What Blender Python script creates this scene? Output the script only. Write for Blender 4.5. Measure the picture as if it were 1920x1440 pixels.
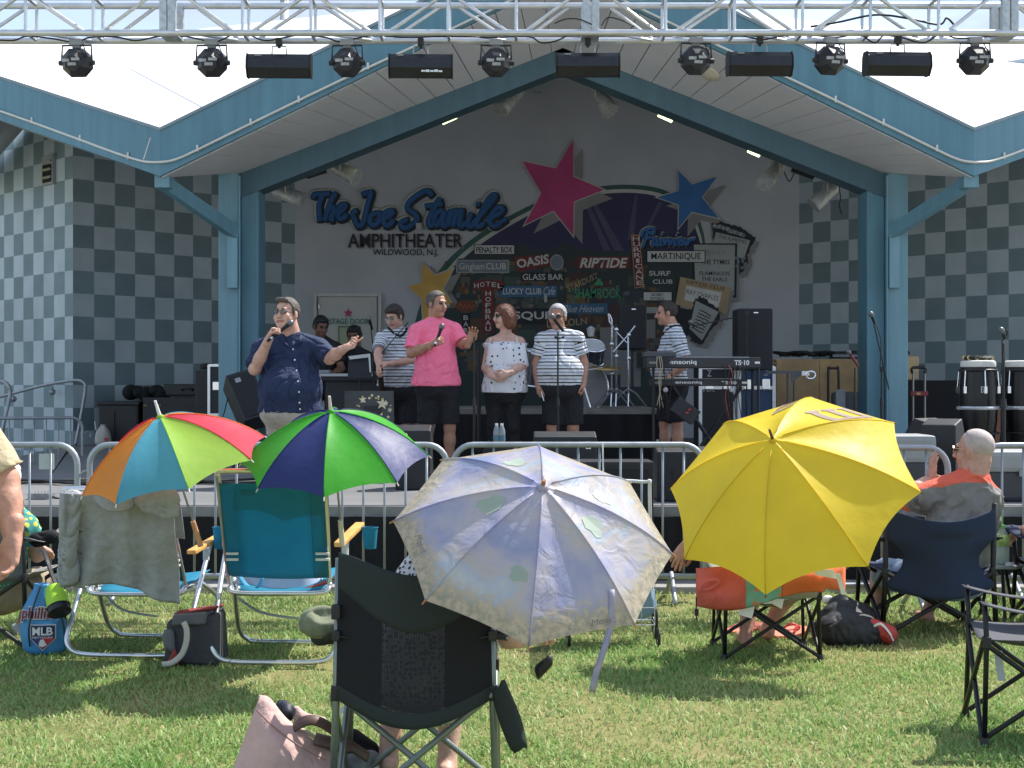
import bpy, bmesh, math, random
import numpy as np
from mathutils import Vector, Matrix, Quaternion, noise as mnoise
random.seed(7); RNG = np.random.default_rng(7)
S = bpy.context.scene
for o in list(bpy.data.objects): bpy.data.objects.remove(o)
COL = S.collection
R = math.radians
# ------------------------------------------------------------------ camera
EYE = 1.5; FPX = 2560.0; HOR = 722.0
cd = bpy.data.cameras.new('camera'); cam = bpy.data.objects.new('camera', cd); COL.objects.link(cam)
cam.location = (0, 0, EYE); cam.rotation_euler = (R(90), 0, 0)
cd.sensor_fit = 'HORIZONTAL'; cd.sensor_width = 36; cd.lens = 36*FPX/1920; cd.shift_y = (HOR-720)/1920
cd.clip_start = 0.05; cd.clip_end = 2000
S.camera = cam
# ------------------------------------------------------------------ sky, sun, exposure
SUN = Vector((.66, .46, 1.1)).normalized()
wd = bpy.data.worlds.new('World'); S.world = wd; wd.use_nodes = True
nt = wd.node_tree; bg = nt.nodes['Background']
sky = nt.nodes.new('ShaderNodeTexSky'); sky.sky_type = 'NISHITA'; sky.sun_disc = False
sky.sun_elevation = math.asin(SUN.z); sky.sun_rotation = math.atan2(SUN.x, SUN.y)
sky.air_density = 1.0; sky.dust_density = 1.0; sky.ozone_density = 1.0
tc = nt.nodes.new('ShaderNodeTexCoord'); mp = nt.nodes.new('ShaderNodeMapping'); mp.inputs['Scale'].default_value = (1, 1, 3.2)
nz = nt.nodes.new('ShaderNodeTexNoise'); nz.inputs['Scale'].default_value = 3.0; nz.inputs['Detail'].default_value = 7; nz.inputs['Roughness'].default_value = .58
rp = nt.nodes.new('ShaderNodeValToRGB'); rp.color_ramp.elements[0].position = .36; rp.color_ramp.elements[1].position = .6
mx = nt.nodes.new('ShaderNodeMix'); mx.data_type = 'RGBA'
mx.inputs['B'].default_value = (2.35, 2.75, 3.4, 1)
nt.links.new(tc.outputs['Generated'], mp.inputs['Vector']); nt.links.new(mp.outputs[0], nz.inputs['Vector'])
nt.links.new(nz.outputs['Fac'], rp.inputs['Fac']); nt.links.new(rp.outputs['Color'], mx.inputs['Factor'])
nt.links.new(sky.outputs['Color'], mx.inputs['A']); nt.links.new(mx.outputs['Result'], bg.inputs['Color'])
bg.inputs['Strength'].default_value = .15
sl = bpy.data.lights.new('sun', 'SUN'); sl.energy = 3.9; sl.angle = R(.55); sl.color = (1, .965, .91)
so = bpy.data.objects.new('sun', sl); COL.objects.link(so); so.rotation_euler = SUN.to_track_quat('Z', 'Y').to_euler()
so.location = (8, 6, 14)
S.view_settings.view_transform = 'Standard'; S.view_settings.look = 'None'; S.view_settings.exposure = 1.0; S.view_settings.gamma = 1
S.render.engine = 'CYCLES'
# ------------------------------------------------------------------ helpers
def W(x, y, z):                                   # where a point seen at photo pixel (x, y) stands when it is z metres away
    return Vector(((x-960)/FPX*z, z, EYE-(y-HOR)/FPX*z))
def lin(c):
    return tuple((v/12.92 if v <= .04045 else ((v+.055)/1.055)**2.4) for v in c)
def hx(s):
    return lin(tuple(int(s[i:i+2], 16)/255 for i in (0, 2, 4)))
MATS = {}
def mat(name, col, rough=.6, metal=0, var=.12, vscale=6, bump=.0, bscale=60, transl=0, coat=0, emit=0, alpha=1, spec=.5, dirt=0, bdist=.01, extra=None):
    if name in MATS: return MATS[name]
    m = bpy.data.materials.new(name); m.use_nodes = True; t = m.node_tree; N = t.nodes; L = t.links
    b = N['Principled BSDF']; c = col if not isinstance(col, str) else hx(col)
    b.inputs['Roughness'].default_value = rough; b.inputs['Metallic'].default_value = metal
    b.inputs['Specular IOR Level'].default_value = spec; b.inputs['Coat Weight'].default_value = coat
    co = N.new('ShaderNodeTexCoord')
    src = None
    if var > 0:
        n = N.new('ShaderNodeTexNoise'); n.inputs['Scale'].default_value = vscale; n.inputs['Detail'].default_value = 5
        L.new(co.outputs['Object'], n.inputs['Vector'])
        r = N.new('ShaderNodeMapRange'); r.inputs['From Min'].default_value = .25; r.inputs['From Max'].default_value = .75
        r.inputs['To Min'].default_value = 1-var; r.inputs['To Max'].default_value = 1+var
        L.new(n.outputs['Fac'], r.inputs['Value'])
        mu = N.new('ShaderNodeVectorMath'); mu.operation = 'SCALE'; mu.inputs[0].default_value = c
        L.new(r.outputs[0], mu.inputs['Scale']); src = mu.outputs[0]
        if dirt:
            m2 = N.new('ShaderNodeMapping'); m2.inputs['Scale'].default_value = (9, 9, .55); n3 = N.new('ShaderNodeTexNoise'); n3.inputs['Scale'].default_value = 1; n3.inputs['Detail'].default_value = 6; n3.inputs['Roughness'].default_value = .65
            r3 = N.new('ShaderNodeMapRange'); r3.inputs['From Min'].default_value = .35; r3.inputs['From Max'].default_value = .7; r3.inputs['To Min'].default_value = 1+dirt*.5; r3.inputs['To Max'].default_value = 1-dirt
            mu2 = N.new('ShaderNodeVectorMath'); mu2.operation = 'SCALE'
            L.new(co.outputs['Object'], m2.inputs[0]); L.new(m2.outputs[0], n3.inputs[0]); L.new(n3.outputs['Fac'], r3.inputs[0]); L.new(src, mu2.inputs[0]); L.new(r3.outputs[0], mu2.inputs['Scale']); src = mu2.outputs[0]
        L.new(src, b.inputs['Base Color'])
        rr = N.new('ShaderNodeMapRange'); rr.inputs['To Min'].default_value = max(.02, rough-.1); rr.inputs['To Max'].default_value = min(1, rough+.1)
        L.new(n.outputs['Fac'], rr.inputs['Value']); L.new(rr.outputs[0], b.inputs['Roughness'])
    else:
        b.inputs['Base Color'].default_value = (*c, 1)
    if bump:
        n2 = N.new('ShaderNodeTexNoise'); n2.inputs['Scale'].default_value = bscale; n2.inputs['Detail'].default_value = 4
        L.new(co.outputs['Object'], n2.inputs['Vector'])
        bp = N.new('ShaderNodeBump'); bp.inputs['Strength'].default_value = bump; bp.inputs['Distance'].default_value = bdist
        L.new(n2.outputs['Fac'], bp.inputs['Height']); L.new(bp.outputs[0], b.inputs['Normal'])
    if emit:
        b.inputs['Emission Color'].default_value = (*c, 1); b.inputs['Emission Strength'].default_value = emit
    if alpha < 1: b.inputs['Alpha'].default_value = alpha
    if transl:
        tr = N.new('ShaderNodeBsdfTranslucent'); ms = N.new('ShaderNodeMixShader'); ms.inputs[0].default_value = transl
        if src: L.new(src, tr.inputs['Color'])
        else: tr.inputs['Color'].default_value = (*c, 1)
        L.new(b.outputs[0], ms.inputs[1]); L.new(tr.outputs[0], ms.inputs[2]); L.new(ms.outputs[0], N['Material Output'].inputs['Surface'])
    if extra: extra(m, t, b, co)
    MATS[name] = m
    return m
class MB:
    def __init__(s): s.v = []; s.f = []; s.mi = []
    def add(s, vs, fs, mi=0):
        o = len(s.v); s.v += [tuple(v) for v in vs]; s.f += [tuple(i+o for i in f) for f in fs]; s.mi += [mi]*len(fs); return s
    def box(s, c, size, M=None, mi=0, bev=0):
        c = Vector(c); h = [d/2 for d in size]
        if bev:
            bm = bmesh.new(); bmesh.ops.create_cube(bm, size=1)
            for v in bm.verts: v.co = Vector((v.co.x*size[0], v.co.y*size[1], v.co.z*size[2]))
            bmesh.ops.bevel(bm, geom=list(bm.edges), offset=bev, segments=2, affect='EDGES', profile=.6)
            bm.verts.index_update()
            vs = [v.co.copy() for v in bm.verts]; fs = [tuple(v.index for v in f.verts) for f in bm.faces]; bm.free()
        else:
            vs = [Vector((x*h[0], y*h[1], z*h[2])) for z in (-1, 1) for y in (-1, 1) for x in (-1, 1)]
            fs = [(0, 2, 3, 1), (4, 5, 7, 6), (0, 1, 5, 4), (2, 6, 7, 3), (0, 4, 6, 2), (1, 3, 7, 5)]
        if M: vs = [M @ v for v in vs]
        return s.add([v+c for v in vs], fs, mi)
    def cyl(s, a, b, r0, r1=None, n=10, mi=0, cap=True):
        a = Vector(a); b = Vector(b); r1 = r0 if r1 is None else r1
        d = (b-a).normalized(); u = d.orthogonal().normalized(); w = d.cross(u); vs = []
        for p, r in ((a, r0), (b, r1)):
            for i in range(n):
                t = 2*math.pi*i/n; vs.append(p+(u*math.cos(t)+w*math.sin(t))*r)
        fs = [(i, (i+1) % n, n+(i+1) % n, n+i) for i in range(n)]
        if cap: fs += [tuple(range(n-1, -1, -1)), tuple(range(n, 2*n))]
        return s.add(vs, fs, mi)
    def tube(s, pts, r, n=8, mi=0, flat=1, up=None, closed=False):
        pts = [Vector(p) for p in pts]; k = len(pts); vs = []
        rs = r if isinstance(r, (list, tuple)) else [r]*k
        u = None
        for i, p in enumerate(pts):
            if closed: d = pts[(i+1) % k]-pts[i-1]
            else: d = pts[min(i+1, k-1)]-pts[max(i-1, 0)]
            if d.length < 1e-9: d = Vector((0, 0, 1))
            d.normalize()
            if up is not None:
                w = Vector(up); u = d.cross(w)
                u = u.normalized() if u.length > 1e-6 else d.orthogonal().normalized(); w = w.normalized()
            else:
                u = d.orthogonal().normalized() if u is None else (u-d*u.dot(d)).normalized(); w = d.cross(u)
            for j in range(n):
                t = 2*math.pi*j/n; vs.append(p+u*(rs[i]*math.cos(t))+w*(rs[i]*flat*math.sin(t)))
        fs = []
        for i in range(k if closed else k-1):
            a = i*n; b = ((i+1) % k)*n
            fs += [(a+j, a+(j+1) % n, b+(j+1) % n, b+j) for j in range(n)]
        if not closed: fs += [tuple(range(n-1, -1, -1)), tuple(range((k-1)*n, k*n))]
        return s.add(vs, fs, mi)
    def lathe(s, c, prof, n=20, M=None, mi=0):
        c = Vector(c); vs = []
        for r, z in prof:
            for i in range(n):
                t = 2*math.pi*i/n; v = Vector((r*math.cos(t), r*math.sin(t), z)); vs.append((M @ v if M else v)+c)
        fs = []
        for k in range(len(prof)-1):
            fs += [(k*n+i, k*n+(i+1) % n, (k+1)*n+(i+1) % n, (k+1)*n+i) for i in range(n)]
        fs += [tuple(range(n-1, -1, -1)), tuple(range((len(prof)-1)*n, len(prof)*n))]
        return s.add(vs, fs, mi)
    def ell(s, c, r, M=None, nu=14, nv=9, mi=0):
        prof = [(max(1e-4, math.sin(math.pi*i/nv)), -math.cos(math.pi*i/nv)) for i in range(nv+1)]
        D = Matrix.Diagonal(Vector(r)); return s.lathe(c, prof, nu, (M @ D) if M else D, mi)
    def poly(s, pts, d=None, mi=0):                # polygon, or prism when d (vector) is given
        pts = [Vector(p) for p in pts]; n = len(pts)
        if d is None: return s.add(pts, [tuple(range(n))], mi)
        d = Vector(d)
        return s.add(pts+[p+d for p in pts], [tuple(range(n)), tuple(range(2*n-1, n-1, -1))]+[(i, n+i, n+(i+1) % n, (i+1) % n) for i in range(n)], mi)
    def grid(s, fn, nu, nv, mi=0, closed=False):
        vs = [fn(i/nu, j/nv) for j in range(nv+1) for i in range(nu+1)]
        fs = [(j*(nu+1)+i, j*(nu+1)+i+1, (j+1)*(nu+1)+i+1, (j+1)*(nu+1)+i) for j in range(nv) for i in range(nu)]
        return s.add(vs, fs, mi)
    def build(s, name, mats, parent=None, smooth=False, solid=0, sub=0, bev=0):
        me = bpy.data.meshes.new(name); me.from_pydata(s.v, [], s.f)
        ml = mats if isinstance(mats, (list, tuple)) else [mats]
        for m in ml: me.materials.append(m)
        if len(ml) > 1: me.polygons.foreach_set('material_index', s.mi)
        bm = bmesh.new(); bm.from_mesh(me); bmesh.ops.recalc_face_normals(bm, faces=bm.faces); bm.to_mesh(me); bm.free()
        if smooth:
            if smooth is True: me.polygons.foreach_set('use_smooth', [True]*len(me.polygons))
            else: me.set_sharp_from_angle(angle=R(smooth)); me.polygons.foreach_set('use_smooth', [True]*len(me.polygons))
        o = link(name, me, parent)
        if solid: md = o.modifiers.new('thickness', 'SOLIDIFY'); md.thickness = solid; md.offset = 0
        if bev: md = o.modifiers.new('bevel', 'BEVEL'); md.width = bev; md.segments = 2; md.limit_method = 'ANGLE'
        if sub: md = o.modifiers.new('subdivision', 'SUBSURF'); md.levels = sub; md.render_levels = sub
        return o
ROOT = {}
def link(name, me, parent=None):
    o = bpy.data.objects.new(name, me); COL.objects.link(o)
    if parent is not None:
        o.parent = parent
        if parent.name in ROOT: o.matrix_parent_inverse = Matrix.Translation(-ROOT[parent.name])
    return o
def tag(o, label=None, cat=None, group=None, kind=None):
    if label: o['label'] = label
    if cat: o['category'] = cat
    if group: o['group'] = group
    if kind: o['kind'] = kind
    return o
def thing(name, label, cat, loc=(0, 0, 0), group=None, local=False):   # an Empty at the base; parts are in world space unless local
    o = bpy.data.objects.new(name, None); COL.objects.link(o); o.location = loc; o.empty_display_size = .1
    if not local: ROOT[o.name] = Vector(loc)
    return tag(o, label, cat, group)
def dup(root, loc, rot=None, label=None, group=None, scale=None):
    r = root.copy(); COL.objects.link(r); r.location = loc
    if rot is not None: r.rotation_euler = rot
    if scale is not None: r.scale = scale
    if label: r['label'] = label
    if group: r['group'] = group
    for ch in list(root.children):
        c = ch.copy(); COL.objects.link(c); c.parent = r; c.matrix_parent_inverse = ch.matrix_parent_inverse.copy()
        for g in list(ch.children):
            d = g.copy(); COL.objects.link(d); d.parent = c
    return r
def spl(pts, n=6):                                # Catmull-Rom through points
    P = [Vector(p) for p in pts]; out = []
    for i in range(len(P)-1):
        p0 = P[max(i-1, 0)]; p1 = P[i]; p2 = P[i+1]; p3 = P[min(i+2, len(P)-1)]
        for k in range(n):
            t = k/n
            out.append(.5*((2*p1)+(p2-p0)*t+(2*p0-5*p1+4*p2-p3)*t*t+(3*p1-p0-3*p2+p3)*t**3))
    out.append(P[-1]); return out
# text: queued as font curves, turned to meshes in one go; f(u, v) maps the unit text box onto its surface
TQ = []
def text(body, f, m, parent, name='lettering', shear=0, bold=0, spacing=1, thick=.002):
    c = bpy.data.curves.new('t', 'FONT'); c.body = body; c.shear = shear; c.offset = bold; c.space_character = spacing
    c.resolution_u = 3; c.align_x = 'CENTER'; c.space_line = .85
    o = bpy.data.objects.new('t', c); COL.objects.link(o); TQ.append((o, f, m, parent, name, thick))
def flush_text():
    dg = bpy.context.evaluated_depsgraph_get()
    for o, f, m, parent, name, thick in TQ:
        me = bpy.data.meshes.new_from_object(o.evaluated_get(dg)); n = len(me.vertices)
        if n:
            co = np.empty(n*3); me.vertices.foreach_get('co', co); co = co.reshape(-1, 3)
            lo = co.min(0); hi = co.max(0)
            out = [f((p[0]-lo[0])/max(1e-6, hi[0]-lo[0]), (p[1]-lo[1])/max(1e-6, hi[1]-lo[1])) for p in co]
            me.vertices.foreach_set('co', np.array(out, dtype=float).ravel())
            me.materials.clear(); me.materials.append(m); me.update(); me.name = name
            link(name, me, parent)
        c = o.data; bpy.data.objects.remove(o); bpy.data.curves.remove(c)
    TQ.clear()
def quadmap(a, b, c, d):                           # corners: top-left, top-right, bottom-right, bottom-left
    a, b, c, d = map(Vector, (a, b, c, d))
    return lambda u, v: (a*(1-u)+b*u)*v+(d*(1-u)+c*u)*(1-v)
GREY = {}
def steel(name='galvanised steel', c=(.55, .57, .58), rough=.42): return mat(name, c, rough, .85, .12, 14)
M_BLACK = mat('black plastic', (.012, .012, .013), .5, 0, .3, 20)
M_BLACKM = mat('black powder coated metal', (.014, .014, .016), .38, .3, .2, 20)
M_CABLE = mat('black rubber cable', (.01, .01, .01), .55, 0, .2)
M_CHROME = mat('chrome', (.72, .73, .75), .18, 1, .06, 20)
M_ALU = mat('aluminium tube', (.66, .68, .70), .32, .9, .1, 12)
M_GALV = mat('galvanised barrier steel', (.34, .365, .38), .5, .55, .18, 9, .1, 90)
M_WHITE = mat('white print', (.75, .75, .73), .6, 0, .06)
M_CLOTHBLK = mat('black cloth', (.008, .008, .009), .95, 0, .3, 12, .3, 120)
# ------------------------------------------------------------------ ground
def ex_ground(m, t, b, co):
    n = t.nodes.new('ShaderNodeTexNoise'); n.inputs['Scale'].default_value = 1.6; n.inputs['Detail'].default_value = 8; n.inputs['Roughness'].default_value = .7
    r = t.nodes.new('ShaderNodeValToRGB'); e = r.color_ramp.elements
    e[0].position = .3; e[0].color = (.13, .15, .045, 1); e[1].position = .7; e[1].color = (.27, .23, .11, 1)
    t.links.new(co.outputs['Object'], n.inputs['Vector']); t.links.new(n.outputs['Fac'], r.inputs['Fac']); t.links.new(r.outputs[0], b.inputs['Base Color'])
M_SOIL = mat('lawn soil', (.08, .09, .03), .95, 0, 0, bump=.8, bscale=40, extra=ex_ground, spec=.1)
g = MB().grid(lambda u, v: ((u-.5)*600, -200+v*600, 0), 40, 40).build('ground', M_SOIL); tag(g, kind='structure')
M_CONC = mat('weathered concrete', (.28, .27, .255), .85, 0, .16, 2.5, .35, 35)
M_CONCD = mat('stage deck concrete', (.15, .147, .145), .8, 0, .18, 1.8, .25, 30)
p = MB().box((.5, 10.02, .02), (26, .42, .06), bev=.01).build('pavement', M_CONC); tag(p, kind='structure')
M_BOUNCE = mat('unseen bounce paving', (.40, .40, .41), .85, 0, .12, .4, .2, 8)  # unseen paving around the lawn, added to bounce neutral light
for k, (x, y, w_, d_) in enumerate(((0, -34, 120, 60), (-34, 6, 52, 20), (35, 6, 52, 20))):
    p = MB().box((x, y, .004), (w_, d_, .03)).build('pavement', M_BOUNCE); tag(p, kind='structure')
# ------------------------------------------------------------------ stage
SH = .6; SF = 10.24; XC = .596
mir = lambda p: Vector((2*XC-p[0], p[1], p[2]))
st = thing('stage', 'wide low concrete stage with a black skirt along its front', 'stage', (0, SF, 0))
plan = [(-9, SF), (10.5, SF), (10.5, 26), (-3.6, 26), (-6.56, 20.4), (-4.56, 13.5), (-9, 13.5)]
MB().poly([(x, y, .02) for x, y in plan], (0, 0, SH-.02)).build('deck', M_CONCD, st)
MB().box((.75, SF-.03, SH-.045), (19.4, .05, .08)).build('edge_trim', mat('grey edge trim', (.22, .22, .225), .5, .3, .2, 6), st)
def skirt(u, v):
    x = -8.9+u*19.2; return (x, SF-.075+.018*math.sin(x*21)+.01*math.sin(x*47+1.3), .03+v*(SH-.11))
MB().grid(skirt, 700, 2).build('skirt', M_CLOTHBLK, st, smooth=True)
MB().poly([(-4.6, 13.6, .6), (-6.6, 20.4, .6), (-9.2, 23.2, .12), (-7.6, 15, .05)], (0, 0, -.12)).build('ramp', M_CONCD, st)
def rail(path, z, r, parent, n):
    return MB().tube(spl([W(x, y, zz) for x, y, zz in path], 5), r, 10).build(n, mat('painted grey handrail', (.30, .32, .34), .4, .6, .15, 10), parent, smooth=True)
h = thing('handrail', 'grey tube handrail sloping down the ramp beside the checkered corner', 'handrail', W(141, 838, 20.1))
rail([(-60, 757, 21.2), (0, 744, 20.9), (80, 723, 20.5), (140, 713, 20.15), (158, 718, 20.05), (160, 732, 20.05), (152, 780, 20.05), (141, 838, 20.05)], 0, .024, h, 'rail')
for x, y in ((98, 735), (25, 748)): MB().ell(W(x, y, 20.6), (.05, .05, .05)).cyl(W(x, y, 20.6), W(x-1, y-9, 20.6), .015).build('bracket', MATS['painted grey handrail'], h, smooth=True)
h = thing('handrail', 'shorter grey tube handrail on the outer side of the ramp', 'handrail', W(5, 800, 17.5))
rail([(-70, 722, 18.2), (-30, 714, 18), (4, 715, 17.8), (16, 724, 17.7), (19, 740, 17.7), (8, 790, 17.6), (-2, 850, 17.6)], 0, .024, h, 'rail')
# ------------------------------------------------------------------ amphitheater building
AM = thing('amphitheater', 'blue trimmed amphitheater shell with zigzag roof, checkered walls and a painted mural', 'amphitheater', (XC, 16, 0))
def ex_check(c1, c2):
    def f(m, t, b, co):
        uv = t.nodes.new('ShaderNodeUVMap'); uv.uv_map = 'UVMap'
        mp = t.nodes.new('ShaderNodeMapping'); mp.inputs['Location'].default_value = (0, 0, .37)
        ck = t.nodes.new('ShaderNodeTexChecker'); ck.inputs['Scale'].default_value = 1
        ck.inputs['Color1'].default_value = (*c1, 1); ck.inputs['Color2'].default_value = (*c2, 1)
        n = t.nodes.new('ShaderNodeTexNoise'); n.inputs['Scale'].default_value = 3; n.inputs['Detail'].default_value = 6
        wn = t.nodes.new('ShaderNodeTexWhiteNoise'); wn.noise_dimensions = '2D'; fl = t.nodes.new('ShaderNodeVectorMath'); fl.operation = 'FLOOR'; sm = t.nodes.new('ShaderNodeMath'); sm.operation = 'MULTIPLY_ADD'; sm.inputs[1].default_value = .16
        t.links.new(uv.outputs[0], fl.inputs[0]); t.links.new(fl.outputs[0], wn.inputs['Vector']); t.links.new(wn.outputs['Value'], sm.inputs[0])
        hs = t.nodes.new('ShaderNodeHueSaturation'); mr = t.nodes.new('ShaderNodeMapRange'); mr.inputs['To Min'].default_value = .74; mr.inputs['To Max'].default_value = 1.10
        t.links.new(uv.outputs[0], mp.inputs[0]); t.links.new(mp.outputs[0], ck.inputs[0]); t.links.new(co.outputs['Object'], n.inputs[0])
        t.links.new(n.outputs['Fac'], mr.inputs[0]); t.links.new(mr.outputs[0], sm.inputs[2]); t.links.new(sm.outputs[0], hs.inputs['Value']); t.links.new(ck.outputs[0], hs.inputs['Color']); t.links.new(hs.outputs[0], b.inputs['Base Color'])
        wv = t.nodes.new('ShaderNodeTexWave'); wv.bands_direction = 'Y'; wv.wave_profile = 'SAW'; wv.inputs['Scale'].default_value = 1.25; wv.inputs['Distortion'].default_value = 0
        bp = t.nodes.new('ShaderNodeBump'); bp.inputs['Strength'].default_value = .5; bp.inputs['Distance'].default_value = .012
        t.links.new(uv.outputs[0], wv.inputs[0]); t.links.new(wv.outputs['Fac'], bp.inputs['Height']); t.links.new(bp.outputs[0], b.inputs['Normal'])
    return f
M_CHECK = mat('checker painted siding', (.4, .5, .5), .7, 0, 0, extra=ex_check((.42, .49, .525), (.172, .24, .262)))
SQ = .343
def wall_strip(name, a, b, z0, z1, u0, m, par):
    a = Vector(a); b = Vector(b); d = b-a; L = d.length; nrm = Vector((d.y, -d.x, 0)).normalized()*-.2
    mb = MB(); vs = [a.to_3d(), b.to_3d()]
    P = [Vector((a.x, a.y, z0)), Vector((b.x, b.y, z0)), Vector((b.x, b.y, z1)), Vector((a.x, a.y, z1))]
    mb.poly(P); o = mb.build(name, m, par)
    uvl = o.data.uv_layers.new(name='UVMap')
    for lp in o.data.loops:
        co = o.data.vertices[lp.vertex_index].co
        uu = (Vector((co.x, co.y))-a).length/SQ+u0; uvl.data[lp.index].uv = (uu, (co.z-1.5)/SQ+.0005)
    return o
C = Vector((-6.56, 20.4)); D = Vector((-3.70, 23.26)); E2 = Vector((-10.6, 24.44))
wall_strip('checkered_wall', C, D, SH-.02, 6.4, 0, M_CHECK, AM)
wall_strip('checkered_wall', E2, C, -.02, 6.4, .75+.0-((C-E2).length/SQ) % 1+1, M_CHECK, AM)
mm = lambda p: Vector((2*XC-p.x, p.y))
wall_strip('checkered_wall', mm(D), mm(C), SH-.02, 6.4, 1-((C-D).length/SQ) % 1, M_CHECK, AM)
wall_strip('checkered_wall', mm(C), mm(E2), SH-.02, 6.4, .3, M_CHECK, AM)
M_STUC = mat('beige stucco', (.42, .435, .455), .9, 0, .10, 1.2, .35, 55)
BW = 23.26
bw = MB().poly([(D.x-.1, BW, .58), (2*XC-D.x+.1, BW, .58), (2*XC-D.x+.1, BW, 6.4), (XC, BW, 7.5), (D.x-.1, BW, 6.4)], (0, .2, 0)).build('back_wall', M_STUC, AM)
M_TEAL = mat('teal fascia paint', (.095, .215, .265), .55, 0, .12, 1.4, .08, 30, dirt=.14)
M_TEALSHADE = mat('shaded teal paint', (.06, .12, .145), .55, 0, .10, 1.6, .08, 30, dirt=.14)  # fascia teal darkened: the shade under the roof is put into the colour
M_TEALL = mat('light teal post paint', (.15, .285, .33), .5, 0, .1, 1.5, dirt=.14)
M_SOFF = mat('soffit panel paint', (.56, .555, .55), .8, 0, .06, 2, .1, 40)
M_ROOF = mat('white roof membrane', (.78, .77, .74), .75, 0, .04, .8, .2, 6)
M_CREAM = mat('cream conduit', (.62, .60, .52), .5, 0, .08)
FZ = 14.8
def both(fn):
    fn(lambda p: Vector(p), 0); fn(mir, 1)
wz = lambda x: FZ+(300-x)/300*1.5
def side(T, k):
    Tt, Tb, At, Ab = W(300, 245, FZ), W(300, 330, FZ), W(1063, -128, FZ), W(1063, -44, FZ)
    ext = lambda a, b, s: a+(b-a)*s
    Et = ext(Tt, W(0, 148, 16.3), 1.12); Eb = ext(Tb, W(0, 225, 16.3), 1.12)
    q = lambda *ps: [T(p) for p in ps]
    MB().poly(q(Tt, At, Ab, Tb), (0, .12, 0)).build('gable_fascia', M_TEAL, AM)
    MB().poly(q(Tt, Et, Eb, Tb), (0, .12, 0)).build('wing_fascia', M_TEAL, AM)
    MB().poly(q(Tt+Vector((0, -.012, .0)), At+Vector((0, -.012, 0)), At+Vector((0, -.012, .035)), Tt+Vector((0, -.012, .035))), (0, .14, 0)).build('drip_edge', mat('grey drip edge', (.20, .25, .27), .5, .3), AM)
    MB().poly(q(Tt+Vector((0, -.012, 0)), Et+Vector((0, -.012, 0)), Et+Vector((0, -.012, .035)), Tt+Vector((0, -.012, .035))), (0, .14, 0)).build('drip_edge', MATS['grey drip edge'], AM)
    up = Vector((0, .06, .02))
    V = W(215, 74, 24); Ak = Vector((XC, 24, 8.4)); Lb = W(-75, 74, 24)
    r1 = MB().poly(q(Tt+up, At+up, Ak, V)).build('roof_slope', M_ROOF, AM, solid=.04)
    r2 = MB().poly(q(Tt+up, V, Lb, Et+up)).build('roof_slope', M_ROOF, AM, solid=.04)
    a = (Tt+up).lerp(V, .36)
    # welted seams lying on the membrane
    for s0, s1, par in (((.05, .42), (.62, .12), r2),):
        def onr(u, v): return T((Tt+up).lerp(Et+up, u).lerp(V.lerp(Lb, u*.4), v)+Vector((0, -.012, .024)))
        MB().tube([onr(*s0), onr(*s1)], .012, 6).build('membrane_seam', M_ROOF, AM)
    MB().tube([T(Tt.lerp(At, .25).lerp(V, .1)+up+Vector((0, -.01, .03))), T(Tt.lerp(V, .55)+up+Vector((0, -.02, .04)))], .01, 6).build('membrane_seam', M_ROOF, AM)
    # soffit panels running from the fascia back to the beam
    B0, B1 = W(452, 322, 16), W(1070, 82, 16); n = 17
    up2 = Vector((0, .05, 0))
    for i in range(n):
        g0, g1 = (i+.018)/n, (i+.982)/n
        MB().grid(lambda u, v: T((Tb+up2).lerp(Ab+up2, g0+(g1-g0)*u).lerp(B0.lerp(B1, g0+(g1-g0)*u), v)), 2, 4).build('soffit_panel', M_SOFF, AM, solid=.03)
    MB().grid(lambda u, v: T((Tb+up2).lerp(Ab+up2, u).lerp(B0.lerp(B1, u), v)+Vector((0, 0, .045))), 34, 4).build('soffit_backing', mat('soffit joint shade', (.34, .34, .33), .9), AM)  # darker sheet behind the gaps; joint shadow is put into its colour
    MB().poly(q(Tb+up2, Eb+up2, W(-60, 360, 22.6), W(43, 243, 21.4)), (0, 0, .03)).build('wing_soffit', M_SOFF, AM)
    MB().poly(q(Tb+up2, W(43, 243, 21.4), W(137, 190, 20.9), W(420, 230, 22.9), B0), (0, 0, .03)).build('wing_soffit', M_SOFF, AM)
    # beam, column, knee brace
    MB().poly(q(W(440, 328, 16), W(1070, 82, 16), W(1070, 124, 16), W(485, 357, 16), W(440, 374, 16)), (0, .36, 0)).build('arch_beam', M_TEALSHADE, AM)
    MB().tube([T(W(442, 325, 15.98)), T(W(1070, 79.5, 15.98))], .016, 6).build('beam_trim', mat('pale beam edging', (.32, .34, .28), .6), AM)
    c0, c1, c2 = W(410, 326, 15.9), W(447, 326, 15.9), W(484, 330, 16)
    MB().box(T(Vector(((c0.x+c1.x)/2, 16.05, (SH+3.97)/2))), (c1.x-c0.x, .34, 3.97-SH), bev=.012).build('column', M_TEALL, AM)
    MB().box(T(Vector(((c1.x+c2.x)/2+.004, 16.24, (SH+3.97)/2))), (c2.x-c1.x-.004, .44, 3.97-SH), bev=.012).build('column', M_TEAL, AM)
    MB().box(T(W(487, 560, 16.25)), (.035, .3, 3.3)).build('column_shade_strip', M_TEALSHADE, AM)  # dark strip painting the shade on the column's inner side face
    MB().tube([T(W(449, 330, 15.83)), T(W(449, 860, 15.83))], .012, 6).build('downpipe', M_TEALL, AM)
    ka, kb = W(306, 342, 15.0), W(438, 434, 15.82)
    d = (T(kb)-T(ka)); Q = d.to_track_quat('X', 'Z').to_matrix()
    MB().box((T(ka)+T(kb))/2, (d.length+.1, .1, .15), Q).build('knee_brace', M_TEAL, AM)
    MB().box(T(W(308, 340, 14.98)), (.16, .2, .16)).build('brace_bracket', M_TEALL, AM)
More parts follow.
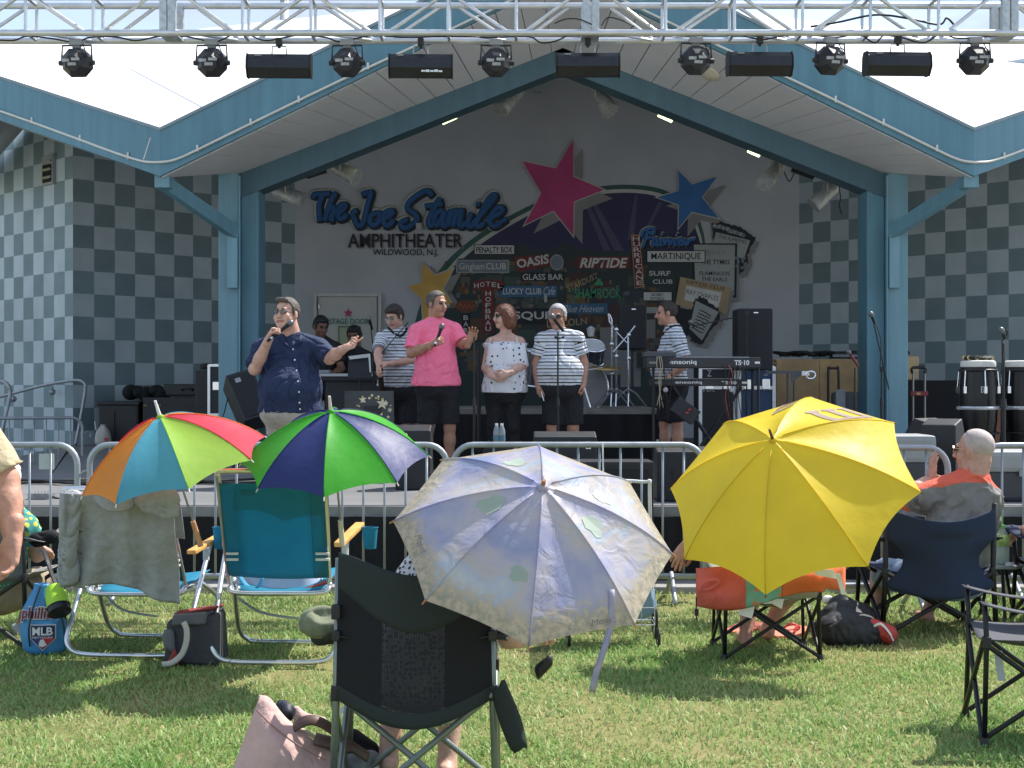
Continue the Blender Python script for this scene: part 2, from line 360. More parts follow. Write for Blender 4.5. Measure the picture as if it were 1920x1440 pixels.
    MB().box(T(W(437, 490, 15.84)), (.12, .1, .62)).build('brace_bracket', M_TEALL, AM)
    # ceiling under the roof
    MB().poly(q(W(1070, 82, 16.36), W(430, 330, 16.36), Vector((D.x-.6, 23.4, 6.45)), Vector((XC, 23.4, 7.9))), (0, 0, .06)).build('ceiling', M_SOFF, AM)
    MB().poly(q(W(430, 330, 16.36), W(300, 245, 15.2), Vector((C.x-.3, 21, 6.3)), Vector((D.x-.6, 23.4, 6.45))), (0, 0, .06)).build('ceiling', M_SOFF, AM)
    # rope light conduit clipped to the fascia
    pth = [(-60, 187), (0, 208), (60, 229), (150, 262), (215, 286), (262, 301), (285, 304), (312, 303), (335, 297), (370, 281), (470, 232), (640, 150), (830, 62), (1063, -50)]
    MB().tube(spl([T(W(x, y, (wz(x) if x < 300 else FZ)-.035)) for x, y in pth], 3), .014, 6).build('conduit', M_CREAM, AM, smooth=True)
    for x, y in ((60, 229), (150, 262), (240, 295), (370, 281), (470, 232), (560, 189), (690, 127)):
        MB().box(T(W(x, y-3, (wz(x) if x < 300 else FZ)-.03)), (.02, .03, .07)).build('conduit_clip', M_CREAM, AM)
    # round soffit light
    f = lambda u, v: T((Tb+up2).lerp(Ab+up2, u).lerp(B0.lerp(B1, u), v))
    c = f(.62 if not k else .605, .40); nr = (f(.66, .5)-f(.6, .5)).cross(f(.63, .6)-f(.63, .3)).normalized()
    if nr.z > 0: nr = -nr
    MB().lathe(c+nr*.03, [(.05, .02), (.125, .0), (.13, -.03)], 20, nr.to_track_quat('Z', 'Y').to_matrix()).build('recessed_light', mat('ivory light trim', (.66, .58, .44), .5), AM, smooth=40)
both(side)
MB().tube([W(282, 258, FZ-.02), W(269, 299, FZ-.02)], .006, 5).build('loose_wire', M_CREAM, AM)
# louvre vent on the outer wall face
vn = Vector((-1, -1, 0)).normalized(); vt = Vector((1, -1, 0)).normalized(); vc = Vector((C.x-.50, C.y+.50, 0)); vc.z = 1.5+(722-320)/2560*vc.y
Mv = Matrix((vt, vn*-1, Vector((0, 0, 1)))).transposed()
v = MB().box(vc+vn*.03, (.36, .06, .44), Mv).build('wall_vent', mat('vent frame', (.33, .34, .33), .6, .2), AM)
MB().box(vc+vn*.062-Vector((0, 0, .05)), (.28, .012, .27), Mv).build('vent_opening', mat('dark vent recess', (.012, .012, .013), .9), v)
for k in range(3): MB().box(vc+vn*.075+Vector((0, 0, .13-.12*k)), (.29, .02, .035), Mv @ Matrix.Rotation(.5, 3, 'X')).build('vent_slat', mat('vent slat', (.24, .25, .25), .5, .4), v)
lp = thing('light_pole', 'pale grey pole standing behind the roof', 'pole', W(533, 900, 32))
MB().cyl((W(533, 0, 32).x, 32, 0), (W(533, 0, 32).x, 32, 10.6), .11, .1, 14).build('shaft', mat('pale pole paint', (.55, .56, .57), .5, .3), lp, smooth=True)
MB().lathe((W(533, 0, 32).x, 32, 10.6), [(.15, 0), (.16, .1), (.05, .16)], 12).build('cap', MATS['pale pole paint'], lp, smooth=30)

# ------------------------------------------------------------------ mural on the back wall
def paint(n, c, r=.8):
    g = sum(c)/3; c = tuple(.95*v+.10*g+.008 for v in c); return mat('mural '+n, c, r, 0, .14, 3, .1, 60)
PW = lambda x, y, k=1: W(x, y, BW-.006*k)         # a point on the wall face, layer k
def mp(name, pts, k, m): return MB().poly([PW(x, y, k) for x, y in pts], (0, -.004, 0)).build(name, m, bw)
def mtext(body, x0, y0, x1, y1, m, k=6, **kw):
    kw.setdefault('bold', .012)
    text(body, quadmap(PW(x0, y0, k), PW(x1, y0, k), PW(x1, y1, k), PW(x0, y1, k)), m, bw, **kw)
def mquad(body, pts, m, k=6, **kw):
    kw.setdefault('bold', .012); text(body, quadmap(*[PW(x, y, k) for x, y in pts]), m, bw, **kw)
P_NAVY = paint('night sky', (.028, .026, .085)); P_GREEN = paint('green rim', (.03, .09, .085)); P_CREAM = paint('cream', (.42, .44, .38))
P_PINK = paint('pink star', (.42, .03, .15)); P_BLUE = paint('blue star', (.02, .13, .36)); P_GOLD = paint('gold star', (.55, .32, .05)); P_SHAD = paint('grey shadow', (.21, .205, .20))
P_LET = paint('lettering blue', (.008, .085, .24)); P_DK = paint('dark outline', (.012, .014, .022)); P_BRN = paint('brown', (.11, .06, .03)); P_RED = paint('dark red', (.14, .018, .02))
P_WHT = paint('sign white', (.5, .5, .48)); P_DGR = paint('dark green', (.024, .04, .042)); P_TXG = paint('green text', (.04, .30, .15)); P_BLB = paint('sign blue', (.03, .11, .22)); P_GRY = paint('grey paper', (.30, .32, .31))
P_TAN = paint('tan board', (.34, .25, .14)); P_GB = paint('slate', (.14, .18, .22))
def spl2(pts, n=5): return [(v.x, v.y) for v in spl([(x, y, 0) for x, y in pts], n)]
arc = [(772, 640), (782, 590), (800, 545), (825, 505), (860, 468), (915, 428), (1003, 381), (1080, 358), (1150, 347), (1215, 349), (1262, 364), (1305, 400), (1320, 440)]
arc_i = [(792, 640), (800, 595), (818, 550), (842, 515), (874, 480), (928, 440), (1012, 394), (1085, 372), (1150, 362), (1212, 364), (1254, 378), (1294, 410), (1310, 445)]
arc_c = [((a[0]*.45+b[0]*.55), (a[1]*.45+b[1]*.55)) for a, b in zip(arc, arc_i)]
bot = [(1330, 520), (1300, 600), (1262, 700), (1240, 790), (800, 790)]
mp('mural_disc', spl2(arc)+bot, 1, P_GREEN); mp('mural_disc', spl2(arc_c)+bot, 2, P_CREAM); mp('mural_disc', spl2(arc_i)+bot, 3, P_NAVY)
for pts in ([(1092, 372), (1100, 372), (1145, 470), (1132, 470)], [(1105, 372), (1112, 371), (1170, 470), (1152, 470)], [(1190, 366), (1196, 366), (1188, 450), (1176, 450)], [(1236, 378), (1242, 380), (1212, 440), (1204, 438)]):
    mp('mural_beam', pts, 4, paint('light beam', (.065, .065, .12)))
# crowded boardwalk buildings painted below the signs
rr = random.Random(3)
bcol = [paint('facade a', (.095, .05, .028)), paint('facade b', (.045, .07, .06)), paint('facade c', (.13, .08, .03)), paint('facade d', (.03, .045, .06)), paint('facade e', (.085, .08, .075)), paint('facade f', (.06, .028, .03))]
mp('mural_street', [(842, 560), (850, 500), (880, 478), (905, 462), (960, 462), (985, 455), (1000, 470), (1040, 466), (1060, 455), (1085, 466), (1130, 472), (1185, 470), (1215, 462), (1262, 480), (1310, 500), (1290, 620), (1250, 780), (812, 780), (826, 640)], 4, P_DGR)
for i in range(190):
    x = rr.uniform(830, 1235); y = rr.uniform(482, 690); w = rr.uniform(9, 34); hh = rr.uniform(8, 26)
    j = lambda: rr.uniform(-2, 2)
    mp('mural_house', [(x+j(), y+j()), (x+w+j(), y+j()), (x+w+j(), y+hh+j()), (x+j(), y+hh+j())], 4.4+.007*i, bcol[i % 6])
for i in range(130):
    x = rr.uniform(835, 1235); y = rr.uniform(490, 690); c = rr.choice([paint('window a', (.16, .10, .035)), paint('window b', (.09, .12, .12)), paint('window c', (.15, .14, .11))])
    mp('mural_window', [(x, y), (x+rr.uniform(3, 9), y), (x+rr.uniform(3, 8), y+rr.uniform(4, 10)), (x, y+8)], 5.95+.004*i, c)
for i in range(9):
    x = 1112+rr.uniform(0, 110); y = rr.uniform(590, 700)
    mp('mural_house', [(x, y), (x+38, y-1), (x+38, y+34), (x, y+35)], 6.3+.02*i, paint('pale facade', (.12, .125, .125)) if i % 2 else paint('paler facade', (.19, .19, .185)))
mp('mural_house', [(1112, 655), (1186, 650), (1190, 700), (1112, 705)], 6.6, MATS['mural paler facade']); mtext('DICK CLARK', 1121, 662, 1177, 675, P_GB, 7.4)
mtext('CLUB', 1124, 636, 1160, 647, P_GB, 7.4)
def star(tips, inn, k, m, sh=(17, 16), rim=1.1):
    cx = sum(p[0] for p in tips)/5; cy = sum(p[1] for p in tips)/5; pts = []
    for a, b in zip(tips, inn): pts += [a, b]
    if sh: mp('star_shadow', [(x+sh[0], y+sh[1]) for x, y in pts], k-.6, P_SHAD)
    mp('star_outline', [(cx+(x-cx)*rim, cy+(y-cy)*rim) for x, y in pts], k, P_CREAM); mp('mural_star', pts, k+.8, m)
star([(1075, 262), (1132, 356), (1075, 442), (983, 422), (979, 302)], [(1075, 331), (1076, 378), (1038, 395), (1015, 362), (1042, 316)], 5, P_PINK, rim=1.06)
star([(1272, 320), (1345, 331), (1348, 409), (1272, 428), (1232, 370)], [(1298, 346), (1316, 370), (1297, 397), (1273, 384), (1273, 358)], 5, P_BLUE, rim=1.09)
star([(792, 492), (850, 504), (848, 570), (794, 612), (765, 537)], [(815, 517), (830, 542), (812, 572), (791, 560), (791, 530)], 5, P_GOLD, (16, 6), 1.1)
# script headline: brush strokes (outline, drop shadow, fill)
SC = '''115,130 130,106 180,100 246,98|196,102 176,160 165,205 170,318|300,96 272,140 245,205 214,312|236,236 262,214 284,214 280,258 264,304 282,316|318,256 352,236 380,205 368,186 340,196 320,240 326,296 356,304 392,272|520,104 572,88 590,98 566,180 545,270 520,348 484,362 452,300 438,262 470,236|612,262 584,292 584,340 622,356 660,312 654,258 612,262|690,306 730,288 766,254 746,236 704,262 690,306 704,352 736,358 774,318|1086,112 1060,80 1020,82 924,148 888,200 904,232 952,268 968,308 930,350 874,380 838,366 834,338 884,310|1150,142 1112,204 1080,270 1060,330 1078,362 1114,330|1040,200 1170,186|1180,244 1136,250 1108,306 1126,358 1168,304 1192,244 1172,336 1190,368 1222,336|1240,238 1215,362|1228,296 1270,238 1284,250 1260,362|1272,296 1320,238 1334,250 1310,338 1328,366 1362,338|1410,262 1380,338 1400,370 1432,338|1462,184 1468,188|1430,338 1500,262 1590,150 1606,122 1586,110 1540,162 1480,284 1450,340 1470,370 1512,340|1540,318 1650,254 1664,220 1628,210 1574,276 1566,338 1606,366 1690,308'''
strokes = [[tuple(map(float, q.split(','))) for q in s.split()] for s in SC.split('|')]
def script(strokes, ox, oy, sc, wpx, mfill, k=6, nm='headline', sh=(2.6, 2.2)):
    for n, dx, dy, wf, kk, m, th in ((nm+'_outline', 0, 0, 1.75, k, P_CREAM, .006), (nm+'_shadow', *sh, 1.35, k+1.4, P_DK, .006), (nm, 0, 0, .92, k+3, mfill, .012)):
        mb = MB()
        for i, s in enumerate(strokes):
            pts = spl([PW(ox+x/sc+dx, oy+y/sc+dy, kk+.02*i) for x, y in s], 4)
            r = wpx*wf*BW/FPX; mb.tube([pts[0]+(pts[0]-pts[1]).normalized()*r*.5]+pts+[pts[-1]+(pts[-1]-pts[-2]).normalized()*r*.5], [r*.7]+[r]*len(pts)+[r*.7], 8, flat=th/r, up=(0, 1, 0))
        mb.build(nm and (n if n != nm else 'headline_script'), m, bw, smooth=True)
script(strokes, 560, 340, 4.364, 5.6, P_LET)
mtext('AMPHITHEATER', 654, 440, 870, 466, P_SHAD, 3, bold=.006); mtext('AMPHITHEATER', 652, 438, 867, 464, P_DK, 6, bold=.008)
mtext('WILDWOOD, N.J.', 699, 467, 822, 482, P_DK, 6, bold=.01)
fv = '''236,236 250,190 300,160 360,160 372,190 350,215 300,190|300,180 285,240 262,320 245,350|262,262 330,250|400,262 362,262 350,310 372,330 400,270 396,322 418,330|444,262 430,322 450,332|452,212 458,214|470,262 474,326 500,276 520,270|520,262 530,330 560,270|590,268 576,326 600,330|610,218 614,220|616,310 650,280 636,262 618,300 636,330 664,316|670,268 672,326 700,280 706,328 736,280 790,268'''
script([[tuple(map(float, q.split(','))) for q in s.split()] for s in fv.split('|')], 1160, 400, 5.54, 2.9, P_BLUE, 7.2, 'sign_script', (1.2, 1))
def board(x0, y0, x1, y1, m, k=7, rim=None):
    if rim: mp('sign_rim', [(x0-1.6, y0-1.6), (x1+1.6, y0-1.6), (x1+1.6, y1+1.6), (x0-1.6, y1+1.6)], k-.5, rim)
    mp('sign_board', [(x0, y0), (x1, y0), (x1, y1), (x0, y1)], k, m)
KT = 8.2
board(890, 460, 964, 476, P_WHT, 7, P_DK); mtext('PENALTY BOX', 893, 462.5, 961, 474, P_DK, KT, bold=.02)
board(857, 489, 953, 510, P_GB, 7, P_GRY); mtext('Gingham', 861, 493, 908, 509, P_WHT, KT, bold=.0); mtext('CLUB', 911, 493, 949, 505, P_WHT, KT)
mp('sign_board', [(962, 482), (1030, 476), (1036, 498), (1000, 504), (972, 511)], 7, P_RED)
mquad('OASIS', [(967, 487), (1029, 476), (1029, 494), (971, 503)], P_WHT, KT, bold=.03)
mp('sign_emblem', [(1044+13*math.cos(t*.3927), 492+15*math.sin(t*.3927)) for t in range(16)], 7.2, P_GRY); mp('sign_emblem', [(1044+11*math.cos(t*.3927), 492+13*math.sin(t*.3927)) for t in range(16)], 7.9, P_GB)
board(977, 511, 1059, 527, P_DK); mtext('GLASS BAR', 980, 513.5, 1056, 525, P_WHT, KT)
board(1083, 481, 1181, 504, P_RED); mtext('RIPTIDE', 1087, 483.5, 1177, 502, P_WHT, KT, shear=.25, bold=.03)
mp('sign_board', [(1183, 440), (1199, 440), (1208, 538), (1190, 541)], 7.6, paint('sign amber', (.40, .22, .10))); mp('sign_board', [(1185, 442), (1198, 442), (1206, 536), (1191, 539)], 8.0, P_RED)
for i, ch in enumerate('HURRICANE'):
    yy = 443+i*10.4; xx = 1186.2+i*.9; mtext(ch, xx+(3 if ch == 'I' else 0), yy, xx+(13 if ch != 'I' else 9), yy+8.4, P_WHT, 9)
board(1214, 471, 1321, 491, P_WHT, 10.4, P_DK); mtext('MARTINIQUE', 1221, 474, 1314, 488.5, P_DK, 11.6, bold=.01)
board(1210, 503, 1266, 539, P_DGR); mtext('SURF', 1217, 508, 1257, 517, P_WHT, KT); mtext('CLUB', 1224, 524, 1261, 532, P_WHT, KT)
board(1207, 548, 1259, 563, P_WHT, 7, P_DK); mtext('BOBBY', 1222, 550, 1244, 555, P_DK, KT); mtext('RYDELL', 1220, 557, 1246, 562, P_DK, KT)
board(1212, 576, 1240, 587, P_GRY)
mquad('STARDUST', [(1062, 536), (1119, 511), (1122, 521), (1066, 548)], P_TAN, KT, bold=.01)
mtext('SHAMROCK', 1077, 541, 1164, 559, P_DK, 7.6, bold=.015); mtext('SHAMROCK', 1077, 541, 1164, 559, P_TXG, KT, bold=.008)
for a, b in ((1119, 532), (1127, 532), (1123, 526)): mp('shamrock_leaf', [(a+4*math.cos(t*.785), b+4*math.sin(t*.785)) for t in range(8)], KT+.01*(a+b) % .3, P_TXG)
mp('sign_board', [(884, 531), (896, 525), (915, 523), (935, 525), (947, 531), (943, 545), (926, 541), (926, 625), (904, 625), (904, 541), (888, 545)], 7, P_RED)
for i, ch in enumerate('HOTEL'): mtext(ch, 889+i*11, 531-3*math.sin(i/4*math.pi), 897.5+i*11, 540-3*math.sin(i/4*math.pi), P_WHT, KT)
for i, ch in enumerate('HOFBRAU'): mtext(ch, 910, 546+i*11, 920.5, 554.5+i*11, P_WHT, KT)
board(938, 536, 1044, 557, P_BLB); mtext('LUCKY CLUB', 943, 540, 1015, 552, P_WHT, KT); mtext('Cafe', 1019, 538, 1041, 553, P_WHT, KT, shear=.4, bold=-.005)
mp('sign_oval', [(874+21*math.cos(t*.3142), 574+11.5*math.sin(t*.3142)) for t in range(20)], 7, paint('oxide red', (.15, .04, .02)))
MB().tube(spl([PW(859, 578, KT), PW(864, 569, KT), PW(867, 578, KT), PW(872, 571, KT), PW(875, 578, KT), PW(880, 571, KT), PW(883, 577, KT), PW(889, 572, KT)], 4), .008, 6, flat=.4, up=(0, 1, 0)).build('sign_script', paint('orange script', (.3, .09, .03)), bw)
board(865, 587, 882, 626, P_DK)
for i, ch in enumerate('BAR'): mtext(ch, 869, 591+i*12, 878, 600+i*12, P_WHT, KT)
board(944, 578, 1062, 608, P_DK); mtext('ESQUIRE', 950, 584, 1060, 601, P_WHT, KT, bold=.02)
board(1051, 569, 1139, 588, P_BLB, 7.7); mtext('Blue Heaven', 1056, 572, 1131, 585, P_WHT, KT+.4, shear=.45, bold=-.01)
mquad('LINCOLN', [(1025, 601), (1100, 595), (1101, 608), (1026, 615)], P_TAN, KT)
# torn playbills on the right
z6 = lambda x, y: (1160+x/5.54, 400+y/5.54)
def rag(pts, k, m, amp=2.2, nm='playbill_tear'):
    out = []
    for i in range(len(pts)):
        a, b = pts[i], pts[(i+1) % len(pts)]
        for t in range(6): out.append((a[0]+(b[0]-a[0])*t/6+rr.uniform(-amp, amp), a[1]+(b[1]-a[1])*t/6+rr.uniform(-amp, amp)))
    mp(nm, out, k, m)
R1 = [z6(*p) for p in ((960, 110), (1080, 92), (1260, 150), (1425, 260), (1340, 420), (1350, 520), (1260, 640), (1190, 600), (1000, 400))]
rag([(x+7, y+7) for x, y in R1], 6.3, P_SHAD); rag(R1, 7, P_DK)
mp('playbill', [z6(*p) for p in ((1010, 195), (1365, 282), (1300, 480), (975, 330))], 7.7, P_GRY); mquad('THE SUPREMES', [z6(1045, 222), z6(1335, 285), z6(1325, 320), z6(1035, 256)], P_DK, 8.4, bold=0)
for i in range(14): x, y = z6(1000+i*22+rr.uniform(-8, 8), 130+i*7+rr.uniform(-10, 10)); mp('playbill_rubble', [(x+4.5*math.cos(t*1.05), y+4*math.sin(t*1.05)) for t in range(6)], 7.8+.03*i, P_GB if i % 2 else P_GRY)
for i in range(16): x, y = z6(1235+rr.uniform(-20, 90), 470+rr.uniform(-10, 120)); mp('playbill_rubble', [(x+3*math.cos(t*1.05), y+3*math.sin(t*1.05)) for t in range(6)], 7.8+.03*i, P_GB)
mp('playbill_shadow', [z6(*p) for p in ((800, 345), (1250, 345), (1250, 920), (800, 900))], 7.2, P_SHAD); mp('playbill_edge', [z6(*p) for p in ((775, 312), (1232, 312), (1222, 876), (790, 870))], 7.9, P_DK)
mp('playbill', [z6(*p) for p in ((780, 325), (1208, 328), (1198, 850), (800, 840))], 8.5, P_GRY)
mquad('Welcome to', [z6(905, 375), z6(1120, 375), z6(1110, 425), z6(900, 430)], P_GB, 9.3, shear=.4, bold=-.01)
mquad('THE TYMES', [z6(850, 480), z6(1155, 482), z6(1152, 530), z6(850, 530)], P_DK, 9.3, bold=.01); mquad('FLAMINGOS', [z6(840, 600), z6(1155, 606), z6(1152, 646), z6(838, 642)], P_DK, 9.3, bold=.01); mquad('THE EARLS', [z6(862, 662), z6(1130, 668), z6(1126, 708), z6(860, 702)], P_DK, 9.3, bold=.01)
mp('playbill_shadow', [z6(*p) for p in ((690, 700), (1200, 800), (1130, 1100), (640, 980))], 8.9, P_SHAD)
mp('playbill', [z6(*p) for p in ((640, 660), (1170, 770), (1110, 1085), (590, 945))], 9.5, P_TAN); mquad('RIPTIDE CLUB', [z6(705, 690), z6(1105, 765), z6(1098, 805), z6(698, 728)], P_BRN, 10.3, bold=.01)
mp('playbill', [z6(*p) for p in ((705, 750), (1072, 822), (1036, 975), (680, 900))], 10.1, P_WHT); mquad('RAY CHARLES', [z6(710, 785), z6(1040, 862), z6(1030, 910), z6(704, 835)], P_DK, 10.8, bold=0)
R2 = [z6(*p) for p in ((800, 880), (860, 868), (960, 950), (1060, 1020), (1040, 1120), (975, 1200), (890, 1340), (860, 1370), (760, 1330), (720, 1240), (560, 1020), (580, 970), (760, 1000))]
rag([(x+8, y+7) for x, y in R2], 9.9, P_SHAD); rag(R2, 10.9, P_DK, 2.6)
mp('playbill', [z6(*p) for p in ((800, 905), (1040, 1025), (865, 1322), (735, 1195))], 11.6, P_GRY)
for i in range(7):
    a = Vector((*z6(838-i*14, 1005+i*30), 0)); b = Vector((*z6(960-i*14, 1062+i*30), 0))
    MB().tube([PW(a.x+(b.x-a.x)*t/9, a.y+(b.y-a.y)*t/9+rr.uniform(-1.4, 1.4), 12.2) for t in range(10)], .011, 5, flat=.3, up=(0, 1, 0)).build('playbill_scrawl', P_DK, bw)
# wall boxes, door
MB().box(PW(785, 425, 14), (.09, .05, .12)).build('outlet_box', mat('wall box', (.4, .4, .38), .6), bw)
MB().box(PW(1023, 560, 14), (.05, .03, .12)).build('outlet_box', MATS['wall box'], bw)
MB().box(W(1008, 166, BW-.1), (.12, .2, .12)).build('wall_fixture', M_STUC, bw)
dr = MB().box((W(652, 0, BW).x, BW-.01, SH+1.2), (1.00, .05, 2.4), bev=.004).build('stage_door', mat('door paint', (.47, .46, .43), .6, 0, .05, 3), AM)
for x, w, hh, zz in ((592, .05, 2.46, SH+1.23), (713, .05, 2.46, SH+1.23), (652.5, 1.04, .05, SH+2.43)):
    MB().box((W(x, 0, BW).x, BW-.04, zz), (w, .09, hh)).build('door_frame', mat('door frame paint', (.52, .51, .48), .6), dr)
PD = lambda x, y, k=1: W(x, y, BW-.05-.004*k)
sp = [(653+9.5*(1 if i % 2 == 0 else .42)*math.sin(i*math.pi/5), 587-9.5*(1 if i % 2 == 0 else .42)*math.cos(i*math.pi/5)) for i in range(10)]
MB().poly([PD(x, y) for x, y in sp], (0, -.003, 0)).build('door_star', paint('door star', (.42, .03, .14)), dr)
text('STAGE DOOR', quadmap(PD(617, 597), PD(692, 597), PD(692, 608), PD(617, 608)), paint('door green', (.03, .2, .15)), dr, bold=.01)
MB().poly([PD(634, 611), PD(676, 611), PD(676, 655), PD(634, 655)], (0, -.003, 0)).build('door_poster', paint('poster green', (.12, .20, .13)), dr)
MB().poly([PD(637, 614, 2), PD(673, 614, 2), PD(673, 652, 2), PD(637, 652, 2)], (0, -.003, 0)).build('door_poster', paint('poster cream', (.36, .38, .24)), dr)
for y in (578, 640): MB().cyl(W(598, y, BW-.07), W(598, y-7, BW-.07), .012).build('hinge', M_CHROME, dr)
# ------------------------------------------------------------------ lighting truss over the stage front
M_TRUSS = mat('truss aluminium', (.60, .61, .62), .38, .75, .14, 8)
TZ0, TZ1 = 10.05, 10.285
TB = W(0, 61.5, TZ0).z; TT = TB+.2635
tr = thing('lighting_truss', 'aluminium box truss spanning above the stage front', 'truss', (XC, 10.1, TB))
XL, XR = -5.6, 6.4
for yy in (TZ0, TZ1):
    for zz in (TB, TT): MB().cyl((XL, yy, zz), (XR, yy, zz), .0245, None, 14).build('chord', M_TRUSS, tr, smooth=40)
px2X = lambda x: (x-960)/FPX*TZ0
posts = [-336, -208, -80, 48, 175, 455, 583, 712, 840, 968, 1248, 1377, 1505, 1632, 1760, 2030, 2160, 2290, 2420]
posts = [p for p in posts]
junc = [-480, 315, 1108, 1893, 2560]
stops = sorted([(p, 0) for p in posts]+[(j, 1) for j in junc])
def brace(a, b, n='brace', r=.0125): MB().cyl(a, b, r, None, 9).build(n, M_TRUSS, tr, smooth=40)
for p, j in stops:
    X = px2X(p)
    if not XL < X < XR: continue
    if j:
        for dx in (-.033, .033):
            for yy in (TZ0, TZ1): MB().box((X+dx, yy, (TB+TT)/2), (.054, .045, TT-TB+.03), bev=.004).build('junction_plate', mat('junction plate galvanised', (.46, .49, .50), .5, .5, .25, 30), tr)
        MB().box((X, (TZ0+TZ1)/2, TB-.005), (.13, .2, .02)).build('junction_plate', MATS['junction plate galvanised'], tr)
    else:
        for yy in (TZ0, TZ1): brace((X, yy, TB), (X, yy, TT))
        for zz in (TB, TT): brace((X, TZ0, zz), (X, TZ1, zz))
for i in range(len(stops)-1):
    a, b = px2X(stops[i][0]), px2X(stops[i+1][0])
    if a < XL or b > XR: continue
    a += .055 if not stops[i][1] else .14; b -= .055 if not stops[i+1][1] else .14
    za, zb = (TB, TT) if i % 2 else (TT, TB)
    for yy in (TZ0, TZ1): brace((a, yy, za), (b, yy, zb), 'diagonal', .0135)
    if i % 2 == 0: brace((a, TZ0, TB), (b, TZ1, TB), 'diagonal', .011)
def cat_cable(pts, r=.006, label='', n=8, nm='cable', m=None, group=None):
    o = MB().tube(spl(pts, n), r, 6).build(nm, m or M_CABLE, None, smooth=True); return tag(o, label, 'cable', group)
def TC(x, y, z=10.15): return W(x, y, z)
cat_cable([TC(-60, 70), TC(20, 76), TC(50, 68), TC(95, 72), TC(140, 79), TC(170, 70), TC(215, 69), TC(255, 76), TC(300, 68), TC(345, 68), TC(400, 78), TC(430, 68)], label='black power cable looped along the truss above the left roof valley', group=None)
cat_cable([TC(470, 66), TC(500, 76), TC(560, 66), TC(610, 70), TC(640, 78), TC(700, 66), TC(760, 70), TC(850, 68), TC(930, 70), TC(990, 68), TC(1015, 80), TC(1045, 76), TC(1070, 62)], label='black cable sagging under the middle span of the truss')
cat_cable([TC(1390, 66), TC(1430, 74), TC(1475, 66), TC(1520, 66), TC(1570, 70), TC(1610, 64), TC(1640, 80), TC(1665, 64), TC(1730, 80), TC(1765, 62), TC(1800, 72), TC(1900, 64)], label='black cable draped under the truss above the right roof valley')
cat_cable([W(1520, 50, 10.1), W(1570, 42, 10.1), W(1640, 28, 10.05), W(1700, 34, 10.05), W(1760, 46, 10.1), W(1775, 34, 10.1), W(1790, 48, 10.1)], .008, 'thick black cable lying inside the truss top right of the gable')
cat_cable([W(1040, 44, 10.0), W(1060, 36, 10.0), W(1085, 36, 10.0), W(1110, 46, 10.0)], .005, 'short black cable arched over the truss junction at the gable')
cat_cable([W(1128, 48, 10.0), W(1140, 33, 10.0), W(1165, 38, 10.0), W(1190, 50, 10.0)], .005, 'short black cable arched right beside the truss junction')
# fixtures, built once each and copied
M_FIX = mat('fixture black', (.018, .019, .023), .42, .2, .35, 12)
M_STK = mat('fixture sticker', (.34, .35, .37), .5, 0, .3, 40)
def hexlight():
    r = thing('derby_light', '', 'stage light', (0, 0, 0), local=True)
    T = Matrix.Rotation(R(90), 3, 'X') @ Matrix.Rotation(R(22.5), 3, 'Z'); T = Matrix.Rotation(R(14), 3, 'X') @ T
    MB().lathe((0, 0, 0), [(.03, .098), (.06, .096), (.113, .02), (.113, -.05), (.085, -.09), (.02, -.092)], 8, T).build('housing', M_FIX, r)
    Q = Matrix.Rotation(R(14), 3, 'X')
    for x, z, w, h in ((-.045, .022, .055, .022), (.03, .03, .06, .02), (.0, -.005, .06, .022), (.0, .075, .045, .018)):
        c = Q @ Vector((x, -.101+max(0, (abs(z)-.06))*1.0+(.028 if abs(z) > .06 else 0)+max(0, math.hypot(x, z)-.055)*.9, z)); MB().box(c, (w, .008, h), Q).build('sticker', M_STK, r)
    b = MB()
    b.tube([(-.117, 0, 0), (-.11, 0, .13), (.11, 0, .13), (.117, 0, 0)], .008, 6)
    b.build('yoke', M_FIX, r)
    for s in (-1, 1): MB().cyl((s*.105, 0, 0), (s*.135, 0, 0), .022, .018, 10).build('yoke_knob', M_BLACK, r, smooth=30)
    MB().box((0, 0, .15), (.1, .06, .045), bev=.006).cyl((-.03, 0, .12), (.03, 0, .12), .016).build('clamp', mat('clamp grey', (.30, .31, .32), .5, .5), r)
    MB().tube(spl([(.06, -.02, .12), (.09, -.05, .04), (.05, -.12, .06), (.02, -.09, .075)], 5), .004, 5).build('power_lead', M_CABLE, r)
    return r
def barlight():
    r = thing('bar_effect_light', '', 'stage light', (0, 0, 0), local=True)
    prof = [(-.07, .05), (-.03, .085), (.06, .085), (.085, .05), (.085, -.05), (.05, -.085), (-.04, -.085), (-.085, -.02)]
    MB().poly([(-.23, y, z) for y, z in prof], (.46, 0, 0)).build('housing', M_FIX, r, bev=.004)
    for s in (-1, 1): MB().poly([(s*.231, y*1.06, z*1.06) for y, z in prof], (s*.008, 0, 0)).build('end_cap', M_BLACK, r)
    MB().box((-.15, -.053, .07), (.05, .004, .016), Matrix.Rotation(R(42), 3, 'X')).build('sticker', M_STK, r)
    MB().tube([(-.055, 0, .08), (-.05, 0, .145), (.05, 0, .145), (.055, 0, .08)], .006, 6).build('yoke', mat('plated yoke', (.34, .34, .36), .4, .7), r)
    MB().box((0, 0, .175), (.045, .06, .06), bev=.006).cyl((0, 0, .13), (0, 0, .16), .012).build('clamp', M_BLACK, r)
    return r
H0 = hexlight(); B0_ = barlight(); fh = fb = True
hl = {144: 'outermost black octagonal light hanging above the left white roof', 397: 'black octagonal light hung beside the left truss junction plate', 651: 'black octagonal light between two bar lights before the left fascia',
      930: 'black octagonal light hung before the arch beam left of the gable peak', 1305: 'black octagonal light with a trailing lead before the right soffit', 1557: 'black octagonal light between two bar lights right of the gable', 1828: 'outermost black octagonal light hanging above the right white roof'}
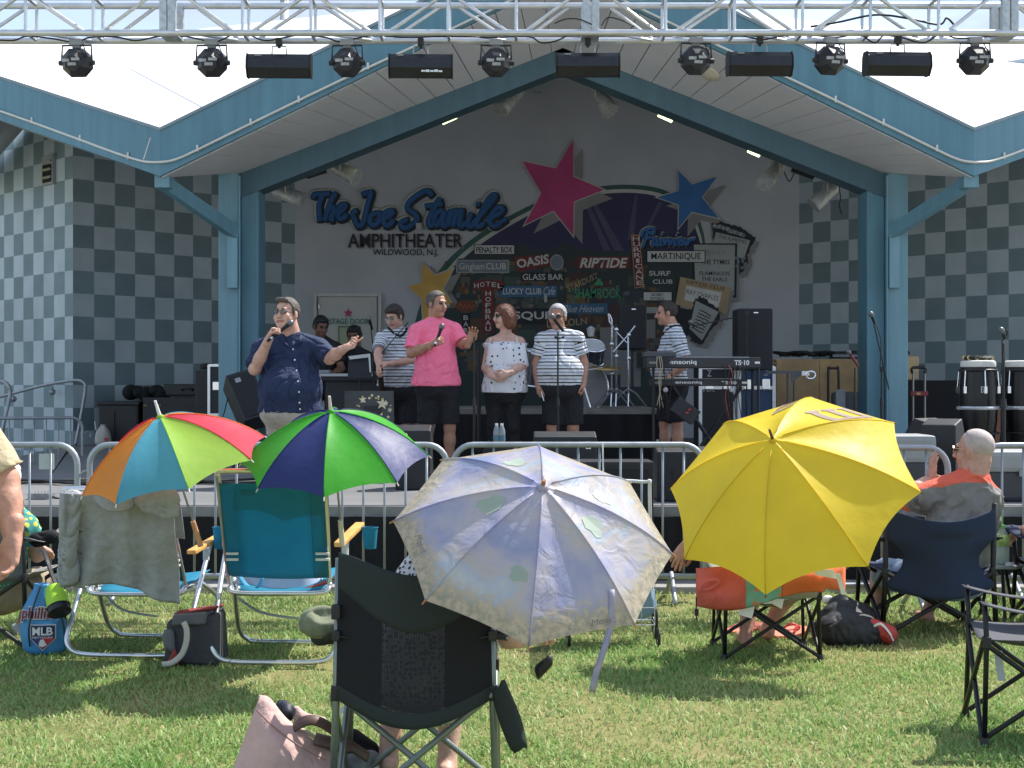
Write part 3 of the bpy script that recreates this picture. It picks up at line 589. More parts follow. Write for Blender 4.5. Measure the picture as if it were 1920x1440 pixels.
for i, (x, lb) in enumerate(hl.items()):
    l = (W(x, 118 if x < 1000 else 114, 10.17)); rz = RNG.uniform(-.1, .1)+(-.1 if x < 900 else .1)
    if fh: H0.location = l; H0.rotation_euler = (0, 0, rz); tag(H0, lb, 'stage light', 'octagonal lights on the truss'); fh = False
    else: dup(H0, l, (0, 0, rz), lb, 'octagonal lights on the truss')
bl = {524: 'long black bar light hanging over the left roof edge', 789: 'long black bar light with a worn white label strip', 1102: 'long black bar light hung under the truss junction at the gable peak', 1424: 'long black bar light hanging before the right soffit', 1682: 'long black bar light hanging over the right white roof'}
for x, lb in bl.items():
    l = W(x, 124 if x < 1000 else (120 if x > 1300 else 122), 10.17); rz = RNG.uniform(-.05, .05)+(.05 if x > 1200 else 0)
    if fb: B0_.location = l; B0_.rotation_euler = (.1, 0, rz); tag(B0_, lb, 'stage light', 'bar lights on the truss'); fb = False
    else:
        nb_ = dup(B0_, l, (.1+RNG.uniform(-.1, .1), 0, rz), lb, 'bar lights on the truss')
        if x == 789:
            for k in range(5): MB().box((.02+.032*k, -.0815, -.045+.004*math.sin(k*3)), (.028, .004, .013+.006*(k % 2)), Matrix.Rotation(R(-28), 3, 'X')).build('worn_label', M_WHITE, nb_)
# par cans under the arch beam
M_CAN = mat('brushed can aluminium', (.40, .40, .38), .5, .4, .25, 20)
def parcan(bx, by, fx, fy, zb, zf, lens, lb):
    a = W(bx, by, zb); b = W(fx, fy, zf); d = (b-a).normalized(); Q = d.to_track_quat('Z', 'Y').to_matrix(); L = (b-a).length
    r = thing('par_can', lb, 'stage light', a, 'par cans under the arch')
    MB().lathe(a, [(.03, -.02), (.075, 0), (.085, .04), (.085, L*.55), (.1, L*.6), (.1, L), (.085, L), (.085, L-.05)], 18, Q).build('can', M_CAN, r, smooth=40)
    MB().lathe(a, [(.001, L-.06), (.086, L-.06), (.086, L-.05), (.001, L-.05)], 18, Q).build('lens', mat('gel '+lens[0], lens[1], .3, 0, .1), r)
    MB().lathe(a, [(.1, L), (.122, L), (.122, L+.012), (.1, L+.012)], 6, Q).build('gel_frame', M_CAN, r)
    c = a+d*L*.45; up = Vector((0, 0, 1))
    s = d.cross(up).normalized()
    MB().tube([c+s*.1, c+s*.1+up*.12, c+up*.2, c-s*.1+up*.12, c-s*.1], .009, 6).build('yoke', M_CAN, r)
    MB().cyl(c+up*.18, c+up*.34, .014).build('clamp', M_BLACK, r)
dk = ('dark teal', (.02, .05, .05)); db = ('dark blue', (.015, .03, .07)); rd = ('red brown', (.16, .06, .035))
parcan(974, 166, 940, 206, 16.75, 16.6, dk, 'silver par can aimed down left from the arch peak')
parcan(1114, 163, 1144, 208, 16.75, 16.55, db, 'silver par can aimed down right from the arch peak')
parcan(628, 312, 668, 333, 16.9, 16.75, rd, 'silver par can with a reddish gel above the script lettering')
parcan(514, 356, 566, 376, 16.9, 16.9, dk, 'silver par can lying level beside the left column')
parcan(1462, 308, 1434, 344, 16.9, 16.65, db, 'silver par can with a dark blue gel beside the blue star')
parcan(1566, 348, 1526, 384, 16.9, 16.9, dk, 'silver par can aimed down left beside the right column')
M_TUBE = mat('lit fluorescent tube', (.86, 1, .50), .4, 0, 0, emit=1.5)
def fluo(x, y, ang, lb, w=.19):
    c = W(x, y, 16.55); Q = Matrix.Rotation(R(ang), 3, 'Y')
    r = thing('tube_light', lb, 'light', c, 'lit tubes under the arch')
    MB().box(c+Vector((0, .03, .025)), (w+.05, .1, .03), Q).build('tray', mat('light tray', (.45, .46, .42), .5), r)
    MB().box(c+Vector((0, -.0, -.012)), (w, .05, .03), Q, bev=.008).build('tube', M_TUBE, r)
fluo(843, 224, -24, 'small lit tube light left of the arch peak'); fluo(1247, 220, 24, 'small lit tube light right of the arch peak')
fluo(665, 292, -24, 'slim lit tube light low on the left arch beam', .16); fluo(1413, 286, 24, 'slim lit tube light low on the right arch beam', .16)
for x0, y0, x1, y1, lb in ((575, 332, 612, 320, 'black power strip fixed under the left arch beam'), (1484, 318, 1526, 333, 'black power strip fixed under the right arch beam')):
    a, b = W(x0, y0, 16.7), W(x1, y1, 16.7); d = b-a; tag(MB().box((a+b)/2, (d.length, .06, .05), d.to_track_quat('X', 'Z').to_matrix(), bev=.008).build('power_strip', M_BLACK), lb, 'power strip')
cat_cable([W(1572, 345, 16.8), W(1576, 370, 16.8), W(1574, 385, 16.8), W(1578, 402, 16.8)], .008, 'short black lead hanging below the right par can')
cat_cable([W(1470, 322, 16.8), W(1480, 340, 16.8), W(1490, 322, 16.8)], .007, 'black lead looping from the blue gelled par can')
# ------------------------------------------------------------------ crowd barriers
def barrier(X0, X1, Y, lb, top=1.085, bars=None, yaw=0):
    r = thing('crowd_barrier', lb, 'barrier', ((X0+X1)/2, Y, 0), 'steel crowd barriers along the stage', local=True)
    L = X1-X0; h = L/2; c = .14; b = .19
    arc = lambda cx, cz, a0, a1: [(cx+c*math.cos(R(a0+(a1-a0)*k/6)), 0, cz+c*math.sin(R(a0+(a1-a0)*k/6))) for k in range(7)]
    pts = [(-h, 0, b)]+[(-h, 0, .5)]+arc(-h+c, top-c, 180, 90)+arc(h-c, top-c, 90, 0)+[(h, 0, .5), (h, 0, b)]
    MB().tube(pts+[(h, 0, b-.02), (0, 0, b-.02), (-h, 0, b-.02)], .021, 10, closed=True).build('frame', M_GALV, r, smooth=True)
    n = int((L-.1)/.147)
    for i in range(n): x = -h+(L-(n-1)*.147)/2+i*.147; MB().cyl((x, 0, b), (x, 0, top-.01), .0085, None, 8).build('bar', M_GALV, r, smooth=True)
    for s in (-1, 1): MB().tube([(s*(h-.22), -.27, .02), (s*(h-.22), -.2, .05), (s*(h-.22), 0, b), (s*(h-.22), .2, .05), (s*(h-.22), .27, .02)], .016, 8).build('foot', M_GALV, r, smooth=True)
    MB().tube(spl([(h, 0, .86), (h+.05, 0, .9), (h+.09, 0, .89), (h+.1, 0, .83)], 4), .009, 6).build('hook', M_GALV, r)
    r.rotation_euler = (0, 0, yaw); return r
bx = lambda p, z: (p-960)/FPX*z
barrier(bx(-470, 9.5), bx(145, 9.5), 9.5, 'steel crowd barrier ending left of the rainbow umbrella')
barrier(bx(168, 9.5), bx(838, 9.5), 9.5, 'steel crowd barrier behind the rainbow and the green umbrellas')
barrier(bx(850, 9.5), bx(1318, 9.5), 9.5, 'steel crowd barrier behind the pastel umbrella')
barrier(bx(1322, 9.05), bx(1777, 9.05), 9.05, 'steel crowd barrier ending beside the shaven seated man')
barrier(bx(1838, 9.4), bx(2480, 9.4), 9.4, 'steel crowd barrier beyond the bottle table')
barrier(-7.75, -5.4, 17.0, 'distant steel crowd barrier standing angled below the ramp handrail', yaw=R(22))
MB()
o = MB().tube([W(1130, 832, 9.46), W(1131, 886, 9.46)], .006, 6).build('cable_tie', M_WHITE); tag(o, 'white plastic tie hanging from the barrier top rail', 'cable tie')
o = MB().poly([W(73, 851, 9.52), W(101, 851, 9.52), W(101, 880, 9.52), W(73, 880, 9.52)], (0, .006, 0)).build('barrier_plate', mat('pale plate', (.42, .47, .45), .5)); tag(o, 'small pale plate fixed between the barrier bars', 'plate')
# ------------------------------------------------------------------ stage gear
dk_y = lambda z: HOR+.9*FPX/z
def PX(x0, x1, z): return (x1-x0)/FPX*z
M_CASE = mat('black case laminate', (.014, .015, .017), .5, 0, .3, 10)
M_GRILL = mat('speaker grille', (.013, .014, .016), .6, .2, .3, 150, .5, 400)
M_PLY = mat('plywood', (.34, .22, .10), .7, 0, .25, 5, .1, 20)
M_LTGR = mat('light grey plastic', (.30, .30, .295), .55, 0, .12, 6)
def wedge(x0, x1, ytop, z, lb, depth=.42, yaw=0, num=None, m=None):
    X = bx((x0+x1)/2, z); w = PX(x0, x1, z); top = EYE-(ytop-HOR)/FPX*z; h = top-SH
    r = thing('stage_monitor', lb, 'monitor speaker', (X, z, SH), 'floor monitor speakers', local=True)
    prof = [(-depth*.5, 0), (depth*.5, 0), (depth*.5, h*.35), (-depth*.05, h), (-depth*.5, h*.92)]
    MB().poly([(-w/2, y, zz) for y, zz in prof], (w, 0, 0)).build('cabinet', m or mat('monitor cabinet', (.013, .014, .016), .55, 0, .25, 9, .15, 80), r, bev=.012)
    a, b = Vector((0, depth*.5, h*.35)), Vector((0, -depth*.05, h)); n = Vector((0, b.z-a.z, a.y-b.y)).normalized()
    MB().poly([(-w*.45, *(a.lerp(b, .06)+n*.003).yz), (w*.45, *(a.lerp(b, .06)+n*.003).yz), (w*.45, *(a.lerp(b, .94)+n*.003).yz), (-w*.45, *(a.lerp(b, .94)+n*.003).yz)], n*.012).build('grille', M_GRILL, r)
    MB().box((-.02, -depth*.5-.002, h*.5), (.13, .012, .08), bev=.004).build('connector_panel', M_BLACK, r)
    MB().box((.09, -depth*.5-.004, h*.55), (.1, .016, .035), bev=.004).build('handle_recess', M_BLACK, r)
    if num:
        MB().box((w/2-.07, -depth*.5-.001+.012, h*.78), (.042, .03, .062)).build('number_tape', M_WHITE, r)
        f = quadmap(*[(w/2-.07+sx*.014, -depth*.5-.0055, h*.78+sz*.024) for sx, sz in ((-1, 1), (1, 1), (1, -1), (-1, -1))]); text(num, f, M_BLACK, r, bold=.02)
    r.rotation_euler = (0, 0, yaw); return r
wedge(1000, 1116, 808, 11.6, 'black floor monitor marked 5 facing the striped singer', num='5')
wedge(745, 810, 796, 11.9, 'black floor monitor at the foot of the pink shirted man')
wedge(1694, 1765, 783, 12.1, 'dark floor monitor turned sideways beside the congas', yaw=R(40))
wedge(1742, 1806, 784, 11.3, 'dark angled floor monitor behind the shaven seated man', yaw=R(-35))
wedge(1226, 1322, 836, 10.75, 'large black monitor on the stage edge beside the yellow umbrella', depth=.45)
# front subwoofer on the ground
r = thing('subwoofer', 'tall black subwoofer cabinet standing before the stage skirt', 'speaker', (bx(1117, 9.92), 9.92, .05))
X0, X1 = bx(1008, 9.75), bx(1226, 9.75); zt = EYE-(866-HOR)/FPX*9.75
MB().box(((X0+X1)/2, 9.96, (zt+.05)/2), (X1-X0, .38, zt-.05), bev=.01).build('cabinet', M_CASE, r)
MB().box(((X0+X1)/2, 9.762, (zt+.05)/2), (X1-X0-.07, .02, zt-.14), bev=.006).build('grille', M_GRILL, r)
MB().box((bx(1200, 9.74), 9.75, EYE-(901-HOR)/FPX*9.75), (.062, .006, .022)).build('badge', mat('badge', (.05, .04, .03), .4), r)
a = W(1193, 898, 9.743); text('ALTO', quadmap(a, a+Vector((.05, 0, 0)), a+Vector((.05, 0, -.013)), a+Vector((0, 0, -.013))), mat('badge copper', (.45, .28, .18), .5), r)
# tilted speaker at the left column
r = thing('tilted_speaker', 'black speaker cabinet tilted back on a floor stand beside the navy shirted singer', 'speaker', (bx(462, 14.4), 14.4, SH))
Q = Matrix.Rotation(R(-18), 3, 'Y') @ Matrix.Rotation(R(25), 3, 'Z') @ Matrix.Rotation(R(-20), 3, 'X')
c = W(463, 752, 14.4)
MB().box(c, (.3, .34, .56), Q, bev=.02).build('cabinet', M_CASE, r); MB().box(c+Q @ Vector((0, -.172, 0)), (.25, .012, .5), Q).build('grille', M_GRILL, r)
MB().box(c+Q @ Vector((-.05, -.18, .18)), (.06, .01, .05), Q).build('badge', mat('grey badge', (.3, .3, .3), .4), r)
for s in (-1, 1):
    MB().cyl((c.x+s*.13, 14.5, SH), (c.x-s*.08, 14.35, c.z-.18), .014).build('leg', M_BLACKM, r); MB().cyl((c.x+s*.13, 14.2, SH), (c.x-s*.1, 14.4, c.z-.18), .014).build('leg', M_BLACKM, r)
cat_cable([W(432, 730, 14.4), W(425, 755, 14.5), W(420, 775, 14.6), W(410, 800, 14.7), W(402, 860, 14.8)], .006, 'black lead hanging from the tilted speaker')
# black totes, bags, road case on the left
def blackbox(nm, x0, x1, yt, z, dep, lb, cat, par=None, m=None, bev=.03, base=SH):
    zt = EYE-(yt-HOR)/FPX*z; return (bx((x0+x1)/2, z), PX(x0, x1, z), zt)
r = thing('storage_tote', 'black plastic tote with a lid at the foot of the checkered wall', 'tote', (bx(221, 20.1), 20.3, SH))
X, w, zt = blackbox('', 181, 262, 754, 20.1, .5, '', '')
MB().box((X, 20.35, (SH+zt)/2), (w*.94, .5, zt-SH), bev=.04).build('tub', M_BLACK, r); MB().box((X, 20.35, zt-.02), (w, .56, .06), bev=.02).build('lid', M_BLACK, r); MB().box((X-w*.12, 20.09, (SH+zt)/2), (.05, .02, .4)).build('rib', M_BLACK, r)
r = thing('steamer_trunk', 'wide black equipment trunk with brass latches beside the tote', 'trunk', (bx(330, 20), 20.5, SH))
X, w, zt = blackbox('', 262, 398, 745, 20, .6, '', '')
MB().box((X, 20.45, (SH+zt)/2), (w, .6, zt-SH), bev=.02).build('body', M_CASE, r)
for x in (272, 298): MB().box((bx(x, 20.12), 20.14, zt-.12), (.06, .02, .03)).build('latch', mat('tarnished brass', (.16, .12, .05), .5, .6), r)
r = thing('equipment_case', 'black hard case lying on the wide trunk', 'case', (bx(350, 20.3), 20.5, zt))
X, w, z2 = blackbox('', 305, 398, 720, 20.3, .5, '', ''); MB().box((X, 20.55, (zt+z2)/2+.005), (w, .5, z2-zt-.01), bev=.03).build('shell', M_CASE, r); MB().tube(spl([(X-.08, 20.29, zt+.1), (X-.06, 20.25, zt+.13), (X+.06, 20.25, zt+.13), (X+.08, 20.29, zt+.1)], 4), .012, 6).build('handle', M_BLACK, r)
b = MB()
for i in range(7): b.ell((bx(240+i*10, 20.3), 20.45+.04*math.sin(i*2), zt+.07+.03*math.sin(i*1.7)), (.12, .2, .09+.03*math.cos(i*2.2)))
o = b.build('cloth_bag', M_CLOTHBLK, smooth=True); tag(o, 'slumped black cloth bag lying on the tote and trunk', 'bag')
r = thing('road_case', 'upright black road case with aluminium edges beside the left column', 'road case', (bx(402, 18.6), 18.6, SH))
X, w, zt = blackbox('', 392, 440, 685, 18.4, .5, '', '')
MB().box((X, 18.65, (SH+zt)/2), (w, .5, zt-SH)).build('body', M_CASE, r)
for dx in (-w/2, w/2): MB().box((X+dx, 18.4, (SH+zt)/2), (.035, .035, zt-SH+.02)).build('edge', M_ALU, r)
for zz in (zt, SH+.05, SH+.5): MB().box((X, 18.395, zz), (w, .03, .035)).build('edge', M_ALU, r)
for zz in (zt-.28, SH+.3): MB().box((X-w*.2, 18.385, zz), (.1, .03, .12), bev=.01).build('latch', M_CHROME, r)
r = thing('amplifier', 'black amplifier with a coiled cable on top behind the road case', 'amplifier', (bx(385, 18.9), 18.9, SH))
MB().box((bx(384, 18.9), 19.0, 1.15), (.22, .4, 1.1), bev=.02).build('cabinet', M_CASE, r); MB().tube([(bx(386, 18.9)+.09*math.cos(t*.5), 19+.09*math.sin(t*.5), 1.72+.012*t/6) for t in range(38)], .014, 6).build('cable_coil', M_CABLE, r)
def bagfn(nm, lb, c, w, d, h, m, tie=True, lean=0):
    r = thing(nm, lb, 'bag', c); b = MB(); n = 22; prof = [(.55, 0), (.98, .05), (1.02, .3), (.92, .55), (.74, .75), (.42, .88), (.22, .92), (.3, 1.0)]
    vs = []
    for k, (q, zz) in enumerate(prof):
        for i in range(n):
            t = 2*math.pi*i/n; f = 1+.05*math.sin(3*t+k)+.04*math.sin(7*t+2*k); vs.append((c[0]+w/2*q*f*math.cos(t)+lean*zz*zz, c[1]+d/2*q*f*math.sin(t), c[2]+h*zz+.01*math.sin(5*t)))
    fs = [(k*n+i, k*n+(i+1) % n, (k+1)*n+(i+1) % n, (k+1)*n+i) for k in range(len(prof)-1) for i in range(n)]
    b.add(vs, fs+[tuple(range(n))]); b.build('sack', m, r, smooth=True, sub=1); return r
r = bagfn('drawstring_bag', 'small beige drawstring bag with a red mark sitting by the totes', W(193, 836, 19.85), .24, .2, .31, mat('beige canvas', (.46, .43, .38), .9, 0, .12, 10, .3, 60))
MB().box(W(199, 824, 19.73), (.05, .01, .05)).build('mark', mat('red mark', (.4, .05, .05), .7), r)
cat_cable(spl([W(178, 790, 19.9), W(180, 805, 19.8), W(186, 812, 19.8)], 3), .008, 'pale drawstring loop of the beige bag', m=mat('cord cream', (.6, .58, .5), .8))
# cables and stage box on the apron
o = MB()
for k in range(4): o.tube(spl([Vector((-4.6+.3*i, 12.2+.22*math.sin(i*1.3+k)+.12*k, SH+.018+.006*k)) for i in range(9)], 5), .012, 6)
tag(o.build('cable_run', M_CABLE, smooth=True), 'bundle of black cables lying across the bare left apron', 'cable')
r = thing('stage_box', 'small metal junction box lying on the left apron', 'stage box', W(78, 935, 10.8))
MB().box(W(78, 930, 10.8), (.17, .16, .055), bev=.008).build('case', mat('scuffed box', (.25, .25, .25), .5, .4, .3, 30), r); MB().tube(spl([W(96, 931, 10.8), W(115, 935, 10.8), W(140, 929, 10.8), W(190, 934, 10.8)], 5), .009, 6).build('lead', M_CABLE, r)
for k in range(5): MB().cyl(W(66+k*6, 925, 10.72), W(66+k*6, 921, 10.72), .007).build('jack', M_CHROME, r)
# poster board with gold stars
r = thing('poster_board', 'dark poster board of gold stars on an easel before the guitarist', 'poster', W(692, 870, 13.0))
P1 = lambda x, y, k=0: W(x, y, 12.95-.004*k)
MB().poly([P1(646, 733), P1(738, 733), P1(739, 822), P1(645, 822)], (0, .02, 0)).build('panel', mat('poster dark', (.055, .058, .062), .4, 0, .3, 8), r)
def gstar(cx, cy, s, k, m, rot=0): MB().poly([P1(cx+s*(1 if i % 2 == 0 else .4)*math.sin(i*math.pi/5+rot), cy-s*(1 if i % 2 == 0 else .4)*math.cos(i*math.pi/5+rot), k) for i in range(10)], (0, -.003, 0)).build('gold_star', m, r)
mg = mat('poster gold', (.62, .47, .17), .5, 0, .3, 20); mg2 = mat('poster pale gold', (.72, .66, .46), .5, 0, .2, 20)
gstar(717, 757, 12, 1, mg2, .1); gstar(680, 749, 8, 1, mg2, -.1); gstar(731, 769, 5, 1, mg2, .3); gstar(728, 782, 4, 1, mg2, 0)
for i in range(34):
    a = rr.uniform(0, 6.28); q = rr.uniform(.6, 1); x = 700+34*q*math.cos(a); y = 765+25*q*math.sin(a); s = rr.uniform(.7, 2.6)
    MB().poly([P1(x+s*math.cos(t*1.05), y+s*math.sin(t*1.05), 1.6+.02*i) for t in range(6)], (0, -.002, 0)).build('gold_dot', rr.choice([mg, mg2]), r)
MB().poly([P1(682, 762, 1), P1(716, 760, 1), P1(716, 800, 1), P1(682, 800, 1)], (0, -.002, 0)).build('dark_panel', mat('poster black', (.012, .012, .014), .4), r)
for x in (655, 730): MB().cyl((bx(x, 13), 12.99, 1.2), (bx(x, 13)+(x-692)*.0012, 12.9, SH), .012).build('easel_leg', M_BLACKM, r)
MB().cyl((bx(692, 13), 13.0, 1.2), (bx(692, 13), 13.4, SH), .012).build('easel_leg', M_BLACKM, r)
# microphone stands
def micstand(lb, x, ytop, z, mic=None, boom=None, base='tripod', r0=.0095, red=False):
    r = thing('microphone_stand', lb, 'microphone stand', (bx(x, z), z, SH)); X = bx(x, z); top = W(x, ytop, z)
    MB().cyl((X, z, SH+.12), top, r0, r0*.85, 10).build('pole', M_BLACKM, r, smooth=40); MB().cyl((X, z, SH+.1), (X, z, SH+.72), r0*1.35, None, 10).build('lower_tube', M_BLACKM, r, smooth=40)
    MB().cyl((X, z, SH+.7), (X, z, SH+.78), r0*2, r0*1.5, 10).build('clutch', M_BLACK, r)
    if base == 'tripod':
        for k in range(3):
            a = k*2.094+.5; MB().tube([(X, z, SH+.16), (X+.16*math.cos(a), z+.16*math.sin(a), SH+.08), (X+.3*math.cos(a), z+.3*math.sin(a), SH+.012)], .009, 6).build('leg', M_BLACKM, r)
    else: MB().lathe((X, z, SH), [(.13, 0), (.13, .015), (.03, .04), (.015, .12)], 24).build('round_base', M_BLACKM, r, smooth=30)
    if boom:
        a, b = W(*boom[0]), W(*boom[1]); MB().cyl(a, b, .007, None, 8).build('boom', M_BLACKM, r); MB().box(top, (.035, .03, .05), bev=.008).build('boom_clamp', M_BLACK, r)
    if mic:
        a, b = W(*mic[0]), W(*mic[1]); d = (b-a).normalized(); Q = d.to_track_quat('Z', 'Y').to_matrix(); L = (b-a).length
        mo = MB().lathe(a, [(.012, L*.0), (.0135, .01), (.016, L*.62), (.02, L*.7)], 14, Q).build('microphone', mat('mic handle red', (.16, .035, .04), .4) if red else M_BLACKM, r, smooth=40)
        MB().ell(b-d*.022, (.027, .027, .033), Q).build('grille', mat('mic mesh', (.16, .165, .17), .45, .7, .3, 200), mo, smooth=True)
    return r
micstand('black straight microphone stand in front of the striped singer', 1046, 622, 13.02, ((1056, 621, 13.03), (1033, 590, 12.95)), base='round')
micstand('slim microphone stand between the pink shirted man and the woman', 889, 632, 12.9, None, base='round')
micstand('boom microphone stand before the stage door', 700, 655, 15.2, ((698, 618, 15.2), (691, 594, 15.15)), ((700, 655, 15.2), (695, 612, 15.2)))
micstand('straight microphone stand with a red handled microphone beside the suitcase', 1603, 690, 14.2, ((1609, 686, 14.2), (1589, 657, 14.15)), red=True)
micstand('tall boom microphone stand leaning before the right column', 1653, 692, 13.5, ((1640, 606, 13.5), (1632, 586, 13.45)), ((1667, 731, 13.5), (1637, 600, 13.5)))
micstand('thick black microphone stand between the two conga drums', 1881, 644, 11.75, ((1884, 634, 11.75), (1876, 616, 11.7)), r0=.016)
cat_cable([W(1886, 618, 11.75), W(1889, 622, 11.75), W(1886, 632, 11.75), W(1879, 640, 11.75), W(1881, 660, 11.73), W(1877, 700, 11.72)], .006, 'cable twisted round the conga microphone stand')
cat_cable([W(1642, 606, 13.48), W(1650, 630, 13.45), W(1652, 650, 13.45), W(1650, 690, 13.46)], .005, 'cable hanging along the tall boom stand')
r = thing('speaker_pole', 'thick black folded pole standing behind the slim microphone stand', 'pole', (bx(898, 14.1), 14.1, SH)); MB().cyl((bx(898, 14.1), 14.1, SH), W(898, 650, 14.1), .022, None, 12).build('tube', M_BLACKM, r); MB().cyl((bx(898, 14.1)-.2, 14.1, SH+.02), (bx(898, 14.1), 14.1, SH+.25), .014).cyl((bx(898, 14.1)+.2, 14.1, SH+.02), (bx(898, 14.1), 14.1, SH+.25), .014).build('leg', M_BLACKM, r)
# music stand, keyboard rig and plywood panel behind the navy shirted singer
r = thing('music_stand', 'black music stand holding white sheets behind the navy shirted singer', 'music stand', (bx(676, 14.9), 14.9, SH))
c = W(675, 690, 14.9); Q = Matrix.Rotation(R(-16), 3, 'X')
MB().box(c, (.26, .012, .24), Q).build('desk', M_BLACKM, r); MB().cyl((c.x, 14.93, SH), (c.x, 14.92, c.z-.1), .011).build('pole', M_BLACKM, r)
MB().poly([W(653, 668, 14.86), W(694, 663, 14.86), W(696, 698, 14.88), W(693, 698, 14.88), W(691, 670, 14.87), W(656, 674, 14.87)], (0, -.003, 0)).build('sheet', M_WHITE, r)
for k in range(3): a = k*2.094; MB().cyl((c.x, 14.93, SH+.1), (c.x+.24*math.cos(a), 14.93+.24*math.sin(a), SH+.01), .008).build('leg', M_BLACKM, r)
r = thing('keyboard_rig', 'black keyboard on a steel stand behind the navy shirted singer', 'keyboard', (bx(660, 15.7), 15.7, SH))
MB().box(W(650, 707, 15.7), (.85, .3, .09), bev=.01).build('keyboard', M_CASE, r); MB().box(W(650, 703, 15.53), (.6, .02, .03)).build('keys', mat('ivory keys', (.45, .45, .44), .4), r); MB().box(W(610, 698, 15.7), (.12, .25, .05)).build('module', mat('grey module', (.25, .25, .26), .5), r)
for x in (602, 626, 690): MB().cyl(W(x, 712, 15.7), (bx(x, 15.7), 15.7, SH), .016).build('leg', mat('dull steel leg', (.32, .33, .34), .4, .7), r)
MB().box(W(662, 745, 15.75), (.6, .3, .5), bev=.02).build('amplifier', M_CASE, r)
r = thing('plywood_screen', 'tan plywood screen standing behind the music stand', 'screen', (bx(680, 17.4), 17.4, SH)); MB().box(W(682, 735, 17.4)+Vector((0, 0, -.16)), (.7, .04, 1.22)).build('sheet', M_PLY, r); MB().box(W(682, 800, 17.45), (.06, .3, .1)).build('foot', M_PLY, r)
# drum riser and kit
RZ = EYE-(765-HOR)/FPX*14.6
r = thing('drum_riser', 'black draped drum riser behind the line of performers', 'riser', (bx(1030, 14.6), 15.6, SH))
x0, x1 = bx(822, 14.6), bx(1240, 14.6)
MB().box(((x0+x1)/2, 15.7, RZ-.04), (x1-x0, 2.2, .06)).build('deck', mat('riser deck edge', (.20, .18, .16), .6, 0, .3, 8), r)
def drp(u, v):
    X = x0+u*(x1-x0)-(.14*(1-v) if u < .04 else 0); return (X, 14.57+.02*math.sin(X*26)-(1-v)*.03, SH+.005+v*(RZ-SH-.07))
MB().grid(drp, 160, 2).build('drape', M_CLOTHBLK, r, smooth=True)
dt = thing('drum_kit', 'drum kit with grey drum heads and chrome stands on the riser', 'drum kit', (bx(1080, 15.4), 15.5, RZ))
def drum(c, rad, dep, axis, head, par):
    Q = Vector(axis).to_track_quat('Z', 'Y').to_matrix()
    s = MB().lathe(c, [(rad, -dep/2), (rad, dep/2)], 26, Q).build('drum_shell', mat('dark drum wrap', (.03, .035, .045), .3, 0, .2, 10, coat=.5), par, smooth=40)
    MB().lathe(c, [(.001, dep/2+.002), (rad*.97, dep/2+.002), (rad*.97, dep/2+.006), (.001, dep/2+.008)], 26, Q).build('drum_head', head, s)
    for zz in (-dep/2, dep/2): MB().tube([Vector(c)+Q @ Vector((rad*1.02*math.cos(t*.2513), rad*1.02*math.sin(t*.2513), zz)) for t in range(25)], .011, 6, closed=True).build('hoop', M_CHROME, s)
    for k in range(6): t = k*1.047; MB().cyl(Vector(c)+Q @ Vector((rad*1.04*math.cos(t), rad*1.04*math.sin(t), -dep/2)), Vector(c)+Q @ Vector((rad*1.04*math.cos(t), rad*1.04*math.sin(t), dep/2)), .007).build('lug', M_CHROME, s)
mh = mat('grey drum head', (.20, .20, .20), .5, 0, .15, 6); mw = mat('white drum head', (.5, .5, .49), .5)
drum(W(1092, 727, 15.4), .27, .4, (0, -1, .02), mh, dt); drum(W(1008, 690, 15.2), .2, .38, (.1, -.1, 1), mw, dt); drum(W(1070, 660, 15.5), .14, .2, (-.1, -.6, 1), mw, dt); drum(W(1110, 662, 15.5), .14, .2, (.1, -.6, 1), mw, dt)
def cst(x, y0, pts, z):
    s = MB().tube([W(a, b, z) for a, b in pts], .0105, 8).build('cymbal_stand', M_CHROME, dt, smooth=40)
    f = W(x, 756, z)
    for k in range(3): a = k*2.094+.4; MB().tube([f+Vector((0, 0, .16)), (f.x+.1*math.cos(a), f.y+.1*math.sin(a), f.z+.1), (f.x+.22*math.cos(a), f.y+.22*math.sin(a), RZ+.01)], .009, 6).build('stand_leg', M_CHROME, s)
    for b in y0: MB().ell(W(x, b, z), (.022, .022, .026)).build('wing_nut', M_CHROME, s, smooth=True)
cst(1147, [645, 700], [(1147, 750), (1147, 600), (1143, 590)], 14.95); cst(1156, [618, 668], [(1156, 750), (1155, 622), (1142, 602), (1141, 588)], 14.85); cst(1179, [628, 672], [(1179, 750), (1178, 628), (1191, 611)], 14.85)
MB().tube([W(1150, 660, 14.84), W(1178, 628, 14.84)], .007, 6).build('cymbal_arm', M_CHROME, dt); MB().tube([W(1155, 622, 14.84), W(1175, 643, 14.84)], .007, 6).build('cymbal_arm', M_CHROME, dt); MB().tube([W(1100, 694, 14.9), W(1131, 690, 14.9)], .01, 6).build('cymbal_arm', M_CHROME, dt)
MB().lathe(W(1136, 690, 15.0), [(.001, .03), (.03, .025), (.19, 0), (.19, -.002), (.03, .02)], 26, Matrix.Rotation(R(8), 3, 'X')).build('cymbal', mat('bronze cymbal', (.40, .28, .10), .35, .9, .15, 20), dt, smooth=True)
MB().box(W(1160, 770, 15), (.6, .4, .02)).build('kit_mat', M_CLOTHBLK, dt)
r = thing('street_lantern', 'small white lantern lamp on a black post beside the drum kit', 'lantern', (bx(1108, 16.2), 16.2, RZ)); MB().cyl((bx(1108, 16.2), 16.2, RZ), W(1108, 634, 16.2), .008).build('post', M_BLACKM, r); MB().lathe(W(1108, 632, 16.2), [(.02, 0), (.035, .01), (.05, .1), (.055, .1), (.01, .13)], 6).build('lantern', mat('lantern glass', (.42, .42, .40), .4), r)
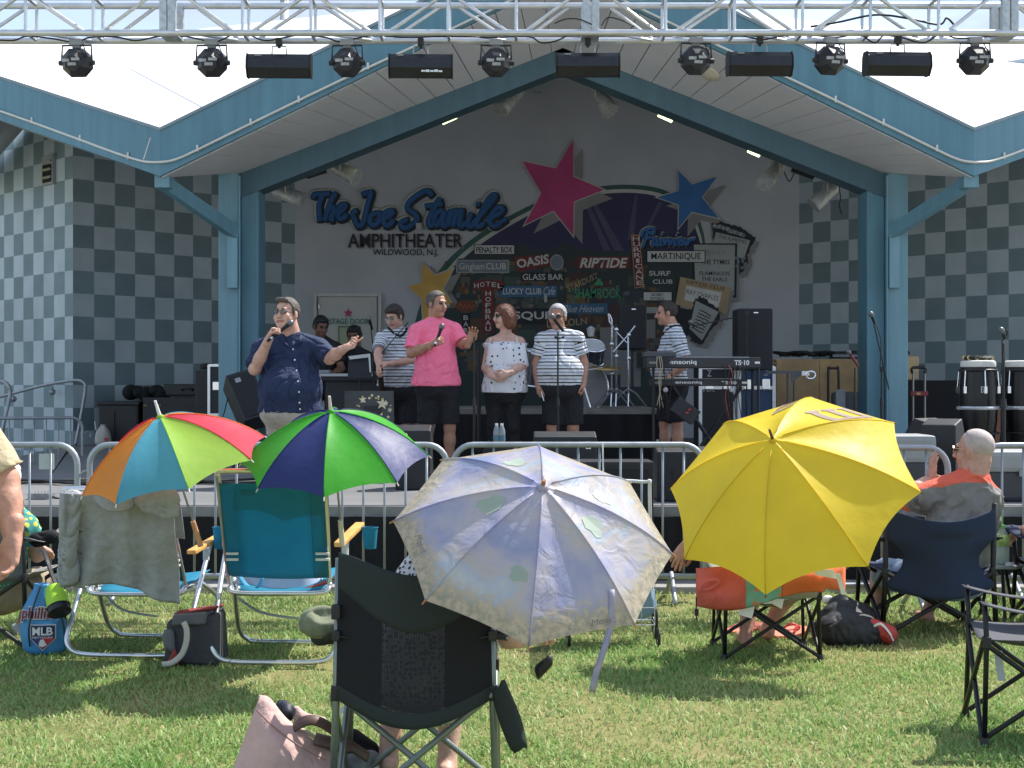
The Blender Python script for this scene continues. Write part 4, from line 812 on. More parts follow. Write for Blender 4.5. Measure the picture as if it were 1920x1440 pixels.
# speakers on poles
def spk(x0, x1, y0, y1, z, lb, dep=.4, pole=True):
    a, b = W(x0, y0, z), W(x1, y1, z); r = thing('pole_speaker', lb, 'speaker', ((a.x+b.x)/2, z+.2, SH)); c = (a+b)/2+Vector((0, dep/2, 0)); w = b.x-a.x; h = a.z-b.z
    MB().poly([(a.x, z+.02, b.z), (b.x, z+.02, b.z), (b.x+.0, z+.02, a.z), (a.x, z+.02, a.z)], (0, dep, 0)).build('cabinet', M_CASE, r, bev=.018)
    MB().grid(lambda u, v: (a.x+.01+u*(w-.02), z-.02*math.sin(u*math.pi)+.012, b.z+.012+v*(h-.024)), 8, 2).build('grille', M_GRILL, r, smooth=True)
    MB().box(((a.x+b.x)/2, z-.012, a.z-.05), (.05, .01, .012)).build('badge', M_CHROME, r)
    if pole:
        MB().cyl((c.x, c.y, SH+.1), (c.x, c.y, b.z+.02), .019, None, 12).build('pole', M_BLACKM, r)
        for k in range(3): t = k*2.094+.3; MB().cyl((c.x, c.y, SH+.5), (c.x+.42*math.cos(t), c.y+.42*math.sin(t), SH+.015), .013).build('leg', M_BLACKM, r)
    return r
spk(1163, 1213, 572, 655, 16.4, 'black loudspeaker on a pole behind the keyboard player'); spk(1384, 1450, 578, 694, 15.4, 'larger black loudspeaker on a pole right of the keyboards')
# keyboards
r = thing('keyboard_stand', 'two black keyboards on a tiered stand before the striped keyboard player', 'keyboard', (bx(1310, 13.6), 13.6, SH))
def kb(x0, x1, y0, y1, z, dep):
    a, b = W(x0, y0, z), W(x1, y1, z); k = MB().box(((a.x+b.x)/2, z+dep/2, (a.z+b.z)/2), (b.x-a.x, dep, a.z-b.z), bev=.012).build('keyboard', mat('keyboard shell', (.022, .023, .028), .42, 0, .2, 12), r)
    MB().box(((a.x+b.x)/2, z+dep-.07, a.z+.004), (b.x-a.x-.15, .13, .012)).build('keys', MATS['ivory keys'], k)
    q = lambda p0, p1, s0, s1: quadmap(W(p0, s0, z-.003), W(p1, s0, z-.003), W(p1, s1, z-.003), W(p0, s1, z-.003))
    ym = (y0+y1)/2; hh = (y1-y0)*.2
    text('ensoniq', q(x0+44, x0+94, ym-hh*1.3, ym+hh*1.3), M_WHITE, k, bold=.02); text('TS·10', q(x1-49, x1-21, ym-hh*1.2, ym+hh*1.2), M_WHITE, k, bold=.03)
    MB().box(W(x1-6, ym, z-.003), (.05, .004, .02)).build('logo', M_WHITE, k)
    MB().box(W(x0+12, ym, z-.003), (.07, .004, .022)).build('connector_strip', mat('jack grey', (.2, .2, .2), .5), k)
kb(1212, 1426, 670, 690, 13.45, .34); kb(1222, 1402, 711, 724, 13.6, .3)
m_ = MB().box(W(1236, 665, 13.6), (.32, .2, .05), bev=.008).build('small_mixer', mat('mixer grey', (.06, .065, .075), .5), r)
for s in range(8): MB().cyl(W(1215+s*6, 662, 13.52), W(1215+s*6, 659, 13.52), .007).build('knob', mat('knob pale', (.4, .4, .4), .5), m_)
for x in (1225, 1422): MB().cyl(W(x, 670, 13.55), (bx(x, 13.55), 13.55, SH), .015).build('upright', M_BLACKM, r)
for a, b in (((1262, 725), (1400, 925)), ((1390, 725), (1255, 925))): MB().tube([W(*a, 13.6), W(*b, 13.6)], .019, 8).build('cross_brace', M_BLACKM, r)
for i in range(8):
    x = 1232+i*3.5; MB().tube(spl([W(x, 668, 13.42), W(x+4*math.sin(i), 690, 13.38), W(x+2+6*math.cos(i*2), 715, 13.4), W(x+8*math.sin(i*1.7), 760+i*4, 13.45)], 5), .004, 5).build('lead', mat('pale lead', (.4, .34, .22), .6) if i < 3 else M_CABLE, r)
for i in range(7):
    x = 1360+i*6; MB().tube(spl([W(x, 685, 13.42), W(x+8*math.sin(i*2), 705, 13.38), W(x-6, 740, 13.42), W(x+5*math.cos(i), 790, 13.5)], 5), .0045, 5).build('lead', mat('red lead', (.3, .06, .05), .6) if i == 1 else M_CABLE, r)
MB().box(W(1284, 770, 13.4), (.26, .12, .16), Matrix.Rotation(R(35), 3, 'Y'), bev=.01).build('pedal_unit', M_CASE, r)
for x, y in ((1288, 774), (1293, 768)): MB().box(W(x, y, 13.3), (.03, .02, .018)).build('red_light', mat('red plastic', (.35, .02, .03), .4), r)
for x, y in ((1248, 731), (1372, 731)): MB().ell(W(x, y, 13.4), (.025, .02, .025)).build('knob', MATS['knob pale'], r)
micstand('microphone on a long level boom behind the keyboard player', 1400, 588, 15.2, ((1302, 612, 14.8), (1293, 602, 14.75)), ((1385, 594, 15.2), (1300, 611, 14.8)))
# road cases right
def roadcase(lb, x0, x1, y0, z, m, txt, par=None):
    a = W(x0, y0, z); b = W(x1, y0, z); r = thing('road_case', lb, 'road case', ((a.x+b.x)/2, z+.3, SH), 'road cases behind the keyboards'); h = a.z-SH
    MB().box(((a.x+b.x)/2, z+.3, SH+.1+(h-.1)/2), (b.x-a.x, .6, h-.1)).build('body', m, r)
    for X in (a.x, b.x): MB().box((X, z, SH+.1+(h-.1)/2), (.04, .04, h-.08)).build('edge', M_ALU, r)
    for zz in (a.z, a.z-.24, SH+.12): MB().box(((a.x+b.x)/2, z-.008, zz), (b.x-a.x, .03, .04)).build('edge', M_ALU, r)
    for X in (a.x+.1, b.x-.1): MB().box((X, z-.02, a.z-.2), (.1, .03, .13), bev=.01).build('latch', M_CHROME, r); MB().cyl((X, z+.1, SH+.05), (X+.04, z+.1, SH+.05), .05, None, 14).build('castor', M_BLACK, r)
    for k, (t, x, y, w_, h_) in enumerate(txt): text(t, quadmap(W(x, y, z-.006), W(x+w_, y, z-.006), W(x+w_, y+h_, z-.006), W(x, y+h_, z-.006)), mat('stencil paint', (.45, .46, .47), .7), r, bold=.01)
    return r
roadcase('black road case with aluminium edging marked MA', 1313, 1378, 689, 16.3, M_CASE, [('MA.', 1319, 727, 22, 8), ('Z', 1326, 694, 8, 12)])
roadcase('blue road case with stencilled lettering beside the black one', 1386, 1451, 689, 16.2, mat('blue case laminate', (.02, .055, .13), .5, 0, .2, 8), [('MA W ER', 1390, 723, 55, 9), ('Z', 1432, 694, 8, 10)])
# plywood crate with coiled cables
r = thing('plywood_crate', 'large plywood crate against the right checkered wall', 'crate', (bx(1535, 17.2), 17.5, SH))
a, b = W(1456, 674, 17.1), W(1618, 674, 17.1)
for k in range(2): MB().box((a.x+(k+.5)*(b.x-a.x)/2, 17.12, (a.z+SH)/2), ((b.x-a.x)/2-.006, .03, a.z-SH)).build('front_panel', M_PLY, r)
MB().box(((a.x+b.x)/2, 17.45, a.z-.01), (b.x-a.x, .68, .03)).build('lid', M_PLY, r); MB().box(((a.x+b.x)/2, 17.5, (a.z+SH)/2-.02), (b.x-a.x-.02, .6, a.z-SH-.05)).build('body', M_PLY, r)
o = MB()
for k in range(9):
    c = Vector((a.x+.12+k*.11, 17.4+.08*math.sin(k*2), a.z+.03)); o.tube([c+Vector((.1*math.cos(t*.6)*(1+.2*math.sin(k)), .1*math.sin(t*.6), .02+.05*abs(math.sin(t*.33+k)))) for t in range(22)], .016, 5)
tag(o.build('cable_heap', M_CABLE), 'heap of coiled black cables lying on the plywood crate', 'cable')
r = thing('rack_unit', 'slim black rack unit lying on the plywood crate', 'rack unit', W(1590, 672, 17.2)); MB().box(W(1588, 667, 17.35), (.38, .3, .07), bev=.006).build('chassis', M_CASE, r); MB().box(W(1588, 667, 17.192), (.36, .01, .03)).build('front_panel', mat('rack grey', (.2, .2, .21), .5, .4), r)
# steel folding stand with round clamp
r = thing('folding_stand', 'grey steel folding stand with a round clamp before the plywood crate', 'stand', (bx(1480, 15.8), 15.8, SH))
MB().box(W(1475, 698, 15.8), (.5, .06, .035)).build('top_bar', mat('grey steel bar', (.10, .105, .115), .45, .6), r)
for x in (1477, 1489): MB().cyl(W(x, 700, 15.8), (bx(x, 15.8), 15.8, SH), .014).build('leg', MATS['grey steel bar'], r)
MB().poly([W(1484, 700, 15.78), W(1506, 700, 15.78), W(1484, 718, 15.78)], (0, .02, 0)).build('gusset', MATS['grey steel bar'], r)
MB().tube([W(1520+9*math.cos(t*.4189), 703+7*math.sin(t*.4189), 15.76) for t in range(15)], .012, 6, closed=True).build('clamp_ring', M_CHROME, r); MB().box(W(1510, 700, 15.77), (.09, .03, .05)).build('clamp', M_CHROME, r)
# suitcase and carts
r = thing('suitcase', 'grey wheeled suitcase with its handle raised before the plywood crate', 'suitcase', (bx(1588, 16.4), 16.5, SH))
MB().box(W(1588, 775, 16.5)+Vector((0, .05, -.1)), (.34, .2, .72), bev=.05).build('shell', mat('grey suitcase cloth', (.12, .12, .125), .8, 0, .2, 10), r); MB().box(W(1576, 752, 16.4), (.12, .04, .28), bev=.02).build('pocket', mat('light grey pocket', (.26, .27, .28), .8), r)
MB().tube(spl([W(1553, 800, 16.5), W(1553, 697, 16.5), W(1556, 691, 16.5), W(1568, 691, 16.5), W(1572, 697, 16.5), W(1573, 800, 16.5)], 4), .016, 8).build('handle', M_BLACK, r, smooth=True)
r = thing('luggage_cart', 'red and steel folding luggage cart standing beside the right column', 'luggage cart', (bx(1722, 17.2), 17.2, SH))
for x in (1712, 1734): MB().cyl(W(x, 690, 17.2), (bx(x, 17.2), 17.2, SH+.02), .013).build('upright', mat('cart steel', (.28, .27, .27), .4, .7), r)
MB().tube(spl([W(1711, 700, 17.2), W(1711, 690, 17.2), W(1734, 690, 17.2), W(1734, 700, 17.2)], 4), .02, 8).build('grip', M_BLACK, r)
for y in (738, 795): MB().box(W(1723, y, 17.18), (.22, .05, .06), bev=.01).build('cross_bar', mat('cart red', (.2, .02, .03), .5), r)
MB().box(W(1722, 738, 17.15), (.05, .01, .025)).build('label', mat('cart label', (.5, .35, .08), .5), r); MB().box((bx(1722, 17.2), 17.0, SH+.02), (.24, .3, .02)).build('toe_plate', M_BLACKM, r)
# right wing platform, tan box, congas
r = thing('draped_platform', 'black draped platform along the right checkered wall', 'platform', (bx(1830, 18.4), 18.8, SH))
a = W(1690, 713, 18.3); MB().box((a.x+1.3, 18.8, (a.z+SH)/2), (2.6, .9, a.z-SH)).build('drape', M_CLOTHBLK, r)
r = thing('tan_box', 'tan wooden box standing on the draped platform beside the column', 'box', W(1705, 713, 18.5)); b = W(1724, 668, 18.5)
MB().box((b.x-.25, 18.7, (a.z+b.z)/2+.003), (.5, .36, b.z-a.z-.006), bev=.015).build('case', mat('light birch', (.46, .34, .18), .6, 0, .15, 6), r); MB().ell((b.x-.2, 18.7, b.z+.05), (.13, .1, .06)).build('cloth', M_CLOTHBLK, r, smooth=True)
M_CON = mat('black lacquer', (.008, .008, .009), .28, 0, .1, spec=.35)
def conga(x, z, lb, tam):
    X = bx(x, z); h = 1.5+(722-684)/FPX*z-SH; r = thing('conga_drum', lb, 'conga', (X, z, SH), 'conga drums')
    pr = [(.105, .02), (.112, .1), (.135, .35), (.158, .58), (.165, .72), (.162, .82), (.15, h-.02)]
    MB().lathe((X, z, SH), pr, 32).build('shell', M_CON, r, smooth=40)
    MB().lathe((X, z, SH), [(.145, h-.03), (.152, h), (.146, h+.03), (.13, h+.037), (.001, h+.037)], 32).build('head', mat('rawhide head', (.62, .60, .55), .6, 0, .1, 20), r, smooth=40)
    MB().tube([(X+.158*math.cos(t*.2094), z+.158*math.sin(t*.2094), SH+h-.05) for t in range(30)], .012, 8, closed=True).build('crown', M_BLACKM, r, smooth=True)
    MB().tube([(X+.169*math.cos(t*.2094), z+.169*math.sin(t*.2094), SH+.70) for t in range(30)], .016, 6, flat=1.2, closed=True).build('band', mat('glitter band', (.52, .53, .54), .3, .5, .4, 120), r)
    for k in range(6):
        t = k*1.047+.55; d = Vector((math.cos(t), math.sin(t), 0)); MB().cyl(Vector((X, z, SH+h-.05))+d*.163, Vector((X, z, SH+h-.2))+d*.176, .006).box(Vector((X, z, SH+h-.22))+d*.172, (.025, .025, .06)).build('tuning_lug', M_CHROME, r)
    bd = MB().box((X-.004, z-.166, SH+.86), (.055, .006, .055), bev=.004).build('badge', M_WHITE, r); MB().box((X-.004, z-.1705, SH+.86), (.046, .003, .046)).build('badge_face', M_BLACK, bd)
    a = Vector((X-.004, z-.1735, SH+.86)); text('LP', quadmap(a+Vector((-.015, 0, .018)), a+Vector((.015, 0, .018)), a+Vector((.015, 0, -.016)), a+Vector((-.015, 0, -.016))), M_WHITE, bd)
    for s in (0, 2.094, 4.189): MB().tube([(X+.17*math.cos(s+.4), z+.17*math.sin(s+.4), SH+.5), (X+.24*math.cos(s+.4), z+.24*math.sin(s+.4), SH+.01)], .012, 8).build('stand_leg', M_BLACKM, r)
    MB().tube([(X+.172*math.cos(t*.2094), z+.172*math.sin(t*.2094), SH+.48) for t in range(30)], .009, 6, closed=True).build('stand_ring', M_BLACKM, r)
    if tam:
        q = thing('tambourine', 'black tambourine with brass jingles lying on the left conga', 'tambourine', (X, z, SH+h+.037))
        MB().tube([(X+.11*math.cos(t*.2513), z+.09*math.sin(t*.2513), SH+h+.06) for t in range(25)], .018, 6, flat=1.2, closed=True).build('frame', M_BLACK, q)
        for k in range(10): t = k*.628; MB().lathe((X+.118*math.cos(t), z+.098*math.sin(t), SH+h+.06), [(.022, -.003), (.022, .003)], 10, Matrix.Rotation(1.2, 3, 'X')).build('jingle', mat('brass jingle', (.6, .45, .16), .3, .9), q)
conga(1834, 12.0, 'black conga drum carrying a tambourine right of the column', True); conga(1916, 12.1, 'black conga drum cut by the picture edge behind the microphone stand', False)
r = thing('tan_board', 'reddish brown board leaning behind the conga drums', 'board', (bx(1878, 12.6), 12.6, SH)); MB().box((bx(1872, 12.55), 12.6, .95), (.3, .03, .72), Matrix.Rotation(R(-6), 3, 'X')).build('sheet', mat('red brown wood', (.22, .10, .05), .6, 0, .2, 6), r); MB().box((bx(1872, 12.55), 12.66, .62), (.3, .1, .04)).build('foot', M_PLY, r)
# grey lidded plastic cases on the stage edge
def tub(x0, x1, y0, z, lb):
    a, b = W(x0, y0, z), W(x1, y0, z); r = thing('plastic_case', lb, 'case', ((a.x+b.x)/2, z+.2, SH), 'grey plastic cases on the stage edge'); h = a.z-SH; cx = (a.x+b.x)/2
    MB().box((cx, z+.22, SH+h*.78), (b.x-a.x, .44, h*.42), bev=.04).build('lid', M_LTGR, r); MB().box((cx, z+.22, SH+h*.3), (b.x-a.x-.05, .4, h*.58), bev=.03).build('base', mat('dark tub', (.05, .05, .055), .5), r)
    MB().box((cx, z-.004, SH+h*.56), (.07, .02, .05), bev=.006).build('latch', M_LTGR, r)
tub(1610, 1758, 815, 10.6, 'grey lidded plastic case on the stage edge behind the yellow umbrella'); tub(1848, 1990, 845, 10.5, 'grey lidded plastic case behind the right hand barrier')
r = thing('small_amplifier', 'small black amplifier on the deck between the woman and the pink shirted man', 'amplifier', (bx(935, 12.7), 12.7, SH)); zt = W(935, 836, 12.7).z; MB().box((bx(937, 12.7), 12.8, (SH+zt)/2), (.3, .26, zt-SH), bev=.015).build('cabinet', M_CASE, r); MB().box((bx(937, 12.7), 12.666, (SH+zt)/2), (.26, .012, zt-SH-.06)).build('grille', M_GRILL, r)
M_PET = mat('clear bottle plastic', (.28, .33, .33), .15, 0, .05, spec=.8, alpha=.75)
for x in (931, 941):
    r = thing('water_bottle', {931: 'clear water bottle on the small amplifier, nearer the pink shirted man', 941: 'clear water bottle on the small amplifier, nearer the striped singer'}[x], 'bottle', W(x, 836, 12.75), 'water bottles on the amplifier'); c = W(x, 836, 12.75)
    MB().lathe(c, [(.028, 0), (.032, .01), (.032, .13), (.026, .16), (.013, .19)], 14).build('body', M_PET, r, smooth=40); MB().lathe(c, [(.014, .188), (.014, .21)], 10).build('cap', M_WHITE, r); MB().lathe(c, [(.033, .05), (.033, .1)], 14).build('band', mat('bottle label', (.1, .2, .25), .5), r)
r = thing('water_bottle', 'clear water bottle standing beside the keyboard player', 'bottle', (bx(1233, 13.2), 13.2, SH)); zt = W(1233, 824, 13.2)
MB().box((zt.x, 13.25, (zt.z-.1+SH)/2-.05), (.3, .2, zt.z-SH-.2)).build('stand_block', M_CASE, r); MB().lathe((zt.x, 13.2, zt.z-.2), [(.03, 0), (.03, .13), (.013, .18), (.013, .2)], 12).build('body', M_PET, r, smooth=40)
# ------------------------------------------------------------------ people: implicit bodies meshed with surface nets
def cap(a, b, ra, rb=None, k=.02, m=0, cuts=(), op='+', u0=0): return dict(t='c', a=np.array(a, float), b=np.array(b, float), ra=ra, rb=ra if rb is None else rb, k=k, m=m, cuts=cuts, op=op, u0=u0)
def elp(c, r, Q=None, k=.03, m=0, cuts=(), op='+'): return dict(t='e', c=np.array(c, float), r=np.array(r, float), Q=np.eye(3) if Q is None else np.array(Q, float), k=k, m=m, cuts=cuts, op=op, u0=0)
def pdist(p, X):
    if p['t'] == 'c':
        ab = p['b']-p['a']; L2 = max(1e-9, ab @ ab); t = np.clip(((X-p['a']) @ ab)/L2, 0, 1)
        d = np.linalg.norm(X-p['a']-t[..., None]*ab, axis=-1)-(p['ra']+(p['rb']-p['ra'])*t)
    else:
        q = (X-p['c']) @ p['Q']; k0 = np.linalg.norm(q/p['r'], axis=-1); k1 = np.linalg.norm(q/p['r']**2, axis=-1)
        d = k0*(k0-1)/np.maximum(k1, 1e-9)
    for pt, n in p['cuts']: d = np.maximum(d, (X-np.array(pt)) @ np.array(n))
    return d
def pbound(p):
    if p['t'] == 'c':
        r = max(p['ra'], p['rb']); return np.minimum(p['a'], p['b'])-r, np.maximum(p['a'], p['b'])+r
    e = np.sqrt(((p['Q']*p['r'])**2).sum(1)); return p['c']-e, p['c']+e
def nets(prims, h):
    bs = [pbound(p) for p in prims if p['op'] == '+']; lo = np.min([b[0] for b in bs], 0)-3*h; hi = np.max([b[1] for b in bs], 0)+3*h
    n = np.ceil((hi-lo)/h).astype(int)+1; F = np.full(n, .5, np.float32)
    ax = [lo[i]+h*np.arange(n[i]) for i in range(3)]
    for p in prims:
        b0, b1 = pbound(p); mg = p['k']+2.5*h
        i0 = np.clip(np.floor((b0-mg-lo)/h).astype(int), 0, n-1); i1 = np.clip(np.ceil((b1+mg-lo)/h).astype(int)+1, 1, n)
        if (i1 <= i0).any(): continue
        X = np.stack(np.meshgrid(*[ax[i][i0[i]:i1[i]] for i in range(3)], indexing='ij'), -1)
        d = pdist(p, X).astype(np.float32); sl = tuple(slice(i0[i], i1[i]) for i in range(3)); f = F[sl]; k = max(p['k'], 1e-5)
        if p['op'] == '+': hh = np.maximum(k-np.abs(f-d), 0)/k; F[sl] = np.minimum(f, d)-hh*hh*k*.25
        else: d = -d; hh = np.maximum(k-np.abs(f-d), 0)/k; F[sl] = np.maximum(f, d)+hh*hh*k*.25
    s = F < 0; cs = [s[i:n[0]-1+i, j:n[1]-1+j, l:n[2]-1+l] for i in (0, 1) for j in (0, 1) for l in (0, 1)]
    al = np.logical_and.reduce(cs); an = np.logical_or.reduce(cs); act = an & ~al; idx = np.argwhere(act)
    if len(idx) == 0: return np.zeros((0, 3)), []
    V = np.zeros((len(idx), 3)); cnt = np.zeros(len(idx)); g = lambda o: F[idx[:, 0]+o[0], idx[:, 1]+o[1], idx[:, 2]+o[2]]
    cr = [(i, j, l) for i in (0, 1) for j in (0, 1) for l in (0, 1)]
    for a in cr:
        for d in range(3):
            if a[d]: continue
            b = list(a); b[d] = 1; fa, fb = g(a), g(b); w = (fa < 0) != (fb < 0); t = np.where(w, fa/np.where(fa == fb, 1, fa-fb), 0)
            P = np.array(a, float)[None]+t[:, None]*(np.array(b)-np.array(a))[None]; V += P*w[:, None]; cnt += w
    V = lo+(idx+V/cnt[:, None])*h
    mp_ = -np.ones(act.shape, int); mp_[tuple(idx.T)] = np.arange(len(idx)); Q = []
    for d in range(3):
        a = np.take(s, range(n[d]-1), d); b = np.take(s, range(1, n[d]), d); e = np.argwhere(a != b); o1, o2 = [x for x in range(3) if x != d]
        e = e[(e[:, o1] > 0) & (e[:, o2] > 0) & (e[:, o1] < n[o1]-1) & (e[:, o2] < n[o2]-1)]
        if len(e) == 0: continue
        def cell(x, y): c = e.copy(); c[:, o1] -= x; c[:, o2] -= y; return mp_[tuple(c.T)]
        Q.append(np.stack([cell(1, 1), cell(0, 1), cell(0, 0), cell(1, 0)], 1))
    return V, np.concatenate(Q)
def vnoise(P, f, seed=0):
    x, y, z = (P*f).T; s = seed
    return (np.sin(x*1.3+1.7*np.sin(z*.9+s)+s)+np.sin(y*1.7+1.3*np.sin(x*1.1+2*s)+2.1*s)+np.sin(z*1.1+1.9*np.sin(y*1.3+s*.7)+.3*s))/3
def implicit(name, groups, mats, parent, wrinkle=0, wf=18, wz=.45, seed=1):
    """groups: list of (prims, voxel); all go into one mesh"""
    VV, FF, MI, UU = [], [], [], []; off = 0
    for prims, h in groups:
        V, Q = nets(prims, h)
        if len(V) == 0: continue
        pos = [p for p in prims if p['op'] == '+']; D = np.stack([pdist(p, V) for p in pos]); am = D.argmin(0)
        U = np.zeros(len(V))
        for i, p in enumerate(pos):
            w = am == i
            if not w.any(): continue
            if p['t'] == 'c' and p['u0']: ab = p['b']-p['a']; L = np.linalg.norm(ab); U[w] = p['u0']-((V[w]-p['a']) @ ab)/L
            else: U[w] = V[w][:, 2]
        mi = np.array([p['m'] for p in pos])[am]
        if wrinkle:
            nn = np.zeros_like(V); q0, q1, q2, q3 = (V[Q[:, i]] for i in range(4)); fn_ = np.cross(q2-q0, q3-q1)
            for i in range(4): np.add.at(nn, Q[:, i], fn_)
            nn /= np.maximum(np.linalg.norm(nn, axis=1), 1e-9)[:, None]; cen = V.mean(0); nn *= np.sign(((V-cen)*nn).sum(1).mean()); nn[:, 2] *= .25
            W_ = (V-cen).copy(); W_[:, 2] *= wz; W_ += .05*np.stack([vnoise(V, 9, seed+k) for k in range(3)], 1)
            n1 = vnoise(W_, wf, seed); n2 = vnoise(W_+.7, wf*1.9, seed+3); rg = (1-np.minimum(1, np.abs(n1)*2.2))**2
            V = V+nn*(wrinkle*(rg*1.1-.35)+wrinkle*.45*n2)[:, None]
        VV.append(V); FF.append(Q+off); MI.append(mi); UU.append(U); off += len(V)
    V = np.concatenate(VV); Q = np.concatenate(FF); MI = np.concatenate(MI); UU = np.concatenate(UU)
    me = bpy.data.meshes.new(name); me.from_pydata(V.tolist(), [], Q.tolist())
    for m in mats: me.materials.append(m)
    if len(mats) > 1: me.polygons.foreach_set('material_index', MI[Q[:, 0]].astype(np.int32))
    at = me.attributes.new('u', 'FLOAT', 'POINT'); at.data.foreach_set('value', UU.astype(np.float32))
    me.polygons.foreach_set('use_smooth', [True]*len(me.polygons))
    bm = bmesh.new(); bm.from_mesh(me); bmesh.ops.recalc_face_normals(bm, faces=bm.faces); bm.to_mesh(me); bm.free()
    return link(name, me, parent)
def ex_skin(m, t, b, co):
    b.inputs['Subsurface Weight'].default_value = .12; b.inputs['Subsurface Radius'].default_value = (.012, .005, .003)
def skin(n, c): return mat('skin '+n, c, .5, 0, .20, 26, .25, 70, extra=ex_skin, spec=.35)
def ex_stripe(m, t, b, co):
    N, L = t.nodes, t.links; a = N.new('ShaderNodeAttribute'); a.attribute_name = 'u'
    d = N.new('ShaderNodeMath'); d.operation = 'DIVIDE'; d.inputs[1].default_value = .066; f = N.new('ShaderNodeMath'); f.operation = 'FRACT'
    r = N.new('ShaderNodeValToRGB'); r.color_ramp.interpolation = 'LINEAR'; e = r.color_ramp.elements
    e[0].position = 0; e[0].color = (.012, .012, .015, 1); e[1].position = 1; e[1].color = (.66, .67, .69, 1)
    for p, c in ((.17, (.012, .012, .015, 1)), (.2, (.66, .67, .69, 1)), (.44, (.66, .67, .69, 1)), (.5, (.30, .32, .38, 1)), (.68, (.36, .38, .44, 1)), (.76, (.66, .67, .69, 1)), (.97, (.66, .67, .69, 1))):
        q = e.new(p); q.color = c
    L.new(a.outputs['Fac'], d.inputs[0]); L.new(d.outputs[0], f.inputs[0]); L.new(f.outputs[0], r.inputs[0]); L.new(r.outputs[0], b.inputs['Base Color'])
M_STRIPE = mat('striped polo knit', (.6, .6, .6), .85, 0, 0, bump=.5, bscale=24, bdist=.015, extra=ex_stripe)
def ex_dots(scale, thr, base, dot):
    def f(m, t, b, co):
        v = t.nodes.new('ShaderNodeTexVoronoi'); v.inputs['Scale'].default_value = scale; v.inputs['Randomness'].default_value = .55
        r = t.nodes.new('ShaderNodeMapRange'); r.inputs['From Min'].default_value = thr; r.inputs['From Max'].default_value = thr*1.12
        mx = t.nodes.new('ShaderNodeMix'); mx.data_type = 'RGBA'; mx.inputs['A'].default_value = (*dot, 1); mx.inputs['B'].default_value = (*base, 1)
        t.links.new(co.outputs['Object'], v.inputs['Vector']); t.links.new(v.outputs['Distance'], r.inputs[0]); t.links.new(r.outputs[0], mx.inputs['Factor']); t.links.new(mx.outputs['Result'], b.inputs['Base Color'])
    return f
M_DOTS = mat('polka dot blouse', (.7, .7, .7), .8, 0, 0, bump=.2, bscale=60, extra=ex_dots(18, .2, (.70, .70, .73), (.012, .012, .02)))
M_FLORAL = mat('black floral print on white', (.6, .6, .6), .8, 0, 0, extra=ex_dots(60, .40, (.55, .55, .55), (.02, .02, .025)))
def cloth(n, c, var=.1): return mat(n, c, .85, 0, var, 5, .7, 24, bdist=.02)
M_LIP = mat('lips', (.30, .12, .10), .5); M_EYE = mat('eye dark', (.03, .022, .018), .25, 0, 0); M_LENS = mat('sunglass lens', (.01, .009, .008), .12, 0, 0, coat=.6); M_SHOE = cloth('dark shoe', (.03, .03, .032))
A = lambda v: np.array(v, float)
def nrm(v): v = A(v); return v/max(1e-9, np.linalg.norm(v))
def hand(wr, d, n, curl=.35, thumb=1, sc=1.0, spread=.1, tc=.3, fc=None):
    """wrist, finger direction, palm normal (towards the inside of the hand); five fingers"""
    wr = A(wr); d = nrm(d); n = nrm(A(n)-d*(A(n) @ d)); s = np.cross(d, n)*thumb; P = []
    kn = []
    for i, o in enumerate((.031, .0105, -.0105, -.031)):
        k = wr+d*(.088-.006*abs(i-1.2))*sc+s*o*sc; P.append(cap(wr+s*o*.55*sc+d*.012, k, .0135*sc, .0125*sc, .016)); kn.append(k)
    P.append(elp(wr+d*.045*sc, (.018*sc, .042*sc, .04*sc), np.stack([n, d, s], 1), .012))
    for i, (k, L) in enumerate(zip(kn, (.074, .083, .076, .06))):
        c = (fc[i] if fc else curl); dirn = nrm(d+s*(1.5-i)*spread*.5); p = k; ang = 0; r = .0098*sc if i < 3 else .0085*sc
        for j, fr in enumerate((.45, .31, .24)):
            ang += c*(.9 if j == 0 else 1.1); q = p+(dirn*math.cos(ang)+n*math.sin(ang))*L*fr*sc; P.append(cap(p, q, r, r*.93, .004)); p = q; r *= .93
    P.append(cap(wr-d*.05*sc, wr+d*.015*sc, .0295*sc, .026*sc, .02))
    a = wr+d*.02*sc+s*.022*sc; b = a+nrm(d*.75+s*.75+n*(.25+tc*.5))*.045*sc; c = b+nrm(d*.95+s*(.35-tc)+n*(.2+tc))*.034*sc; e = c+nrm(d*1+s*(.1-tc*1.2)+n*(.2+tc))*.027*sc
    P += [cap(a, b, .0155*sc, .0125*sc, .014), cap(b, c, .0115*sc, .0105*sc, .004), cap(c, e, .0105*sc, .009*sc, .004)]
    return P
def headframe(yaw, pitch, roll=0):
    y, p = R(yaw), R(pitch); f = A((math.sin(y)*math.cos(p), -math.cos(y)*math.cos(p), -math.sin(p))); s = nrm(np.cross(f, (0, 0, 1))); u = np.cross(s, f)
    if roll: c, q = math.cos(R(roll)), math.sin(R(roll)); s, u = s*c+u*q, u*c-s*q
    return f, s, u
